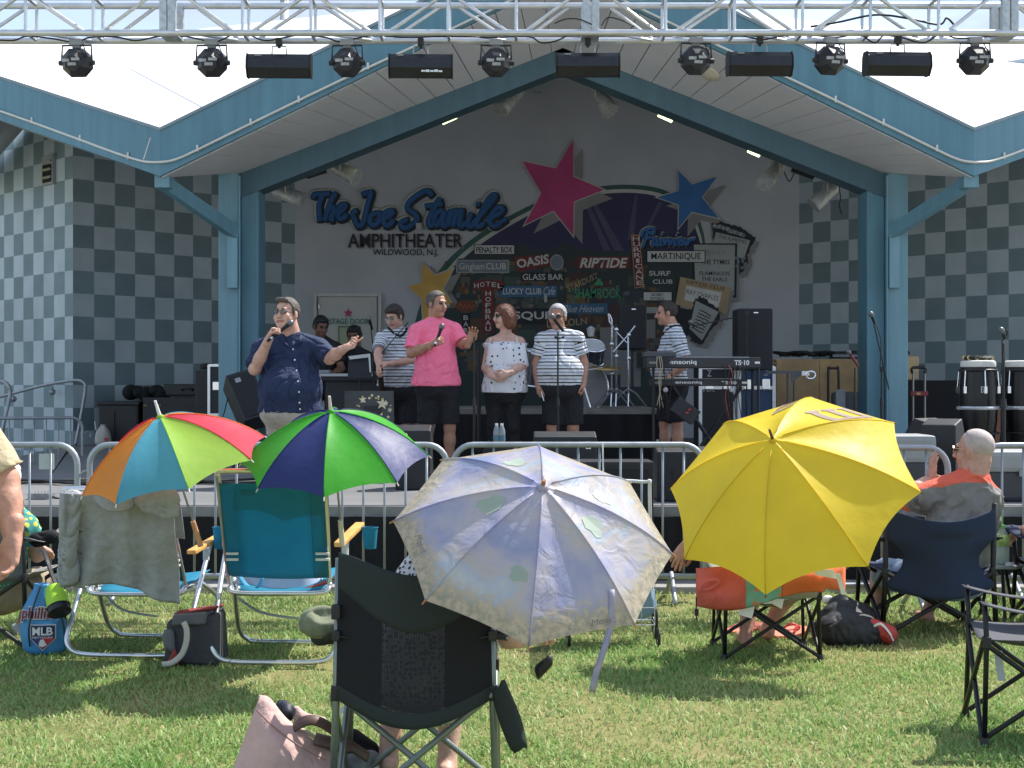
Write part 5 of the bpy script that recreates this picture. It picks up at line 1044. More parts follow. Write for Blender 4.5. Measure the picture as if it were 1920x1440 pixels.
def head_prims(c, f, s, u, sc, nb, nr=.058, full=1):
    X = lambda a, b, d: c+(s*a+f*b+u*d)*sc; Q = np.stack([s, f, u], 1); z = sc; P = [
        elp(X(0, -.012, .035), A((.075, .094, .086))*z, Q, .02), elp(X(0, .02, -.045), A((.060*full, .070, .076))*z, Q, .03), elp(X(0, .06, -.096), A((.026*full, .024, .022))*z, Q, .02),
        elp(X(.036, .058, -.03), A((.028*full, .026, .03))*z, Q, .02), elp(X(-.036, .058, -.03), A((.028*full, .026, .03))*z, Q, .02),
        cap(X(-.03, .08, .028), X(.03, .08, .028), .0125*z, None, .012),
        elp(X(.032, .098, .008), A((.014, .012, .011))*z, Q, .008, op='-'), elp(X(-.032, .098, .008), A((.014, .012, .011))*z, Q, .008, op='-'),
        cap(X(0, .087, .014), X(0, .108, -.03), .0085*z, .0145*z, .008), elp(X(.013, .094, -.035), A((.008, .01, .007))*z, Q, .006), elp(X(-.013, .094, -.035), A((.008, .01, .007))*z, Q, .006)]
    for q in (1, -1):
        P += [elp(X(q*.078, -.004, -.004), A((.011, .021, .034))*z, Q, .006), elp(X(q*.031, .081, .008), A((.013, .011, .009))*z, Q, .002, m=1), cap(X(q*.018, .0925, .030), X(q*.048, .083, .032), .0045*z, .0035*z, .002, m=3)]
    P += [cap(X(-.02, .083, -.062), X(.02, .083, -.062), .0075*z, None, .004, m=2), cap(X(0, -.03, -.05), nb, nr, nr*1.12, .03)]
    return P
def hair_prims(c, f, s, u, sc, kind):
    X = lambda a, b, d: c+(s*a+f*b+u*d)*sc; Q = np.stack([s, f, u], 1); z = sc
    if kind == 'bob':
        P = [elp(X(0, -.02, .045), A((.098, .108, .096))*z, Q, .02), elp(X(.075, -.02, -.02), A((.042, .075, .085))*z, Q, .03), elp(X(-.075, -.02, -.02), A((.042, .075, .085))*z, Q, .03), elp(X(0, -.085, -.03), A((.09, .055, .1))*z, Q, .03),
             elp(X(.08, -.03, -.085), A((.038, .06, .045))*z, Q, .03), elp(X(-.08, -.03, -.085), A((.038, .06, .045))*z, Q, .03), elp(X(0, .12, -.05), A((.072, .085, .105))*z, Q, .012, op='-')]
        return P
    g = .004 if kind == 'buzz' else .009
    hl = {'full': (.075, .066), 'swept': (.062, .092), 'buzz': (.02, .098)}.get(kind, (.062, .086))
    R0 = A((.075+g, .094+g, .086+g*1.2))*z; n1 = nrm(f*.62-u*.78); n2 = nrm(f*.93-u*.36); n3 = nrm(f*.25-u*.97)
    P = [elp(X(0, -.014, .037), R0, Q, .008, cuts=((X(0, *hl), n1), (X(0, -.06, -.062), n3))), elp(X(0, -.016, .033), R0*A((1, 1, 1)), Q, .012, cuts=((X(0, .022, .02), n2), (X(0, -.06, -.07), n3)))]
    for q in (1, -1):
        if kind != 'buzz': P.append(cap(X(q*.0715, .026, .05), X(q*.0755, .020, -.006), .011*z, .006*z, .01))
    if kind == 'swept': P.append(cap(X(-.03, .07, .098), X(.045, .06, .105), .02*z, .018*z, .02))
    if kind == 'full': P += [elp(X(0, .035, .085), A((.07, .055, .03))*z, Q, .02), elp(X(0, -.05, .0), A((.086, .06, .08))*z, Q, .02)]
    return P
def person(label, z, J, gnd=SH, g=1.0, belly=0, head=(0, 0), hs=1.0, skinm=None, hair=('short', None), shirt=None, shorts=None, hands=None, sleeve=.62, neckr=.058, full=1.0, hem=None, shhem=.95, base=None, legs=True, glasses=None, shoe=None, collar=None, extra=None, group=None, hipw=1.0, nm='person', tuck=.0, wr=.012, flare=0, arm=1.0, topcut=None):
    w = lambda q: A(W(q[0], q[1], q[2] if len(q) > 2 else z)); K = {k: w(v) for k, v in J.items()}
    bx_ = base if base is not None else ((J['pel'][0]-960)/FPX*z, z)
    rt = thing(nm, label, 'person', (bx_[0], bx_[1], gnd), group)
    f, s, u = headframe(*head); nb = K['neck']; c = K['head']
    sl, sr = K['sl'], K['sr']; pel = K['pel']; T = nrm(nb-pel); Sx = nrm(sr-sl); Fw = nrm(np.cross(Sx, T)); Fw = Fw if True else -Fw
    if 'fwd' in J: pass
    Sx = nrm(np.cross(T, Fw)); Q = np.stack([Sx, Fw, T], 1); th = np.linalg.norm(nb-pel); hw = np.linalg.norm(sr-sl)/2
    def torso(e):
        return [elp(nb-T*th*.36, (max(.12, hw*.92)*1.0+e, .112*g+e, th*.36+e), Q, .06), elp(pel+T*th*.33+Fw*(.02+belly*.55), (.15*g+belly+e, .115*g+belly*.9+e, th*.30+e), Q, .08), elp(pel+T*.03+Fw*belly*.2, (.158*g*hipw+belly*.75+e, .118*g+belly*.6+e, .13+e), Q, .06),
                cap(nb-T*.01, sl-T*.02, .062+e, .058*arm+e, .04), cap(nb-T*.01, sr-T*.02, .062+e, .058*arm+e, .04)]
    armP = []
    for q in 'lr':
        a, b, d = K['s'+q]-T*.015, K['e'+q], K['w'+q]; armP += [cap(a, b, .052*arm, .043*arm, .02), cap(b, b+(d-b)*.4, .043*arm, .041*arm, .02), cap(b+(d-b)*.35, d, .041*arm, .028*arm, .02)]
    legP = []
    if legs:
        for q in 'lr':
            hp, kn, an = K['h'+q], K['k'+q], K['a'+q]; toe = K['t'+q]; legP += [cap(hp, kn, .083*g, .056, .03), cap(kn, kn+(an-kn)*.35, .055, .054, .03), cap(kn+(an-kn)*.3, an, .054, .036, .03), cap(an-A((0, 0, .03)), toe, .036, .026, .03), cap(an-A((0, 0, .045)), an-A((0, 0, .045))+(an-toe)*.3, .034, .03, .02)]
    groups = [(torso(-.012)+armP+legP, .0135), (head_prims(c, f, s, u, hs, nb+T*.01, neckr, full), .0055*hs)]
    if hands:
        for h in hands: groups.append((h, .0048))
    hm = hair[1] or cloth('hair dark brown', (.02, .013, .009))
    body = implicit('body', groups, [skinm, M_EYE, M_LIP, hm], rt)
    if hair[0]: implicit('hair', [(hair_prims(c, f, s, u, hs, hair[0]), .0055)], [hm], rt, .0008 if hair[0] == 'buzz' else .0045, 75, .35)
    if shirt:
        hz = w(hem)[2] if hem else pel[2]-.05
        P = torso(.016)
        if flare: P.append(elp(pel+T*.02, (.18*g*hipw+flare, .14*g+flare*.7, .22), Q, .08))
        cut = ((0, 0, hz), (0, 0, -1))
        for p in P: p['cuts'] = (cut,)+((((0, 0, w(topcut)[2]), (0, 0, 1)),) if topcut else ())
        for q in 'lr':
            if not sleeve: continue
            a, b = K['s'+q]-T*.015, K['e'+q]; d = nrm(b-a); L = np.linalg.norm(b-a); e = a+d*L*sleeve; P.append(cap(a+d*.01, e+d*.05, .066*arm, .074*arm, .03, cuts=((e, d),), u0=a[2]))
        implicit('shirt', [(P, .0095)], [shirt], rt, wr, 26, .55, seed=len(label) % 7+1)
    if collar:
        P = []
        for t in range(14):
            a0 = t/14*6.283; a1 = (t+1)/14*6.283; pt = lambda aa: nb+T*(.030-.085*max(0, math.cos(aa))**1.5)+Fw*(math.cos(aa)*.088+.012)*max(1, neckr/.058)+Sx*math.sin(aa)*.094*max(1, neckr/.058)*(1-.25*max(0, math.cos(aa))**2)
            P.append(cap(pt(a0), pt(a1), .0135, None, .012))
        implicit('collar', [(P, .007)], [collar], rt)
    if shorts:
        P = [elp(pel+T*.01+Fw*belly*.2, (.172*g*hipw+belly*.75, .135*g+belly*.6, .15), Q, .05)]
        top = pel+T*.1
        P[0]['cuts'] = ((top, T),)
        for q in 'lr':
            hp, kn, an = K['h'+q], K['k'+q], K['a'+q]
            if shhem <= 1: d = nrm(kn-hp); e = hp+(kn-hp)*shhem; P.append(cap(hp, e+d*.05, .098*g, .088*g+.004, .05, cuts=((e, d),)))
            else: d = nrm(an-kn); e = kn+(an-kn)*(shhem-1); P += [cap(hp, kn, .097*g, .075, .05), cap(kn, e+d*.05, .072, .062, .03, cuts=((e, d),))]
        implicit('trousers' if shhem > 1 else 'shorts', [(P, .0115)], [shorts], rt, .009, 26, .45, 4)
    if shoe and legs:
        for q in 'lr':
            an, toe = K['a'+q], K['t'+q]; implicit('shoe', [([cap(an-A((0, 0, .045))+(an-toe)*.3, toe+(toe-an)*.1, .046, .04, .02), elp(an-A((0, 0, .02)), (.045, .05, .05), None, .03)], .009)], [shoe], rt)
    X = lambda a, b, d: Vector(c+(s*a+f*b+u*d)*hs)
    if glasses:
        dark, frm = glasses; g_ = MB()
        for q in (1, -1): g_.tube([X(q*.033+.022*math.cos(t*.5236), .108-.012*abs(math.cos(t*.5236)), .008+.016*math.sin(t*.5236)) for t in range(12)], .0028*hs, 5, closed=True).tube([X(q*.055, .096, .012), X(q*.076, .06, .012), X(q*.081, -.005, .01)], .0026*hs, 5)
        g_.tube([X(-.012, .11, .012), X(.012, .11, .012)], .0025*hs, 5); fo = g_.build('glasses', frm, rt)
        for q in (1, -1):
            MB().poly([X(q*.033+.022*math.cos(t*.5236), .107-.012*abs(math.cos(t*.5236)), .008+.016*math.sin(t*.5236)) for t in range(12)]).build('lens', M_LENS if dark else mat('clear lens', (.5, .55, .55), .05, 0, 0, alpha=.25), fo)
    if extra: extra(rt, K, dict(T=T, F=Fw, S=Sx, X=X))
    return rt
FL = lambda z: HOR+.9*FPX/z
def stand(cx, z, dx=.1, kx=None, turn=(0, -1), hipy=None):
    """leg joints (pixel, pixel, depth) for someone standing at pixel column cx"""
    s = FPX/z; fy = FL(z); o = {}
    for q, sg in (('l', -1), ('r', 1)):
        X = cx+sg*dx*s; o['h'+q] = (cx+sg*.092*s, fy-.92*s, z); o['k'+q] = (X, fy-.49*s, z-.02); o['a'+q] = (X, fy-.085*s, z+.02); o['t'+q] = (X+(turn[0]*.16+sg*.03)*s, fy-.03*s, z+turn[1]*.16)
    return o
SK1 = skin('fair', (.58, .34, .25)); SK2 = skin('tan', (.42, .22, .145)); SK3 = skin('pale', (.58, .36, .28)); SK4 = skin('deep', (.16, .08, .05)); SK5 = skin('ruddy', (.50, .26, .18))
def hairm(n, c): return mat(n, c, .55, 0, .45, 70, .9, 160)
H_BR = hairm('hair brown', (.035, .022, .014)); H_GB = hairm('hair grey brown', (.10, .08, .065)); H_RED = hairm('hair auburn', (.16, .055, .025)); H_GR = hairm('hair grey', (.38, .37, .36)); H_BK = hairm('hair black', (.01, .009, .009)); H_WH = mat('hair silver stubble', (.46, .38, .35), .7, 0, .16, 22, .2, 150)
M_BLKSH = cloth('black shorts cotton', (.010, .010, .013)); F_DARK = mat('dark frame', (.02, .015, .012), .35); F_WIRE = mat('wire frame', (.35, .33, .3), .3, .8)
def microphone(lb, a, b):
    a, b = Vector(a), Vector(b); d = (b-a).normalized(); Q = d.to_track_quat('Z', 'Y').to_matrix(); L = (b-a).length; r = thing('microphone', lb, 'microphone', a)
    MB().lathe(a, [(.010, 0), (.013, .01), (.016, L*.7), (.022, L*.8)], 14, Q).build('handle', M_BLACKM, r, smooth=40); MB().ell(b-d*.03, (.027, .027, .034), Q).build('grille', mat('mic mesh', (.10, .10, .105), .45, .7, .3, 200), r, smooth=True)
    MB().lathe(a, [(.0165, L*.12), (.0165, L*.2)], 14, Q).build('ring', M_CHROME, r)
def toarr(v): return A(v)
# navy shirted singer
def ex_navy(rt, K, fr):
    m = MATS['navy cotton shirt']; bvh = None
    sh = [o for o in rt.children if o.name.startswith('shirt')][0]
    from mathutils.bvhtree import BVHTree
    bt = BVHTree.FromPolygons([v.co.copy() for v in sh.data.vertices], [tuple(p.vertices) for p in sh.data.polygons])
    def hit(x, y):
        o = Vector((0, 0, EYE)); d = (W(x, y, zN)-o).normalized(); h = bt.ray_cast(o, d); return h[0]
    pl = [hit(x, y) for x, y in ((548, 640), (550, 655), (553, 675), (556, 695), (559, 715), (561, 735), (562, 755), (563, 767))]
    pl = [p for p in pl if p]
    MB().tube(pl, .02, 8, flat=.32, up=(0, -1, .1)).build('placket', m, rt, smooth=True)
    for p in pl[1:]: MB().ell(p+Vector((0, -.012, 0)), (.008, .006, .008)).build('button', M_WHITE, rt)
    q = [hit(x, y) for x, y in ((578, 662), (602, 662), (602, 692), (578, 692))]
    if all(q): MB().tube([p+Vector((0, -.002, 0)) for p in q], .005, 5, closed=True).build('pocket_seam', m, rt)
    for sgn, pts in ((-1, ((530, 632), (533, 641), (541, 650))), (1, ((566, 630), (563, 640), (552, 650)))):
        h = [hit(*p) for p in pts]
        if all(h): MB().tube([p+Vector((0, -.012, .004)) for p in h], [.018, .02, .008], 8, flat=.4).build('collar_tip', m, rt, smooth=True)
zN = 12.2
wl = W(520, 608, zN-.36); wrt = W(652, 650, zN-.32)
person('heavy man in a navy shirt singing into a hand microphone with one arm out', zN, dict(head=(537, 590, zN-.06), neck=(546, 632, zN), sl=(492, 650, zN-.02), sr=(597, 648, zN-.02), pel=(546, 778, zN), el=(478, 692, zN-.12), wl=(505, 634, zN-.33), er=(618, 672, zN-.1), wr=(648, 652, zN-.34), **stand(545, zN, .13)),
       g=1.24, belly=.085, head=(-22, -6), hs=1.2, skinm=SK1, hair=('swept', H_GB), shirt=cloth('navy cotton shirt', (.016, .028, .075)), shorts=cloth('khaki cargo cotton', (.40, .35, .28)), shhem=1.9, hem=(0, 770), sleeve=.93, arm=1.28, neckr=.078, full=1.18, glasses=(False, F_DARK), shoe=M_SHOE, wr=.015, extra=ex_navy, flare=.03,
       hands=[hand(W(505, 634, zN-.33), (.50, -.15, .72), (.6, -.35, -.4), 1.15, -1, 1.12, tc=.5), hand(W(648, 652, zN-.34), (.9, -.35, .28), (.0, -.6, .8), .3, -1, 1.1, fc=[.12, .9, 1.0, 1.0], tc=0)])
microphone('black hand microphone held to the mouth of the navy shirted singer', W(501, 640, zN-.40), W(549, 602, zN-.29))
zP = 13.3
def ex_pink(rt, K, fr):
    q = lambda x, y: W(x, y, zP-.165)
    for c_, r_ in (((818, 616), 1.6), ((819, 630), 2.0)): MB().ell(q(*c_), (.012, .02, .02)).build('chest_print', mat('dark pink print', (.30, .03, .10), .8), rt, smooth=True)
person('man in a bright pink T shirt and black shorts holding a microphone and gesturing', zP, dict(head=(819, 571, zP-.04), neck=(816, 604, zP), sl=(782, 618, zP-.03), sr=(850, 616, zP+.03), pel=(818, 728, zP), el=(771, 662, zP-.10), wl=(812, 645, zP-.28), er=(868, 645, zP-.03), wr=(880, 640, zP-.22), **stand(822, zP, .11)),
       g=1.08, belly=.03, head=(48, 2), hs=1.04, skinm=SK2, hair=('short', H_GB), shirt=cloth('neon pink jersey', (.98, .20, .33), .05), shorts=M_BLKSH, shhem=.93, hem=(0, 720), sleeve=.82, arm=1.12, shoe=M_SHOE, extra=None, flare=.04,
       hands=[hand(W(812, 645, zP-.28), (.5, -.35, .5), (.55, .2, -.3), 1.1, -1, 1.0, tc=.5), hand(W(880, 640, zP-.22), (.35, -.25, .85), (-.2, -.9, .0), .3, 1, 1.0, spread=.35)])
microphone('black microphone held against the chest of the pink shirted man', W(815, 650, zP-.33), W(830, 607, zP-.31))
zG = 14.2
def ex_strap(rt, K, fr):
    MB().tube(spl([W(764, 606, zG-.02), W(750, 622, zG-.15), W(730, 645, zG-.2), W(712, 668, zG-.24)], 5), .024, 6, flat=.25).build('guitar_strap', M_CLOTHBLK, rt)
    MB().tube([W(712, 668, zG-.24), W(713, 700, zG-.3), W(716, 735, zG-.2)], .03, 8).build('guitar_edge', mat('dark guitar lacquer', (.03, .018, .012), .3), rt)
person('bespectacled guitarist in a striped polo looking down beside the pink shirted man', zG, dict(head=(739, 594, zG-.06), neck=(745, 621, zG), sl=(716, 632, zG-.04), sr=(770, 634, zG+.06), pel=(746, 733, zG), el=(709, 664, zG-.22), wl=(711, 690, zG-.36), er=(775, 676, zG-.1), wr=(728, 682, zG-.34), **stand(748, zG, .1)),
       g=1.08, belly=.05, head=(-30, 22), hs=1.0, skinm=SK1, hair=('full', H_BR), shirt=M_STRIPE, shorts=M_BLKSH, shhem=.98, hem=(0, 724), sleeve=.7, collar=cloth('black collar knit', (.012, .012, .014)), glasses=(False, F_WIRE), shoe=M_SHOE, extra=ex_strap,
       hands=[hand(W(711, 690, zG-.36), (-.1, -.5, -.5), (.8, 0, 0), .8, 1, .95), hand(W(728, 682, zG-.34), (-.9, -.2, 0), (0, .3, -.9), .7, 1, .95)])
zW = 13.4
def ex_strapW(rt, K, fr):
    for q, x0, y0, x1, y1 in ((0, 968, 634, 972, 645), (1, 920, 636, 917, 644)): MB().tube(spl([W(x0, y0-2, zW-.02), W(x0, y0, zW-.1), W(x1, y1, zW-.1)], 3), .006, 5).build('strap', M_WHITE, rt)
    MB().tube([W(957+2.5*math.cos(t*.628), 702+4*math.sin(t*.628), zW-.26+.03*math.sin(t*.628)) for t in range(10)], .004, 5, closed=True).build('bracelet', M_CHROME, rt)
    def fl(u, v):
        a = -.9+u*5.0; r = (.185+.035*(1-v)+.012*math.sin(a*7)); return Vector((K['pel'][0]+r*1.1*math.sin(a), K['pel'][1]-r*.85*math.cos(a), W(0, 645, zW).z-.22*(1-v)))
    MB().grid(fl, 50, 5).build('ruffle', M_DOTS, rt, smooth=True, solid=.004)
person('woman with auburn hair in a white polka dot blouse, sunglasses and black capris', zW, dict(head=(944, 594, zW-.02), neck=(948, 627, zW), sl=(921, 640, zW-.02), sr=(974, 639, zW+.02), pel=(946, 735, zW), el=(912, 690, zW-.06), wl=(926, 706, zW-.24), er=(980, 684, zW-.06), wr=(952, 701, zW-.26), **stand(944, zW, .085)),
       g=1.0, belly=.035, head=(-58, 0), hs=.96, skinm=SK3, hair=('bob', H_RED), shirt=M_DOTS, shorts=cloth('black stretch capri', (.008, .008, .009)), shhem=1.42, hem=(0, 732), sleeve=0, glasses=(True, F_DARK), hipw=1.02, flare=.03, arm=1.1, neckr=.052, topcut=(0, 643), extra=ex_strapW, shoe=M_SHOE,
       hands=[hand(W(926, 706, zW-.24), (.85, -.2, -.2), (.1, .8, .1), .6, 1, .92), hand(W(952, 701, zW-.26), (-.85, -.25, -.25), (.0, .8, .2), .6, -1, .92)])
zS = 13.35
def ex_sticks(rt, K, fr):
    MB().cyl(W(1096, 728, zS-.1), W(1107, 764, zS-.2), .007).build('drum_stick', M_WHITE, rt); MB().cyl(W(1012, 726, zS-.1), W(1020, 752, zS-.16), .006).build('keys', M_CHROME, rt)
person('grey haired singer in a striped polo and dark sunglasses behind a microphone stand', zS, dict(head=(1045, 595, zS-.02), neck=(1048, 626, zS+.01), sl=(1018, 634, zS), sr=(1081, 632, zS), pel=(1050, 728, zS), el=(1007, 682, zS+.02), wl=(1009, 722, zS-.06), er=(1094, 680, zS+.02), wr=(1094, 718, zS-.06), **stand(1055, zS, .1)),
       g=1.1, belly=.05, head=(-14, 4), hs=1.02, skinm=SK2, hair=('short', H_GR), shirt=M_STRIPE, shorts=M_BLKSH, shhem=.95, hem=(0, 722), sleeve=.66, collar=MATS['black collar knit'], glasses=(True, F_DARK), arm=1.1, shoe=M_SHOE, extra=ex_sticks,
       hands=[hand(W(1009, 722, zS-.06), (.05, -.2, -1), (.8, .1, 0), .6, 1, 1.0), hand(W(1094, 718, zS-.06), (0, -.2, -1), (-.8, .1, 0), .8, -1, 1.0)])
zK = 14.35
person('keyboard player in a striped polo standing in profile behind the keyboards', zK, dict(head=(1249, 588, zK), neck=(1262, 617, zK), sl=(1262, 632, zK+.19), sr=(1272, 634, zK-.17), pel=(1262, 726, zK), el=(1268, 680, zK+.24), wl=(1240, 690, zK+.12), er=(1284, 682, zK-.2), wr=(1258, 704, zK-.22), hl=(1260, FL(zK)-164, zK+.09), hr=(1264, FL(zK)-164, zK-.09), kl=(1246, FL(zK)-88, zK+.09), kr=(1270, FL(zK)-88, zK-.09), al=(1248, FL(zK)-15, zK+.09), ar=(1272, FL(zK)-15, zK-.09), tl=(1218, FL(zK)-5, zK+.08), tr=(1242, FL(zK)-5, zK-.1)),
       g=1.08, belly=.055, head=(-84, 2), hs=1.02, skinm=SK5, hair=('short', H_BR), shirt=M_STRIPE, shorts=M_BLKSH, shhem=.95, hem=(0, 712), sleeve=.72, collar=MATS['black collar knit'], shoe=M_SHOE, arm=1.1,
       hands=[hand(W(1258, 704, zK-.22), (-.7, -.1, -.5), (0, .2, -.8), .6, 1, .95), hand(W(1240, 690, zK+.12), (-.8, 0, -.3), (0, -.2, -.8), .6, -1, .95)])
M_BKT = cloth('black T shirt', (.01, .01, .011))
for (hx_, hy_, zz, yw, pt, lb) in ((602, 612, 16.3, 30, 18, 'dark haired musician in black bent behind the navy shirted singer'), (664, 630, 16.6, -10, 14, 'dark haired musician seated low behind the music stand')):
    s_ = FPX/zz; fy = FL(zz)
    person(lb, zz, dict(head=(hx_, hy_, zz-.05), neck=(hx_, hy_+26, zz), sl=(hx_-29, hy_+38, zz), sr=(hx_+29, hy_+38, zz), pel=(hx_, hy_+118, zz+.1), el=(hx_-38, hy_+80, zz-.1), wl=(hx_-18, hy_+92, zz-.35), er=(hx_+38, hy_+80, zz-.1), wr=(hx_+18, hy_+92, zz-.35), hl=(hx_-14, hy_+120, zz+.1), hr=(hx_+14, hy_+120, zz+.1), kl=(hx_-18, hy_+122, zz-.35), kr=(hx_+18, hy_+122, zz-.35), al=(hx_-18, fy-14, zz-.35), ar=(hx_+18, fy-14, zz-.35), tl=(hx_-20, fy-5, zz-.5), tr=(hx_+20, fy-5, zz-.5)),
           head=(yw, pt), skinm=SK4, hair=('full', H_BK), shirt=M_BKT, shorts=M_BLKSH, shhem=1.9, sleeve=.7, shoe=M_SHOE, hands=[hand(W(hx_-18, hy_+92, zz-.35), (.3, -.8, 0), (0, 0, -1), .6, 1, .95), hand(W(hx_+18, hy_+92, zz-.35), (-.3, -.8, 0), (0, 0, -1), .6, -1, .95)])
# ------------------------------------------------------------------ umbrellas
def umcloth(n, c, tr=.55, var=.07): return mat(n, c, .5, 0, var, 4, .3, 9, bdist=.018, transl=tr, spec=.3)
def umbrella(label, hub, axis, roll, Rr, H, n, mats, shaft=.75, tip=.08, tipm=None, handle=None, prof=.4, grp='open umbrellas over the lawn chairs', deco=None, solid=.002, scal=.04):
    hub = Vector(hub); ax = Vector(axis).normalized(); e1 = (Vector((0, -1, 0))-ax*ax.dot(Vector((0, -1, 0)))).normalized(); e2 = e1.cross(ax); e2 = e2 if e2.x > 0 else -e2
    r = thing('umbrella', label, 'umbrella', hub-ax*shaft, grp)
    def rib(i, t): th = R(roll)+2*math.pi*i/n; rr_ = Rr*(t-.05*t**4); return hub+(e1*math.cos(th)+e2*math.sin(th))*rr_-ax*H*(prof*t+(1-prof)*t*t)
    def pt(i, s, t, off=0):
        sg = 4*s*(1-s); tt = t*(1-scal*sg*t*t); p = rib(i, tt).lerp(rib(i+1, tt), s); p = p-ax*.018*sg*math.sin(math.pi*min(1, t))*Rr*2
        q = (p-(hub-ax*H*1.6)).normalized(); return p+q*off
    for i in range(n):
        o = MB().grid(lambda u, v: pt(i, u, .015+v*.985), 10, 14).build('panel', mats[i % len(mats)], r, smooth=True)
        at = o.data.attributes.new('t', 'FLOAT', 'POINT'); at.data.foreach_set('value', [j/14 for j in range(15) for k in range(11)])
    M_RIB = mat('umbrella rib', (.30, .30, .31), .4, .7)
    for i in range(n):
        MB().tube([rib(i, t/8)-ax*.006 for t in range(1, 9)], .0022, 5).build('rib', M_RIB, r); MB().tube([rib(i, t/12)+ax*.0015 for t in range(1, 13)], .0026, 5).build('seam', mats[i % len(mats)], r, smooth=True); e = rib(i, 1); d = (e-rib(i, .96)).normalized(); MB().cyl(e-d*.004, e+d*.016, .0035, .003, 6).build('rib_tip', tipm or M_WHITE, r)
        MB().tube([rib(i, .5)-ax*.008, hub-ax*H*1.15], .0018, 4).build('stretcher', M_RIB, r)
    MB().cyl(hub+ax*.0, hub-ax*shaft, .0055, None, 8).build('shaft', M_RIB, r); MB().cyl(hub-ax*.005, hub+ax*tip, .0095, .0065, 10).build('ferrule', tipm or M_WHITE, r, smooth=40); MB().lathe(hub, [(.024, -.012), (.018, .004), (.01, .01)], 12, ax.to_track_quat('Z', 'Y').to_matrix()).build('crown', mats[0], r, smooth=True)
    MB().cyl(hub-ax*(shaft-.14), hub-ax*shaft, .013, .015, 10).build('handle', handle or mat('umbrella wood handle', (.45, .22, .10), .45), r, smooth=40)
    if deco: deco(r, pt, rib)
    return r
C_RED = umcloth('umbrella coral red', (.75, .07, .12)); C_OR = umcloth('umbrella orange', (.90, .33, .05)); C_BL = umcloth('umbrella sky blue', (.12, .46, .62)); C_LI = umcloth('umbrella lime', (.42, .68, .10))
C_GR = umcloth('umbrella green', (.09, .52, .05)); C_NV = umcloth('umbrella navy', (.025, .035, .14), .18); C_YE = umcloth('umbrella yellow', (.90, .70, .05), .5)
W1 = mat('pale wood', (.62, .55, .45), .5)
umbrella('rainbow umbrella of red, orange, blue and lime panels clamped to the grey draped chair', W(300, 781, 6.86), (-.22, -.27, .93), 18, .50, .27, 8, [C_LI, C_RED, C_OR, C_BL, C_LI, C_RED, C_OR, C_BL], shaft=.72, prof=.18, tip=.085, tipm=M_WHITE, handle=mat('salmon wood handle', (.60, .30, .18), .5))
umbrella('green and navy panelled umbrella clamped to the teal beach chair', W(620, 771, 6.86), (-.04, -.32, .94), 0, .505, .265, 8, [C_GR, C_NV], prof=.2, shaft=.74, tip=.08, tipm=W1, handle=W1)
def ex_pastel(m, t, b, co):
    N, L = t.nodes, t.links; n = N.new('ShaderNodeTexNoise'); n.inputs['Scale'].default_value = 4.2; n.inputs['Detail'].default_value = 5; n.inputs['Distortion'].default_value = .3
    r = N.new('ShaderNodeValToRGB'); e = r.color_ramp.elements; e[0].position = .30; e[0].color = (.30, .36, .56, 1); e[1].position = .72; e[1].color = (.62, .63, .66, 1)
    for p, c in ((.42, (.40, .41, .62, 1)), (.52, (.54, .51, .60, 1)), (.58, (.58, .53, .52, 1)), (.64, (.50, .55, .66, 1))): q = e.new(p); q.color = c
    a = N.new('ShaderNodeAttribute'); a.attribute_name = 't'; n2 = N.new('ShaderNodeTexNoise'); n2.inputs['Scale'].default_value = 48; n2.inputs['Detail'].default_value = 5
    ad = N.new('ShaderNodeMath'); ad.operation = 'MULTIPLY_ADD'; ad.inputs[1].default_value = .32; mr = N.new('ShaderNodeMapRange'); mr.inputs['From Min'].default_value = .95; mr.inputs['From Max'].default_value = 1.06
    r2 = N.new('ShaderNodeValToRGB'); r2.color_ramp.elements[0].color = (.36, .34, .25, 1); r2.color_ramp.elements[1].color = (.62, .51, .38, 1); r2.color_ramp.elements[0].position = .35; r2.color_ramp.elements[1].position = .62
    mx = N.new('ShaderNodeMix'); mx.data_type = 'RGBA'
    L.new(co.outputs['Object'], n.inputs[0]); L.new(co.outputs['Object'], n2.inputs[0]); L.new(n.outputs['Fac'], r.inputs[0]); L.new(n2.outputs['Fac'], ad.inputs[0]); L.new(a.outputs['Fac'], ad.inputs[2]); L.new(ad.outputs[0], mr.inputs[0]); L.new(n2.outputs['Fac'], r2.inputs[0])
    L.new(mr.outputs[0], mx.inputs['Factor']); L.new(r.outputs[0], mx.inputs['A']); L.new(r2.outputs[0], mx.inputs['B']); L.new(mx.outputs['Result'], b.inputs['Base Color'])
    w = N.new('ShaderNodeTexNoise'); w.inputs['Scale'].default_value = 11; w.inputs['Detail'].default_value = 3; w.inputs['Distortion'].default_value = .7; bp = N.new('ShaderNodeBump'); bp.inputs['Strength'].default_value = .55; bp.inputs['Distance'].default_value = .025
    L.new(co.outputs['Object'], w.inputs[0]); L.new(w.outputs['Fac'], bp.inputs['Height']); L.new(bp.outputs[0], b.inputs['Normal'])
    tr = N.new('ShaderNodeBsdfTranslucent'); ms = N.new('ShaderNodeMixShader'); ms.inputs[0].default_value = .45; L.new(mx.outputs['Result'], tr.inputs['Color'])
    L.new(b.outputs[0], ms.inputs[1]); L.new(tr.outputs[0], ms.inputs[2]); L.new(ms.outputs[0], N['Material Output'].inputs['Surface'])
C_PA = mat('pastel printed satin', (.5, .5, .6), .42, 0, 0, extra=ex_pastel, spec=.5)
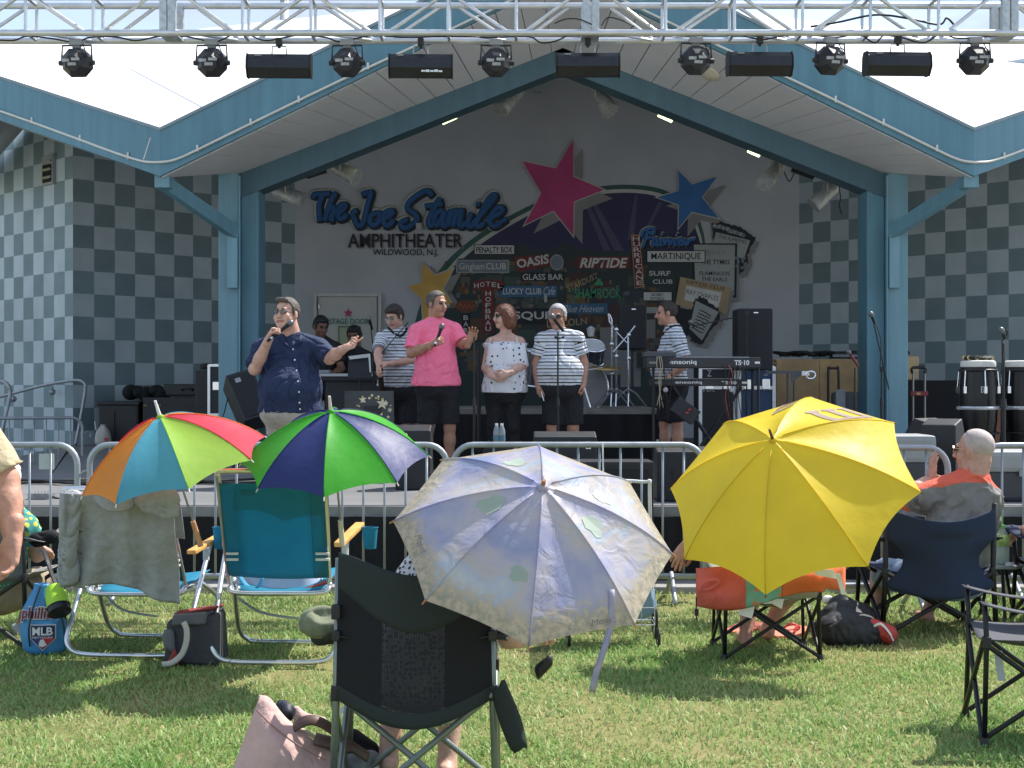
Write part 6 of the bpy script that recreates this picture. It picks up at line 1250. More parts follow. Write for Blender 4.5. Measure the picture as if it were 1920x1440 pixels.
def deco_pastel(r, pt, rib):
    ink = mat('signature ink', (.22, .19, .20), .7)
    for i, s0, s1, t0, t1 in ((0, .6, .85, .925, .965), (-2, .3, .55, .86, .91)):
        text('Monet', lambda u, v, i=i, s0=s0, s1=s1, t0=t0, t1=t1: pt(i, s0+(s1-s0)*u, t1+(t0-t1)*v, .003), ink, r, shear=.35, bold=-.005)
    g = mat('pale sage print', (.42, .50, .40), .5, transl=.3)
    for i, s, t, a in ((-2, .35, .36, .09), (1, .5, .42, .08), (2, .5, .5, .07), (-1, .75, .62, .05), (-4, .5, .5, .08)):
        MB().poly([pt(i, s+a*2.6*math.cos(k*.628)*(1+.3*math.sin(k*2.3)), t+a*math.sin(k*.628)*(1+.25*math.cos(k*1.7)), .002) for k in range(10)]).build('printed_patch', g, r)
    p = rib(1, .74); MB().grid(lambda u, v: p+Vector((-.01-.05*v+.012*math.sin(v*5)+(u-.5)*.022, -.012-.02*math.sin(v*3.1), -.015-.33*v)), 2, 14).build('closing_strap', C_PA, r, smooth=True, solid=.002)
umbrella('pastel painted satin umbrella with a tan border tilted towards the lawn', W(1018, 912, 4.5), (.12, -.62, .775), 3, .505, .24, 8, [C_PA], shaft=.6, scal=.015, tip=.028, tipm=mat('brown wooden tip', (.36, .15, .05), .35), deco=deco_pastel)
MSH = [(0, 0), (.26, 0), (.26, .11), (.19, .11), (.19, .70), (.28, .8), (.37, .8), (.41, .7), (.41, .11), (.36, .11), (.36, 0), (.64, 0), (.64, .11), (.56, .11), (.56, .70), (.65, .8), (.74, .8), (.80, .7), (.80, .11), (.74, .11), (.74, 0), (1, 0), (1, .13), (.95, .13), (.95, .8), (.88, .97), (.72, 1), (.62, .97), (.55, .88), (.48, .97), (.36, 1), (.27, .97), (.22, .9), (.22, .98), (0, .98), (0, .86), (.06, .86), (.06, .13), (0, .13)]
def dense(P, n=3): return [(a[0]+(b[0]-a[0])*k/n, a[1]+(b[1]-a[1])*k/n) for a, b in zip(P, P[1:]+P[:1]) for k in range(n)]
def deco_yellow(r, pt, rib):
    g = mat('grey brown print', (.24, .175, .14), .7)
    def mm_(i, cs, ct, sx, sy, ang):
        def q(a, b): x, y = (a-.5)*sx, (b-.5)*sy; c, s = math.cos(ang), math.sin(ang); x, y = x*c-y*s, x*s+y*c; tt = min(.97, ct+y); return pt(i, min(1, max(0, cs+x/max(.2, tt))), tt, .004)
        mb = MB()
        for x0, y0, x1, y1 in ((.06, .11, .2, .8), (.42, .11, .57, .8), (.79, .11, .94, .8), (0, 0, .27, .11), (.35, 0, .64, .11), (.72, 0, 1, .11), (.06, .8, .94, .97), (0, .86, .06, .97)): mb.grid(lambda u, v: q(x0+(x1-x0)*u, y0+(y1-y0)*v), 4, 4)
        mb.build('print_letter', g, r)
    mm_(2, .34, .74, .46, .40, math.pi/2+.1); mm_(3, .12, .76, .40, .34, math.pi/2)
YU = umbrella('large yellow umbrella printed with a grey letter, tilted over the orange towel', W(1449, 824, 7.05), (-.35, -.63, .69), 8, .72, .41, 8, [C_YE], shaft=.85, scal=.055, tip=.075, tipm=mat('dark brown wood', (.12, .05, .02), .4), deco=deco_yellow)
# ------------------------------------------------------------------ beach chairs
M_TS = mat('teal sling fabric', (.02, .27, .43), .75, 0, .06, 8, .15, 300, transl=.42); M_TS2 = mat('dark teal sling edge', (.02, .215, .33), .75, 0, .06, 8, transl=.4); M_ARMW = mat('honey wood armrest', (.68, .36, .10), .4, 0, .15, 12); M_WEB = mat('white webbing', (.6, .6, .58), .8)
bc = thing('beach_chair', 'teal sling beach chair with wooden arms and an aluminium frame', 'beach chair', W(525, 1245, 7.3), 'beach chairs with teal slings')
def tb(path, nm, r=.0145, par=bc, m=None): return MB().tube(spl([W(*p) for p in path], 5), r, 10).build(nm, m or M_ALU, par, smooth=True)
tb([(430, 1000, 7.75), (415, 1085, 7.5), (403, 1170, 7.3), (398, 1210, 7.24), (410, 1233, 7.22), (440, 1241, 7.22), (520, 1242, 7.22), (595, 1241, 7.22), (622, 1230, 7.22), (632, 1200, 7.25), (642, 1100, 7.5), (652, 1000, 7.75)], 'rear_leg_frame')
tb([(438, 1085, 7.55), (443, 1140, 7.7), (449, 1180, 7.82), (462, 1196, 7.86), (490, 1203, 7.87), (640, 1203, 7.87), (664, 1194, 7.86), (672, 1175, 7.82), (668, 1120, 7.7), (640, 1085, 7.55)], 'front_leg_frame')
tb([(436, 1108, 7.45), (428, 1070, 7.4), (410, 905, 7.0), (410, 892, 6.98), (420, 884, 6.97), (520, 884, 6.97), (598, 886, 6.97), (607, 894, 6.98), (610, 910, 7.0), (616, 1070, 7.4), (618, 1095, 7.45)], 'back_frame')
tb([(432, 1095, 7.45), (440, 1111, 7.42), (530, 1113, 7.42), (606, 1111, 7.42), (617, 1098, 7.45)], 'seat_frame', .014)
for x in (446, 612): tb([(x, 1104, 7.45), (x+3, 1098, 7.9), (x+6, 1094, 8.1)], 'seat_rail')
def sling(u, v):
    a = W(412, 906, 7.0).lerp(W(608, 908, 7.0), u); b = W(428, 1078, 7.42).lerp(W(618, 1082, 7.42), u); p = a.lerp(b, v); return p+Vector((0, .05*math.sin(math.pi*u)*math.sin(math.pi*min(1, v*1.1))-.016, -.012*math.sin(math.pi*u)*v))
for nm, u0, u1, m in (('sling_edge', 0, .13, M_TS2), ('sling', .13, .85, M_TS), ('sling_edge', .85, 1, M_TS2)): MB().grid(lambda u, v: sling(u0+u*(u1-u0), v), 8, 14).build(nm, m, bc, smooth=True, solid=.003)
MB().grid(lambda u, v: sling(.2+u*.13, .06+v*.06)+Vector((0, -.006, 0)), 2, 2).build('label_patch', M_TS2, bc)
for x0, x1, y in ((424, 447, 1038), (592, 617, 1038), (425, 447, 1049), (592, 618, 1049)): MB().box((W(x0, y, 7.27)+W(x1, y, 7.27))/2, (PX(x0, x1, 7.27), .02, .012)).build('webbing_loop', M_WEB, bc)
MB().grid(lambda u, v: W(440+170*u, 1104, 7.45)+Vector((0, .6*v, .04*v-.03*math.sin(math.pi*u))), 6, 6).build('seat_sling', M_TS, bc, smooth=True, solid=.003)
for x, s in ((426, -1), (647, 1)):
    a = W(x-12 if s > 0 else x, 1020, 7.35); a.z = .64; b = Vector((a.x+(.06*s), 7.85, .70)); d = b-a
    MB().box((a+b)/2, (.055, d.length, .028), d.to_track_quat('Y', 'Z').to_matrix(), bev=.008).build('armrest', M_ARMW, bc); MB().cyl(a+Vector((0, .3, -.02)), a+Vector((0, .3, -.09)), .018).build('arm_pivot', M_WEB, bc)
    cu = b+Vector((s*.065, -.08, -.03)); MB().lathe(cu, [(.03, -.1), (.035, -.1), (.045, .02), (.043, .02), (.03, -.095)], 16).build('cup_holder', M_TS, bc, smooth=40); MB().tube([cu+Vector((.046*math.cos(t*.5236), .046*math.sin(t*.5236), .02)) for t in range(12)], .003, 5, closed=True).build('cup_ring', M_TS2, bc)
MB().tube(spl([W(445, 1120, 7.8), W(490, 1148, 7.6), (W(560, 1160, 7.5))], 6), .008, 6, flat=.3).build('carry_strap', mat('grey webbing', (.35, .36, .33), .8), bc)
b2 = dup(bc, bc.location+Vector((W(253, 1235, 7.5)-W(525, 1245, 7.3)).to_tuple()) if False else Vector((W(250, 0, 7.5).x, 7.5, W(525, 1245, 7.3).z)), (0, 0, R(-3)), 'beach chair hidden under a draped grey shirt, its wooden arm showing', scale=(1, 1, .9))
# soft bag on the teal chair seat
r = thing('beach_tote', 'pale blue and red beach tote lying on the teal chair seat', 'tote bag', W(530, 1108, 7.7))
b = MB()
def tote(u, v): a = 2*math.pi*u; c_ = W(522, 1092, 7.72); w_ = .26+.015*math.sin(5*a); return Vector((c_.x+w_*math.cos(a)*(1-.15*v), c_.y+.14*math.sin(a)*(1-.2*v), c_.z-.05+.12*v+.012*math.sin(3*a+v*4)))
MB().grid(tote, 28, 6).build('body', mat('pale blue cotton', (.42, .48, .62), .85, 0, .15, 8), r, smooth=True, solid=.004); MB().ell(W(522, 1084, 7.72), (.22, .1, .03)).build('cloth_fill', mat('grey towel', (.26, .28, .34), .9), r, smooth=True)
MB().tube(spl([W(450, 1082, 7.58), W(462, 1098, 7.57), W(480, 1104, 7.57), W(492, 1084, 7.57)], 5), .014, 6, flat=.4).build('strap', mat('bright blue strap', (.05, .32, .55), .7), r); MB().tube(spl([W(555, 1110, 7.58), W(590, 1100, 7.56), W(612, 1092, 7.58)], 4), .012, 6).build('red_trim', mat('red trim', (.35, .05, .03), .7), r)
# grey shirt over the other chair
r = thing('draped_shirt', 'heather grey T shirt draped over the back of the beach chair', 'shirt', W(225, 918, 7.2)); M_HG = mat('heather grey jersey', (.33, .345, .365), .9, 0, .1, 30, .6, 16, bdist=.03)
def drape(u, v):
    x = 121+u*(205+14*v); yb = 1090+38*max(0, u-.25)/.75+(6 if u < .2 else 0)+6*math.sin(u*9); yt = 921+6*math.sin(u*6); y = yt+(yb-yt)*v; z_ = 7.06+.22*v-.03*math.sin(u*math.pi)
    p = W(x, y, z_); fo = .016*math.sin(u*23+v*2.5)*(.3+v)+.012*math.sin(u*11+v*6)+(.05 if u < .06 else 0)+.02*math.sin((u*3+v*5)*1.7)*(u > .6)*(v > .2); return p+Vector((0, -.02-fo, 0))
MB().grid(drape, 60, 40).build('back_panel', M_HG, r, smooth=True, solid=.004)
MB().grid(lambda u, v: W(121+u*205, 921+6*math.sin(u*6), 7.06)+Vector((0, -.02+.26*v, .015*math.sin(v*3.1)-.28*v*v)), 40, 10).build('front_panel', M_HG, r, smooth=True, solid=.004)
for k in range(4): MB().tube(spl([W(172+k*2, 917+k*5, 7.03), W(200, 934+k*6, 6.98), W(222, 944+k*5-4, 6.97), W(244, 936+k*4, 6.99), W(262, 920, 7.04)], 5), .013, 8).build('collar_fold', M_HG, r, smooth=True)
implicit('sleeve_bunch', [([cap(W(270, 936, 7.02), W(318, 936, 7.0), .05, .055, .03), cap(W(300, 925, 7.02), W(325, 960, 7.0), .045, .035, .03), cap(W(275, 950, 7.0), W(310, 965, 6.99), .03, .02, .03)], .01)], [M_HG], r, .012, 34)
implicit('sleeve_bunch', [([cap(W(135, 935, 7.05), W(128, 1080, 7.22), .05, .055, .03)], .01)], [M_HG], r, .014, 26, .2)
# grey and red cooler bag
r = thing('cooler_bag', 'charcoal cooler bag with red corner and pale strap on the grass', 'cooler bag', W(372, 1248, 7.3)); M_CH = mat('charcoal nylon', (.045, .046, .055), .7, 0, .15, 10, .3, 60); M_RC = mat('brick red nylon', (.26, .035, .025), .75); M_LG = mat('slate nylon', (.12, .125, .14), .75)
def hex8(p, nm, m, par, **k):  # front quad then back quad, pixel corners
    v = [W(*q) for q in p]; return MB().add(v, [(0, 1, 2, 3), (7, 6, 5, 4), (0, 4, 5, 1), (1, 5, 6, 2), (2, 6, 7, 3), (3, 7, 4, 0)]).build(nm, m, par, smooth=45, bev=.02, **k)
hex8([(312, 1165, 7.25), (405, 1152, 7.22), (412, 1250, 7.22), (306, 1246, 7.26), (330, 1150, 7.5), (424, 1140, 7.48), (430, 1236, 7.48), (322, 1235, 7.5)], 'body', M_CH, r)
hex8([(324, 1152, 7.2), (384, 1147, 7.19), (384, 1172, 7.2), (322, 1174, 7.21), (326, 1148, 7.5), (420, 1136, 7.5), (420, 1146, 7.5), (326, 1156, 7.5)], 'flap', M_LG, r); hex8([(330, 1150, 7.22), (400, 1138, 7.22), (401, 1142, 7.22), (331, 1153, 7.22), (335, 1144, 7.5), (420, 1132, 7.5), (420, 1136, 7.5), (335, 1148, 7.5)], 'lining', M_RC, r)
hex8([(305, 1182, 7.22), (326, 1178, 7.215), (330, 1228, 7.215), (306, 1214, 7.22), (306, 1180, 7.3), (326, 1176, 7.3), (330, 1228, 7.3), (306, 1212, 7.3)], 'side_patch', M_LG, r); hex8([(311, 1246, 7.21), (328, 1214, 7.205), (338, 1244, 7.205), (330, 1250, 7.205), (311, 1244, 7.26), (328, 1214, 7.26), (338, 1242, 7.26), (330, 1248, 7.26)], 'corner_patch', M_RC, r)
MB().tube(spl([W(344, 1166, 7.17), W(350, 1182, 7.16), W(349, 1205, 7.16), W(340, 1228, 7.16), (W(322, 1243, 7.16)), W(304, 1246, 7.18)], 6), .016, 6, flat=.25, up=(0, -1, 0)).build('strap', mat('cream webbing', (.50, .49, .42), .8), r, smooth=True)
# ------------------------------------------------------------------ folding quad chairs
def fab(n, c, tr=.0): return mat(n, c, .85, 0, .12, 6, .3, 200, transl=tr)
def quad_chair(label, loc, rz, w=.52, d=.48, sh=.45, ah=.62, bh=.95, tube=None, seat=None, back=None, r0=.0095, backfn=None, arms=True, lean=.06, splay=.03, topin=1.0, mesh=None, nm='camp_chair', sag=.08, grp='folding camp chairs'):
    c = thing(nm, label, 'camp chair', loc, grp, local=True); tube = tube or M_BLACKM
    P = lambda x, y, z: Vector((x*w/2, y*d/2, z))
    for s in (-1, 1):
        MB().tube([P(s*(1+splay*2), -1-splay, .0), P(s, -1, sh), P(s*topin, -1-lean*2.2, bh)], r0*1.15, 10).build('back_post', tube, c, smooth=True); MB().tube([P(s*(1+splay*2), 1+splay, 0), P(s, 1, sh), P(s*1.06, 1.04, ah)], r0, 10).build('front_post', tube, c, smooth=True)
        MB().cyl(P(s*1.02, -1, .04), P(s*1.02, 1, sh-.02), r0).build('side_brace', tube, c); MB().cyl(P(s*1.05, 1, .04), P(s*1.05, -1, sh-.02), r0).build('side_brace', tube, c)
        for y in (-1, 1):
            MB().cyl(P(-s, y*1.04+.01*s, sh-.01), P(s, y*1.08+.01*s, .03), r0).build('cross_brace', tube, c); MB().lathe(P(s*(1+splay*2), y*(1+splay), 0), [(.02, 0), (.022, .01), (.014, .04)], 10).build('foot', M_BLACK, c)
            MB().box(P(s, y, sh-.01), (.035, .035, .05), bev=.006).build('hub', M_BLACK, c)
    def st_(u, v): return P(-1+2*u, -1+2*v, sh)+Vector((0, 0, -sag*math.sin(math.pi*u)*(.5+.5*math.sin(math.pi*v))+.01*math.sin(9*u)*math.sin(7*v)))
    MB().grid(st_, 14, 12).build('seat', seat, c, smooth=True, solid=.004)
    if backfn: backfn(c, P)
    else:
        def bk(u, v): return P(-1+2*u, -1-lean*2.2*v, sh-.02+v*(bh-sh+.02))+Vector((0, -.075*math.sin(math.pi*u)*(1-.4*v)-.012, -.05*math.sin(math.pi*u)*(v > .5)*(v-.5)*2))
        MB().grid(bk, 16, 14).build('backrest', back or seat, c, smooth=True, solid=.004)
    if arms:
        for s in (-1, 1):
            def am(u, v): return P(s*(1.0+.06*v)+(u-.5)*.34, -1.1+2.2*v, ah)+Vector((0, 0, -.045*math.sin(math.pi*v)-.01*abs(u-.5)))
            MB().grid(am, 4, 12).build('armrest', seat, c, smooth=True, solid=.005)
    c.rotation_euler = (0, 0, rz); return c
M_GRN = fab('dark green polyester', (.016, .024, .020)); M_GTB = mat('grey green tube', (.20, .23, .215), .4, .6, .1, 10)
def ex_mesh(m, t, b, co):
    N, L = t.nodes, t.links; uv = N.new('ShaderNodeUVMap'); mp2 = N.new('ShaderNodeMapping'); mp2.inputs['Scale'].default_value = (95, 80, 1)
    br = N.new('ShaderNodeTexBrick'); br.offset = 0; br.inputs['Scale'].default_value = 1; br.inputs['Mortar Size'].default_value = .3; br.inputs['Brick Width'].default_value = 1; br.inputs['Row Height'].default_value = 1
    br.inputs['Color1'].default_value = (0, 0, 0, 1); br.inputs['Color2'].default_value = (0, 0, 0, 1); br.inputs['Mortar'].default_value = (1, 1, 1, 1)
    L.new(uv.outputs[0], mp2.inputs[0]); L.new(mp2.outputs[0], br.inputs[0]); L.new(br.outputs[0], b.inputs['Alpha'])
M_MESH = mat('black chair mesh', (.012, .012, .014), .8, 0, 0, extra=ex_mesh)
def green_back(c, P):
    sh, bh = .45, .935
    def bk(u, v, o=0):
        top = bh-.012+.012*math.cos(u*2.2)-.055*math.sin(math.pi*u)**1.4-.02*u
        return P((-1.0+2*u)*(1-.02*v), -1+.14*v, (sh-.08*math.sin(math.pi*u))+v*(top-sh+.08*math.sin(math.pi*u)))+Vector((0, -.10*math.sin(math.pi*u)*(1-.5*v)-.014-o, 0))
    cut = lambda u: .76-.14*math.sin(math.pi*u)
    MB().grid(lambda u, v: bk(u, cut(u)+v*(1-cut(u))), 22, 8).build('back_yoke', M_GRN, c, smooth=True, solid=.004)
    MB().grid(lambda u, v: bk(u, v*.10), 22, 3).build('back_hem', M_GRN, c, smooth=True, solid=.005)
    for u0, u1, m in ((0, .3, M_CLOTHBLK), (.7, 1, M_CLOTHBLK)): MB().grid(lambda u, v: bk(u0+u*(u1-u0), .1+v*(cut(u0+u*(u1-u0))-.1)), 8, 12).build('back_side', m, c, smooth=True)
    o = MB().grid(lambda u, v: bk(.3+u*.4, .1+v*(cut(.3+u*.4)-.1)), 10, 14).build('back_mesh', M_MESH, c, smooth=True); l = o.data.uv_layers.new(name='UVMap')
    for lp_ in o.data.loops: i = lp_.vertex_index; l.data[lp_.index].uv = ((i % 11)/10*.42, (i//11)/14)
    for s in (-1, 1): MB().box(P(s, -1.05, .74), (.03, .03, .05), bev=.006).box(P(s, -1.05, .66), (.028, .028, .035), bev=.006).build('slider', M_BLACK, c)
    MB().grid(lambda u, v: P(1.06, -1.1, .46)+Vector((-.015+.06*v**1.6+u*(.04+.03*math.sin(v*2.6)), -.03-.02*math.sin(u*3), .03-.20*v+.03*u*(1-v)-.01*math.sin(u*6))), 4, 8).build('loose_flap', M_GRN, c, smooth=True, solid=.003)
GC = quad_chair('dark green camp chair with a black mesh back, seen from behind', (bx(787, 4.85), 4.82, 0), 0, w=.525, d=.46, sh=.475, ah=.66, bh=.915, tube=M_GTB, seat=M_GRN, backfn=green_back, r0=.011, lean=-.06, topin=.98, sag=.12)
r = thing('phone_pouch', 'mesh pouch holding a black phone hanging from the green chair arm', 'pouch', W(1012, 1275, 4.95))
MB().add([W(992, 1215, 4.93), W(1030, 1208, 4.95), W(1036, 1240, 4.95), W(1010, 1276, 4.93), W(994, 1262, 4.93)], [(0, 1, 2, 3, 4)]).build('net', mat('black net', (.02, .02, .02), .8, 0, 0, alpha=.55), r); hex8([(1000, 1250, 4.9), (1034, 1224, 4.9), (1038, 1246, 4.9), (1008, 1277, 4.9), (1000, 1250, 4.93), (1034, 1224, 4.93), (1038, 1246, 4.93), (1008, 1277, 4.93)], 'phone', M_BLACK, r)
r = thing('cup_pocket', 'olive fabric cup pocket on the green chair arm', 'cup holder', W(605, 1180, 4.75)); M_OLV = mat('olive canvas', (.17, .19, .12), .85, 0, .1, 10, .2, 90)
implicit('pocket', [([elp(W(604, 1167, 4.72), (.082, .06, .058), None, .01), elp(W(610, 1146, 4.66), (.055, .06, .042), None, .015, op='-')], .006)], [M_OLV], r, .006, 30); implicit('sling', [([cap(W(600, 1192, 4.74), W(660, 1185, 4.68), .035, .028, .02)], .008)], [M_GRN], r)
# seated woman under the pastel umbrella
zC = 4.86
def ex_c(rt, K, fr):
    MB().tube([W(1006, 1190, 4.96), W(1016, 1188, 4.96)], .02, 8).build('watch', M_BLACK, rt)
person('woman in a black and white floral dress seated in the green camp chair', zC, dict(head=(872, 948, 4.96), neck=(838, 1015, 4.93), sl=(784, 1078, 4.88), sr=(918, 1062, 4.9), pel=(790, 1285, 4.8), el=(720, 1190, 4.9), wl=(700, 1210, 5.12), er=(955, 1192, 4.92), wr=(1005, 1188, 5.02), hl=(755, 1290, 4.8), hr=(830, 1290, 4.8), kl=(745, 1262, 5.26), kr=(850, 1262, 5.26), al=(728, 1415, 5.18), ar=(838, 1425, 5.15), tl=(722, 1425, 5.36), tr=(845, 1432, 5.33)),
       gnd=0, base=(bx(790, 4.86), 4.86), g=1.1, belly=.03, head=(170, 10), skinm=SK3, hair=('bob', H_GR), shirt=M_FLORAL, shorts=M_FLORAL, shhem=.95, hem=(0, 1345), sleeve=.7, arm=1.05, extra=ex_c, flare=0,
       hands=[hand(W(700, 1210, 5.12), (0, 1, -.2), (0, -.1, -1), .4, 1, .95), hand(W(1005, 1188, 5.02), (.2, 1, -.1), (0, -.1, -1), .5, -1, .95)])
# pink canvas bag, shoe
r = thing('canvas_bag', 'large pale pink canvas bag with brown leather straps on the grass', 'bag', W(545, 1470, 5.0)); M_PK = mat('pale pink canvas', (.58, .38, .34), .85, 0, .14, 9, .6, 14, bdist=.03); M_LEA = mat('brown leather', (.10, .055, .04), .5, 0, .2, 12)
cb = lambda x, y, z_=5.05: W(x, y, z_)
def bagsheet(T, B, z0, z1, bul, nm, m=M_PK):
    T = spl([(x, y, 0) for x, y in T], 8); B = spl([(x, y, 0) for x, y in B], 8)
    def fn(u, v):
        i = min(len(T)-1, int(round(u*(len(T)-1)))); p = T[i].lerp(B[i], v); k = math.sin(math.pi*min(1, .08+u*.9))*math.sin(math.pi*min(1, .15+.7*v))
        return W(p.x, p.y, z0+(z1-z0)*v-bul*k+.012*math.sin(u*9+v*5)+.010*math.sin(u*4-v*11))
    return MB().grid(fn, 28, 18).build(nm, m, r, smooth=True, solid=.005)
TT = [(488, 1305), (505, 1308), (535, 1345), (575, 1378), (615, 1405), (648, 1428)]; BB = [(400, 1545), (455, 1556), (510, 1560), (560, 1562), (610, 1562), (660, 1560)]
bagsheet(TT, BB, 4.98, 4.86, .085, 'front_panel'); bagsheet([(x+16, y+14) for x, y in TT], [(x+16, y-10) for x, y in BB], 5.2, 5.24, -.03, 'back_panel')
bagsheet([(488, 1305), (494, 1306), (500, 1310), (504, 1316), (506, 1320), (508, 1322)], [(400, 1545), (402, 1546), (404, 1548), (406, 1550), (408, 1552), (410, 1550)], 5.06, 5.0, 0, 'side_panel')
bagsheet([(496, 1318), (530, 1350), (570, 1386), (610, 1412), (630, 1424), (640, 1430)], [(480, 1500), (520, 1505), (560, 1510), (590, 1510), (620, 1510), (640, 1510)], 5.08, 5.08, 0, 'lining', mat('dark rust lining', (.10, .035, .02), .9))
MB().tube(spl([cb(486, 1306, 4.98), cb(504, 1312, 4.97), cb(520, 1334, 4.96), cb(545, 1364, 4.955), cb(575, 1372, 4.96), cb(612, 1400, 4.98), cb(640, 1420, 5)], 5), .008, 6).build('rim', mat('cream binding', (.60, .50, .40), .8), r, smooth=True)
MB().tube(spl([cb(534, 1376, 4.95), cb(560, 1358, 4.93), cb(585, 1350, 4.93), cb(615, 1362, 4.94), cb(650, 1392, 4.96), cb(690, 1420, 5.0)], 6), .022, 8, flat=.3).build('strap', M_LEA, r, smooth=True); MB().tube(spl([cb(590, 1385, 4.93), cb(640, 1398, 4.94), cb(660, 1400, 4.95)], 4), .026, 8, flat=.4).build('strap', M_LEA, r, smooth=True)
MB().tube(spl([W(480, 1330, 4.905), W(512, 1362, 4.875), W(560, 1398, 4.865), W(612, 1426, 4.88)], 8), .003, 5).build('stitched_seam', mat('dark pink thread', (.34, .18, .15), .8), r)
implicit('scarf', [([elp(cb(538, 1336, 5.03), (.03, .03, .035), None, .02), elp(cb(530, 1322, 5.06), (.025, .03, .02), None, .02)], .006)], [mat('black navy scarf', (.012, .014, .028), .6, 0, .4, 40)], r, .006, 50)
implicit('folded_side', [([cap(cb(560, 1345, 5.2), cb(605, 1352, 5.18), .022, .016, .03), cap(cb(555, 1330, 5.2), cb(565, 1350, 5.2), .014, .02, .02)], .007)], [M_PK], r, .006, 30)
r = thing('sneaker', 'grey sneaker lying behind the green chair leg', 'shoe', W(690, 1450, 5.05)); implicit('upper', [([cap(W(668, 1430, 5.05), W(695, 1424, 5.12), .045, .035, .03)], .007)], [mat('grey knit', (.20, .21, .215), .9, 0, .2, 30)], r); implicit('sole', [([cap(W(664, 1452, 5.05), W(702, 1440, 5.13), .026, .022, .02)], .007)], [M_WHITE], r)
tag(MB().grid(lambda u, v: W(640-22*v+8*u, 1325+38*v, 4.98), 2, 4).build('paper_tag', M_WHITE, None, solid=.002), 'white paper tag hanging between the green chair and pink bag', 'tag')
implicit('dark_bag', [([cap(W(660, 1385, 5.2), W(688, 1412, 5.2), .04, .05, .03), cap(W(650, 1425, 5.15), W(665, 1440, 5.15), .05, .05, .03)], .009)], [M_CLOTHBLK], None, .006, 30); tag(bpy.data.objects['dark_bag'], 'small black bag slumped under the green chair', 'bag')
# ------------------------------------------------------------------ wire shopping cart
r = thing('shopping_cart', 'wire folding cart with a blue liner bag parked behind the pastel umbrella', 'cart', W(1150, 1212, 7.9)); zc = 7.8; X0, X1 = bx(1078, zc), bx(1228, zc); M_WIRE = mat('white coated wire', (.62, .64, .65), .4, .3)
MB().tube(spl([(X0, zc+.3, .12), (X0, zc+.3, .86), (X0+.04, zc+.3, .925), (X1-.04, zc+.3, .925), (X1, zc+.3, .86), (X1, zc+.3, .12)], 5), .011, 10).build('handle', mat('pale cart tube', (.58, .60, .58), .4, .4), r, smooth=True)
for k in range(7):
    x = X0+(X1-X0)*k/6; MB().cyl((x, zc, .13), (x, zc, .62), .0025, None, 5).build('wire', M_WIRE, r)
for k in range(6):
    zz = .13+.098*k; MB().tube([(X0, zc, zz), (X1, zc, zz), (X1, zc+.3, zz), (X0, zc+.3, zz)], .0028, 5, closed=True).build('wire', M_WIRE, r)
for s, x in ((-1, X0-.03), (1, X1+.03)):
    wl_ = MB().tube([(x, zc+.3+.105*math.cos(t*.2618), .108+.105*math.sin(t*.2618)) for t in range(24)], .010, 7, closed=True).build('wheel', M_BLACK, r, smooth=True)
    for t in range(5): MB().cyl((x, zc+.3, .108), (x, zc+.3+.1*math.cos(t*1.2566), .108+.1*math.sin(t*1.2566)), .003).build('spoke', M_WIRE, wl_)
    MB().tube([(x*.99, zc+.02+.05*math.cos(t*.524), .055+.05*math.sin(t*.524)) for t in range(12)], .009, 6, closed=True).build('wheel', M_BLACK, r)
MB().cyl((X0-.03, zc+.3, .108), (X1+.03, zc+.3, .108), .006).build('axle', M_CHROME, r)
implicit('liner_bag', [([elp(((X0+X1)/2, zc+.15, .36), (.235, .14, .22), None, .03), cap((X0+.06, zc+.15, .22), (X1-.06, zc+.15, .22), .08, .08, .05), cap((X0+.05, zc+.12, .56), (X1+.02, zc+.13, .57), .03, .04, .04)], .012)], [mat('light blue nylon', (.22, .36, .52), .6, 0, .12, 8, .3, 30)], r, .012, 20)
implicit('print_pouch', [([cap(W(1205, 990, zc+.3), W(1212, 1015, zc+.32), .045, .05, .02)], .01)], [M_FLORAL], r, .006, 30)
# ------------------------------------------------------------------ low chair, towel and person under the yellow umbrella
quad_chair('low black camp chair under the yellow umbrella', (bx(1448, 7.41), 7.62, 0), 0, w=.5, d=.42, sh=.37, ah=.52, bh=.62, seat=mat('sage seat cloth', (.24, .26, .20), .85), r0=.010, splay=.02)
r = thing('beach_towel', 'coral and orange towel with a teal flowered band over the low black chair', 'towel', W(1448, 1130, 7.3)); zt_ = 7.26
def tw(u, v):
    x = 1306+u*278; yt = 1046+20*(1-u); yb = 1136-20*u+12*math.sin(u*6.3)-8*(u > .86); y = yt+(yb-yt)*v; bul = .075*math.sin(math.pi*v)+.014*math.sin(u*19+v*5)+.012*math.sin(u*9-v*8)+.006*math.sin(u*43+v*13); ed = .12*(max(0, .13-u)/.13)**2+.12*(max(0, u-.87)/.13)**2
    return W(x, y, zt_-bul+ed)
def ex_flo(m, t, b, co): ex_dots(22, .30, (.20, .46, .40), (.70, .24, .14))(m, t, b, co)
M_CO = mat('coral terry', (.68, .13, .10), .95, 0, .08, 12, .4, 160); M_TQ = mat('teal flowered terry', (.2, .45, .4), .95, 0, 0, bump=.4, bscale=160, extra=ex_flo); M_OT = mat('orange terry', (.78, .17, .06), .95, 0, .08, 12, .4, 160)
for nm, u0, u1, m in (('coral_end', 0, .33, M_CO), ('flower_band', .33, .57, M_TQ), ('orange_end', .57, 1, M_OT)): MB().grid(lambda u, v: tw(u0+u*(u1-u0), v), 20, 16).build(nm, m, r, smooth=True, solid=.008)
MB().tube(spl([W(1312, 1108, 7.19), W(1318, 1094, 7.17), W(1332, 1088, 7.17), W(1348, 1090, 7.17), W(1335, 1102, 7.18), W(1318, 1106, 7.19)], 5), .010, 8).build('corner_loop', M_CO, r, smooth=True)
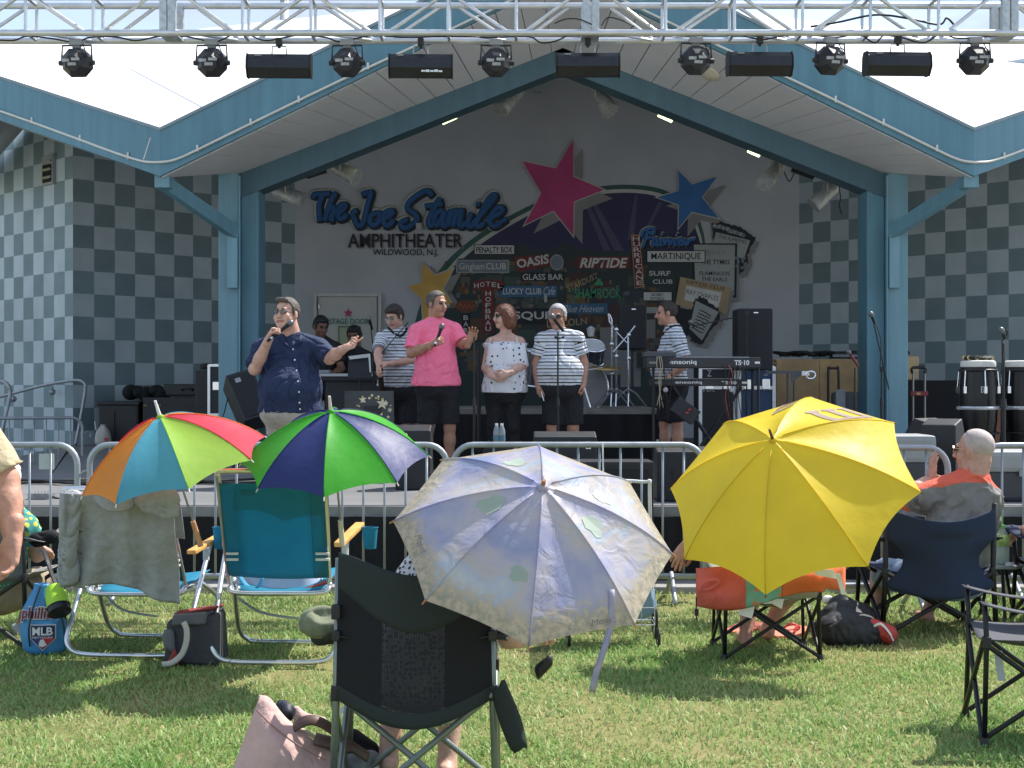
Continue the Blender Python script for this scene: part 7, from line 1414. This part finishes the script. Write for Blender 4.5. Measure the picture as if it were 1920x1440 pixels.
MB().grid(lambda u, v: W(1528+34*u+10*v*u, 1068+10*v+8*u*v, 7.15), 4, 6).build('care_label', M_WHITE, r, solid=.002); MB().grid(lambda u, v: W(1566+12*v+9*u, 1075+40*v, 7.13), 2, 6).build('care_label', M_WHITE, r, solid=.002)
for pts in ([(1388, 1128), (1418, 1126), (1410, 1160), (1384, 1152)], [(1432, 1122), (1470, 1123), (1466, 1142), (1448, 1132), (1432, 1132)]): tag(MB().poly([W(x, y, 7.3) for x, y in pts], (0, .002, 0)).build('sewn_label', M_WHITE), {1388: 'crumpled white label hanging below the coral end of the towel', 1432: 'white folded label stitched under the teal towel band'}[pts[0][0]], 'label', 'white labels under the low chair')
tag(MB().tube([W(1306, 1120, 7.3), W(1305, 1150, 7.3), W(1307, 1165, 7.3)], .004, 5).box(W(1306, 1148, 7.3), (.02, .015, .035)).build('drawcord', M_BLACK), 'black drawcord with a toggle hanging from the coral towel', 'cord')
zD = 7.6
person('barefoot person hidden behind the yellow umbrella with arms out to both sides', zD, dict(head=(1465, 900, 7.62), neck=(1462, 950, 7.65), sl=(1405, 975, 7.65), sr=(1520, 975, 7.65), pel=(1448, 1090, 7.6), el=(1335, 1010, 7.68), wl=(1290, 1020, 7.6), er=(1580, 1052, 7.66), wr=(1560, 1075, 7.8), hl=(1420, 1095, 7.6), hr=(1478, 1095, 7.6), kl=(1410, 1092, 8.0), kr=(1490, 1092, 8.0), al=(1398, 1190, 7.84), ar=(1440, 1175, 8.0), tl=(1385, 1192, 8.02), tr=(1430, 1177, 8.18)),
       gnd=0, base=(bx(1448, zD), zD), head=(180, 5), skinm=SK5, hair=('full', H_GB), shirt=cloth('orange top', (.6, .2, .1)), shorts=cloth('tan shorts', (.35, .27, .2)), sleeve=.3, hem=(0, 1110), shhem=.8,
       hands=[hand(W(1290, 1020, 7.6), (-.55, -.1, -.8), (.3, .8, -.2), .25, 1, 1.0), hand(W(1560, 1075, 7.8), (-.5, .5, 0), (0, 0, -1), .4, -1, 1.0)])
MSAND = mat('coral flip flop rubber', (.72, .20, .12), .6)
for x, y, z_, lb in ((1482, 1188, 8.1, 'orange and coral flip flop lying flat beside the low chair'), (1396, 1182, 8.25, 'coral flip flop under the bare foot below the low chair')):
    r = thing('flip_flop', lb, 'flip flop', W(x, y, z_)); c = W(x, y, z_); c.z = .035; Q = Matrix.Rotation(R(12), 3, 'X') @ Matrix.Rotation(R(-60), 3, 'Z')
    MB().lathe(c, [(.001, -.008), (1, -.008), (1.03, 0), (1, .008), (.001, .008)], 20, Q @ Matrix.Diagonal((.06, .13, 1))).build('sole', MSAND, r); MB().tube(spl([c+Q @ Vector((-.045, -.01, .015)), c+Q @ Vector((-.02, .03, .04)), c+Q @ Vector((0, .07, .015)), c+Q @ Vector((.02, .03, .04)), c+Q @ Vector((.045, -.01, .015))], 4), .008, 6).build('strap', mat('red strap', (.55, .06, .06), .5), r)
# black bag, flask and red item on the grass
r = thing('black_tote', 'flat black shoulder bag lying on the grass between the chairs', 'bag', W(1590, 1228, 7.8)); gz = lambda x, y, h=0: (lambda p: Vector((p.x, p.y, h)))(W(x, y, EYE*FPX/(y-HOR)))
implicit('body', [([elp(gz(1590, 1205, .06), (.21, .15, .12), None, .04), elp(gz(1590, 1195, .12), (.17, .1, .10), None, .05)], .01)], [mat('black nylon sheen', (.016, .016, .018), .62, 0, .3, 8, .6, 25)], r, .012, 34)
MB().tube(spl([gz(1625, 1190, .1), gz(1632, 1175, .2), gz(1650, 1165, .24), gz(1668, 1175, .18), gz(1655, 1195, .1)], 5), .014, 8, flat=.5).build('strap', mat('dark brown strap', (.05, .03, .025), .6), r, smooth=True)
r = thing('flask', 'black round flask with a white cap lying beside the black bag', 'flask', gz(1575, 1190, .05)); Qf = Vector((-.6, .5, .35)).to_track_quat('Z', 'Y').to_matrix(); MB().lathe(gz(1580, 1178, .12), [(.02, -.1), (.075, -.09), (.085, -.02), (.08, .05), (.03, .09)], 18, Qf).build('body', M_BLACK, r, smooth=True); MB().ell(gz(1580, 1178, .12)+Qf @ Vector((0, 0, .11)), (.035, .035, .03)).build('cap', M_WHITE, r, smooth=True)
r = thing('sports_sandal', 'red and white sandal beside the navy chair leg', 'sandal', gz(1655, 1212, 0)); c = gz(1652, 1208, .08)
implicit('upper', [([cap(c+Vector((-.05, 0, .02)), c+Vector((.04, 0, -.02)), .05, .055, .02)], .008)], [mat('red nylon', (.45, .05, .04), .6)], r, .006, 40)
MB().tube(spl([c+Vector((-.06, -.05, .03)), c+Vector((-.02, -.07, .05)), c+Vector((.03, -.06, .0)), c+Vector((.06, -.04, -.05))], 5), .009, 6, flat=.5).build('strap_loop', M_WHITE, r)
# ------------------------------------------------------------------ navy chair and seated man
M_NVY = fab('navy polyester', (.012, .024, .060), .05)
def navy_back(c, P):
    def bk(u, v): top = .77; s_ = 1-.30*math.sin(math.pi*min(1, max(0, (.62-v)/.55)))*(v < .62); return P((-1+2*u)*s_, -1-.10*v, .30+v*(top-.30))+Vector((0, -.09*math.sin(math.pi*u)-.012, -.07*math.sin(math.pi*u)*v**3-.06*(1-v)*math.sin(math.pi*u)))
    MB().grid(bk, 22, 22).build('backrest', M_NVY, c, smooth=True, solid=.005)
    text('Coleman', lambda u, v: bk(.32+.42*u, .73+.12*v)+Vector((0, -.006, 0)), mat('navy print', (.006, .010, .022), .6), c, shear=.15, bold=.01)
quad_chair('navy camp chair carrying the shaven seated man', (bx(1757, 8.1), 8.35, 0), R(3), w=.65, d=.5, sh=.40, ah=.60, bh=.80, seat=M_NVY, backfn=navy_back, r0=.014, lean=.05)
zF = 8.35
def ex_f(rt, K, fr): pass
def ex_rag(m, t, b, co):
    N, L = t.nodes, t.links; g_ = N.new('ShaderNodeNewGeometry'); sx = N.new('ShaderNodeSeparateXYZ'); L.new(g_.outputs['Position'], sx.inputs[0])
    # orange yoke over the shoulders, grey below: a slanted colour border sewn in the shirt
    z0 = W(0, 934, zF).z
    ma = N.new('ShaderNodeMath'); ma.operation = 'MULTIPLY_ADD'; ma.inputs[1].default_value = .9; ma.inputs[2].default_value = -.9*(zF+.02); L.new(sx.outputs['Y'], ma.inputs[0])
    ad = N.new('ShaderNodeMath'); ad.operation = 'ADD'; L.new(sx.outputs['Z'], ad.inputs[0]); L.new(ma.outputs[0], ad.inputs[1])
    mr = N.new('ShaderNodeMapRange'); mr.inputs['From Min'].default_value = z0-.003; mr.inputs['From Max'].default_value = z0+.003; L.new(ad.outputs[0], mr.inputs[0])
    mx = N.new('ShaderNodeMix'); mx.data_type = 'RGBA'; mx.inputs['A'].default_value = (.20, .195, .18, 1); mx.inputs['B'].default_value = (.72, .13, .075, 1); L.new(mr.outputs[0], mx.inputs['Factor']); L.new(mx.outputs['Result'], b.inputs['Base Color'])
M_RAG = mat('grey and orange jersey', (.3, .3, .3), .85, 0, 0, bump=.6, bscale=20, bdist=.02, extra=ex_rag)
person('shaven headed man in a grey and orange shirt clapping in the navy camp chair', zF, dict(head=(1826, 846, zF+.02), neck=(1825, 893, zF), sl=(1732, 930, zF+.02), sr=(1850, 930, zF-.02), pel=(1774, 1082, zF+.0), el=(1702, 930, zF+.26), wl=(1742, 900, zF+.46), er=(1846, 990, zF+.16), wr=(1795, 935, zF+.46), hl=(1730, 1085, zF), hr=(1815, 1085, zF), kl=(1650, 1075, zF+.36), kr=(1770, 1085, zF+.42), al=(1645, 1146, zF+.30), ar=(1738, 1148, zF+.34), tl=(1632, 1150, zF+.46), tr=(1720, 1152, zF+.48)),
       gnd=0, base=(bx(1774, zF), zF), g=1.1, belly=.04, head=(-128, -2), hs=1.08, skinm=skin('sunburnt', (.50, .29, .215)), hair=('buzz', H_WH), shirt=M_RAG, shorts=mat('pale denim', (.30, .38, .50), .9, 0, .2, 12, .3, 100), shhem=.92, hem=(0, 1075), sleeve=.9, arm=1.3, neckr=.075, full=1.12, wr=.016, glasses=(True, mat('gold wire frame', (.6, .45, .3), .3, .8)),
       hands=[hand(W(1746, 898, zF+.44), (.12, .1, 1), (.8, .2, 0), .12, 1, 1.05), hand(W(1790, 930, zF+.46), (-.5, .1, .8), (-.8, 0, 0), .15, -1, 1.05)])
# side table with bottle
r = thing('side_table', 'small low grey table between the navy chairs', 'table', W(1873, 1160, 8.7)); zt2 = .345; cx = bx(1874, 8.75)
MB().lathe((cx, 8.75, zt2), [(.14, -.012), (.15, -.006), (.15, .006), (.13, .01), (.001, .01)], 28, Matrix.Diagonal((1, .8, 1))).build('top', mat('grey table top', (.34, .35, .34), .45, 0, .2, 20), r, smooth=30)
for k in range(3): t = k*2.094+.5; MB().cyl((cx+.05*math.cos(t), 8.75+.05*math.sin(t), zt2-.01), (cx+.13*math.cos(t), 8.75+.11*math.sin(t), 0), .011).build('leg', M_BLACKM, r)
r = thing('drink_bottle', 'clear bottle with a green straw and label on the small table', 'bottle', (bx(1879, 8.72), 8.72, zt2+.01)); c = Vector((bx(1879, 8.72), 8.72, zt2+.01))
MB().lathe(c, [(.038, 0), (.044, .01), (.044, .16), (.038, .19), (.02, .225), (.02, .24)], 18).build('body', mat('bottle plastic', (.55, .62, .58), .12, 0, 0, alpha=.5, spec=.8), r, smooth=40); MB().lathe(c, [(.0455, .12), (.0455, .19)], 18).build('wrap_label', mat('green yellow wrap', (.42, .6, .18), .5, 0, .35, 40), r, smooth=True); MB().lathe(c, [(.036, .005), (.04, .11)], 16).build('drink', mat('pale drink', (.55, .66, .50), .3, alpha=.8), r, smooth=True)
MB().lathe(c, [(.023, .235), (.023, .25), (.008, .255)], 14).build('cap', mat('green cap', (.22, .62, .16), .4), r); MB().cyl(c+Vector((0, 0, .02)), c+Vector((0, 0, .32)), .0055).build('straw', MATS['green cap'], r)
tag(MB().lathe((bx(1892, 8.65), 8.65, zt2+.01), [(.024, 0), (.024, .02), (.001, .022)], 14).build('jar_lid', mat('pale cap', (.55, .6, .62), .4)), 'small pale lid lying on the low table', 'lid')
quad_chair('navy camp chair cut by the picture edge beyond the side table', (bx(2032, 8.5), 8.5, 0), 0, w=.66, d=.5, sh=.40, ah=.60, bh=.80, seat=M_NVY, back=M_NVY, r0=.014)
zR = 8.5
person('seated person resting a hand on the far navy chair arm', zR, dict(head=(2025, 850, zR), neck=(2025, 900, zR), sl=(1965, 925, zR), sr=(2085, 925, zR), pel=(2010, 1080, zR), el=(1935, 1000, zR-.02), wl=(1922, 992, zR+.22), er=(2110, 1000, zR), wr=(2100, 1010, zR+.2), hl=(1980, 1085, zR), hr=(2045, 1085, zR), kl=(1970, 1085, zR+.42), kr=(2050, 1085, zR+.42), al=(1965, 1148, zR+.3), ar=(2050, 1148, zR+.3), tl=(1960, 1150, zR+.48), tr=(2050, 1150, zR+.48)),
       gnd=0, base=(bx(2010, zR), zR), head=(170, 0), skinm=SK1, hair=('short', H_GR), shirt=cloth('teal shirt', (.05, .2, .25)), shorts=M_BLKSH, hem=(0, 1080), sleeve=.6, hands=[hand(W(1922, 992, zR+.22), (-.5, .6, -.35), (.2, 0, -.9), .55, 1, 1.05), hand(W(2100, 1010, zR+.2), (0, 1, 0), (0, 0, -1), .4, -1, 1.0)])
# near black chair at the right edge
quad_chair('near black camp chair with a grey seat turned sideways at the picture edge', (2.27, 5.86, 0), R(80), w=.46, d=.52, sh=.44, ah=.60, bh=.86, seat=mat('grey seat cloth', (.075, .075, .085), .85, 0, .15, 8, .3, 120), r0=.011, splay=.05, sag=.05)
tag(MB().grid(lambda u, v: W(1865+14*u+6*v, 1220+56*v, 5.75)+Vector((0, .01*math.sin(v*4), 0)), 3, 6).build('care_tag', mat('pale grey tag', (.46, .47, .48), .7), None, solid=.002), 'pale grey tag hanging under the near black chair seat', 'tag')
# ------------------------------------------------------------------ left edge: chair, seated person, bags, standing person
quad_chair('grey and black camp chair holding the blue drawstring bag', (bx(-10, 7.95), 8.0, 0), R(-6), w=.56, d=.5, sh=.42, ah=.64, bh=.85, seat=mat('grey camp cloth', (.24, .23, .22), .85, 0, .2, 10, .3, 120), back=mat('grey mottled cloth', (.12, .12, .12), .85, 0, .5, 14), r0=.012)
zL = 8.0
person('seated person in a green and yellow print shirt and pale cap', zL, dict(head=(10, 905, zL), neck=(5, 950, zL), sl=(-60, 985, zL), sr=(48, 980, zL), pel=(-10, 1110, zL), el=(-80, 1050, zL), wl=(-60, 1060, zL+.25), er=(70, 1040, zL+.05), wr=(75, 1030, zL+.28), hl=(-40, 1112, zL), hr=(25, 1112, zL), kl=(-50, 1105, zL+.42), kr=(76, 1088, zL+.36), al=(-50, 1170, zL+.3), ar=(40, 1175, zL+.28), tl=(-60, 1176, zL+.46), tr=(30, 1180, zL+.44)),
       gnd=0, base=(bx(-10, zL), zL), head=(175, 0), skinm=SK1, hair=('full', cloth('white knit cap', (.62, .62, .64))), shirt=mat('green yellow print', (.2, .4, .3), .85, 0, 0, extra=ex_dots(24, .36, (.05, .28, .24), (.62, .62, .10))), shorts=cloth('camel shorts', (.30, .24, .16)), hem=(0, 1095), sleeve=.6, shoe=mat('white shoe', (.55, .55, .55), .7),
       hands=[hand(W(-60, 1060, zL+.25), (0, 1, 0), (0, 0, -1), .4, 1, 1), hand(W(75, 1030, zL+.28), (0, 1, -.2), (0, 0, -1), .4, -1, 1)])
implicit('black_pouch', [([cap(W(70, 1012, 7.9), W(98, 1006, 7.92), .045, .04, .03)], .008)], [M_CLOTHBLK], None, .01, 40); tag(bpy.data.objects['black_pouch'], 'small black pouch on the grey chair armrest', 'pouch')
implicit('blue_ball_cap', [([elp(W(60, 1002, 8.05), (.05, .05, .045), None, .02), cap(W(52, 1012, 8.0), W(46, 1014, 7.96), .02, .02, .02)], .008)], [mat('royal blue cloth', (.03, .10, .55), .8)], None, .004, 40); tag(bpy.data.objects['blue_ball_cap'], 'royal blue cap lying on the grey chair arm', 'cap')
r = thing('drawstring_backpack', 'blue drawstring backpack with team lettering leaning on the grey chair', 'backpack', W(84, 1226, 7.6)); M_DB = mat('sky blue nylon', (.045, .23, .46), .5, 0, .12, 6, .2, 40); zB = 7.6
def bp(u, v):
    a = 2*math.pi*u; pr = [(.0, .62), (.06, .92), (.25, 1.0), (.45, .96), (.65, .82), (.82, .55), (.93, .34), (1, .3)]
    for k in range(7):
        if pr[k][0] <= v <= pr[k+1][0]: w_ = pr[k][1]+(pr[k+1][1]-pr[k][1])*(v-pr[k][0])/(pr[k+1][0]-pr[k][0]); break
    c_ = W(84-6*v, 1226-132*v, zB); f = 1+.03*math.sin(5*a+6*v)+(.05*math.sin(9*a) if v > .7 else 0); return c_+Vector((.128*w_*f*math.cos(a), .075*w_*f*math.sin(a), 0))
MB().grid(bp, 40, 26).build('sack', M_DB, r, smooth=True, solid=.003)
for x0, x1 in ((62, 54), (112, 120)): MB().tube(spl([W(x0+14 if x0 < 80 else x0-20, 1100, zB-.05), W(x0, 1140, zB-.085), W(x1, 1180, zB-.09), W(x1+2, 1212, zB-.075)], 4), .005, 6).build('cord', M_BLACK, r)
def bpf(x0, y0, x1, y1, off): return lambda u, v: (lambda p: p)(W(x0+(x1-x0)*u, y1+(y0-y1)*v, zB)+Vector((0, -.078*math.sqrt(max(.05, 1-((x0+(x1-x0)*u-83)/47)**2))-off, 0)))
MRN = mat('maroon print', (.16, .01, .03), .6); OUT = mat('pale outline print', (.62, .60, .60), .6)
text('phillies', bpf(45, 1132, 121, 1164, .006), OUT, r, shear=.15, bold=.06); text('phillies', bpf(47, 1134, 119, 1162, .010), MRN, r, shear=.15, bold=.02)
q = bpf(68, 1168, 111, 1213, .006); sh5 = lambda f, k, m, nm: MB().poly([q(.5+(a-.5)*f, .5+(b-.5)*f)+Vector((0, -k, 0)) for a, b in dense([(0, 1), (1, 1), (1, .45), (.5, 0), (0, .45)], 5)]).build(nm, m, r)
sh5(1.08, 0, OUT, 'badge_rim'); sh5(1, .003, mat('badge navy', (.02, .03, .10), .6), 'badge'); MB().poly([q(a, b)+Vector((0, -.005, 0)) for a, b in ((.55, .5), (.95, .5), (.95, .42), (.5, .05), (.4, .16))]).build('badge_red', mat('badge red', (.45, .03, .04), .6), r)
text('MLB', bpf(71, 1171, 108, 1186, .013), OUT, r, bold=.03); text('NETWORK', bpf(71, 1188, 109, 1192, .013), OUT, r); MB().poly([q(a, b)+Vector((0, -.008, 0)) for a, b in ((.42, .42), (.55, .45), (.62, .32), (.7, .2), (.5, .12), (.36, .16), (.36, .28))]).build('badge_figure', OUT, r)
r = thing('bottle_sleeve', 'lime and black insulated bottle sleeve hanging on the blue backpack', 'bottle', W(108, 1148, 7.5)); Qb = Vector((-.35, .5, .7)).to_track_quat('Z', 'Y').to_matrix(); c = W(108, 1130, 7.5)
MB().lathe(c, [(.05, -.07), (.062, -.065), (.062, -.03)], 18, Qb).build('base', M_BLACK, r, smooth=40); MB().lathe(c, [(.06, -.03), (.058, .05), (.045, .1), (.02, .11)], 18, Qb).build('sleeve', mat('lime neoprene', (.36, .62, .03), .6), r, smooth=40); MB().tube([c+Qb @ Vector((.062*math.cos(t*.35), .062*math.sin(t*.35), -.03)) for t in range(18)], .004, 5, closed=True).build('piping', M_BLACK, r)
MB().tube(spl([W(112, 1112, 7.52), W(100, 1085, 7.55), W(88, 1050, 7.6), (W(80, 1030, 7.7))], 4), .012, 6, flat=.3).build('strap', M_BLACK, r)
zA = 4.6
person('person in a khaki short sleeved shirt standing with one arm hanging', zA, dict(head=(-160, 625, zA), neck=(-160, 715, zA), sl=(-265, 765, zA), sr=(-66, 772, zA), pel=(-150, 1075, zA), el=(-300, 920, zA), wl=(-290, 1060, zA-.08), er=(8, 900, zA+.02), wr=(24, 1008, zA-.05), hl=(-205, 1100, zA), hr=(-95, 1100, zA), kl=(-205, 1310, zA-.02), kr=(-95, 1310, zA-.02), al=(-205, 1510, zA), ar=(-95, 1510, zA), tl=(-210, 1535, zA-.16), tr=(-90, 1535, zA-.16)),
       gnd=0, base=(bx(-150, zA), zA), g=1.15, belly=.05, head=(160, 0), skinm=SK5, hair=('short', H_GB), shirt=cloth('khaki twill', (.50, .40, .25)), shorts=cloth('olive shorts', (.14, .13, .08)), shhem=.95, hem=(0, 1100), sleeve=.9, arm=1.12, shoe=M_SHOE, wr=.008,
       hands=[hand(W(-290, 1060, zA-.08), (0, -.1, -1), (.8, 0, 0), .4, 1, 1.05), hand(W(24, 1008, zA-.05), (-.05, -.25, -1), (-.6, -.75, 0), .45, 1, 1.08, tc=.35)])
tag(MB().tube([W(84, 1200, 7.85), W(84, 1170, 7.85)], .004).build('lead_cord', M_BLACK), 'thin black cord beside the grey chair', 'cord') if False else None
# ------------------------------------------------------------------ lawn blades
def lawn():
    n = 300000; x = RNG.uniform(-4.6, 4.6, n); y = 9.78-(RNG.random(n)**.8)*6.2
    cl = np.sin(x*3.1+1.3*np.sin(y*2.3))*np.sin(y*2.7+1.1*np.sin(x*1.9))*.5+np.sin(x*9+np.sin(y*7))*np.sin(y*8+np.sin(x*6))*.35
    lo = np.sin(x*.9+1.7*np.sin(y*.7+.4))*np.sin(y*1.15+1.2*np.sin(x*.8))*.7+.3*np.sin(x*2.2-y*1.7)
    keep = RNG.random(n) < .80+.25*cl-.12*(lo < -.35)-.38*((lo+.25*np.sin(x*13+y*3)*np.sin(y*11)) < -.62); x, y, cl, lo = x[keep], y[keep], cl[keep], lo[keep]; n = len(x)
    h = (.016+.024*RNG.random(n))*(1+.35*cl); h[RNG.random(n) < .012] *= 2.0; h = np.where(y > 9.25, h*1.5, h); w = .0026+.0024*RNG.random(n)
    a = RNG.uniform(0, 6.283, n); ln = RNG.uniform(.3, 1.4, n)*h; la = RNG.uniform(0, 6.283, n)
    dx, dy = np.cos(a)*w, np.sin(a)*w; lx, ly = np.cos(la)*ln, np.sin(la)*ln
    V = np.zeros((n, 5, 3)); V[:, 0] = np.stack([x-dx, y-dy, 0*x], 1); V[:, 1] = np.stack([x+dx, y+dy, 0*x], 1)
    V[:, 2] = np.stack([x+dx*.7+lx*.4, y+dy*.7+ly*.4, h*.62], 1); V[:, 3] = np.stack([x-dx*.7+lx*.4, y-dy*.7+ly*.4, h*.62], 1); V[:, 4] = np.stack([x+lx, y+ly, h*(1-.25*(ln/h)**2)], 1)
    me = bpy.data.meshes.new('grass'); me.vertices.add(n*5); me.vertices.foreach_set('co', V.ravel())
    b = np.arange(n)*5; loops = np.stack([b, b+1, b+2, b+3, b+3, b+2, b+4], 1).ravel(); me.loops.add(n*7); me.loops.foreach_set('vertex_index', loops)
    ls = np.stack([np.arange(n)*7, np.arange(n)*7+4], 1).ravel(); me.polygons.add(n*2); me.polygons.foreach_set('loop_start', ls); me.update(calc_edges=True); me.validate()
    v = np.clip(.48+.2*cl+.24*lo+RNG.normal(0, .2, n), 0, 1); at = me.attributes.new('tint', 'FLOAT', 'POINT'); at.data.foreach_set('value', np.repeat(v, 5).astype(np.float32))
    o = bpy.data.objects.new('grass', me); COL.objects.link(o); tag(o, 'short mown lawn grass in front of the stage', 'grass', kind='stuff'); return o
def ex_grass(m, t, b, co):
    N, L = t.nodes, t.links; a = N.new('ShaderNodeAttribute'); a.attribute_name = 'tint'; r = N.new('ShaderNodeValToRGB'); e = r.color_ramp.elements
    e[0].position = .08; e[0].color = (.46, .44, .21, 1); e[1].position = .95; e[1].color = (.15, .31, .07, 1)
    for p, c in ((.3, (.39, .47, .19, 1)), (.6, (.27, .43, .13, 1))): q = e.new(p); q.color = c
    L.new(a.outputs['Fac'], r.inputs[0]); L.new(r.outputs[0], b.inputs['Base Color']); tr = N.new('ShaderNodeBsdfTranslucent'); ms = N.new('ShaderNodeMixShader'); ms.inputs[0].default_value = .38
    L.new(r.outputs[0], tr.inputs['Color']); L.new(b.outputs[0], ms.inputs[1]); L.new(tr.outputs[0], ms.inputs[2]); L.new(ms.outputs[0], N['Material Output'].inputs['Surface'])
gr = lawn(); gr.data.materials.append(mat('grass blade', (.1, .17, .03), .5, 0, 0, extra=ex_grass, spec=.3))
flush_text()
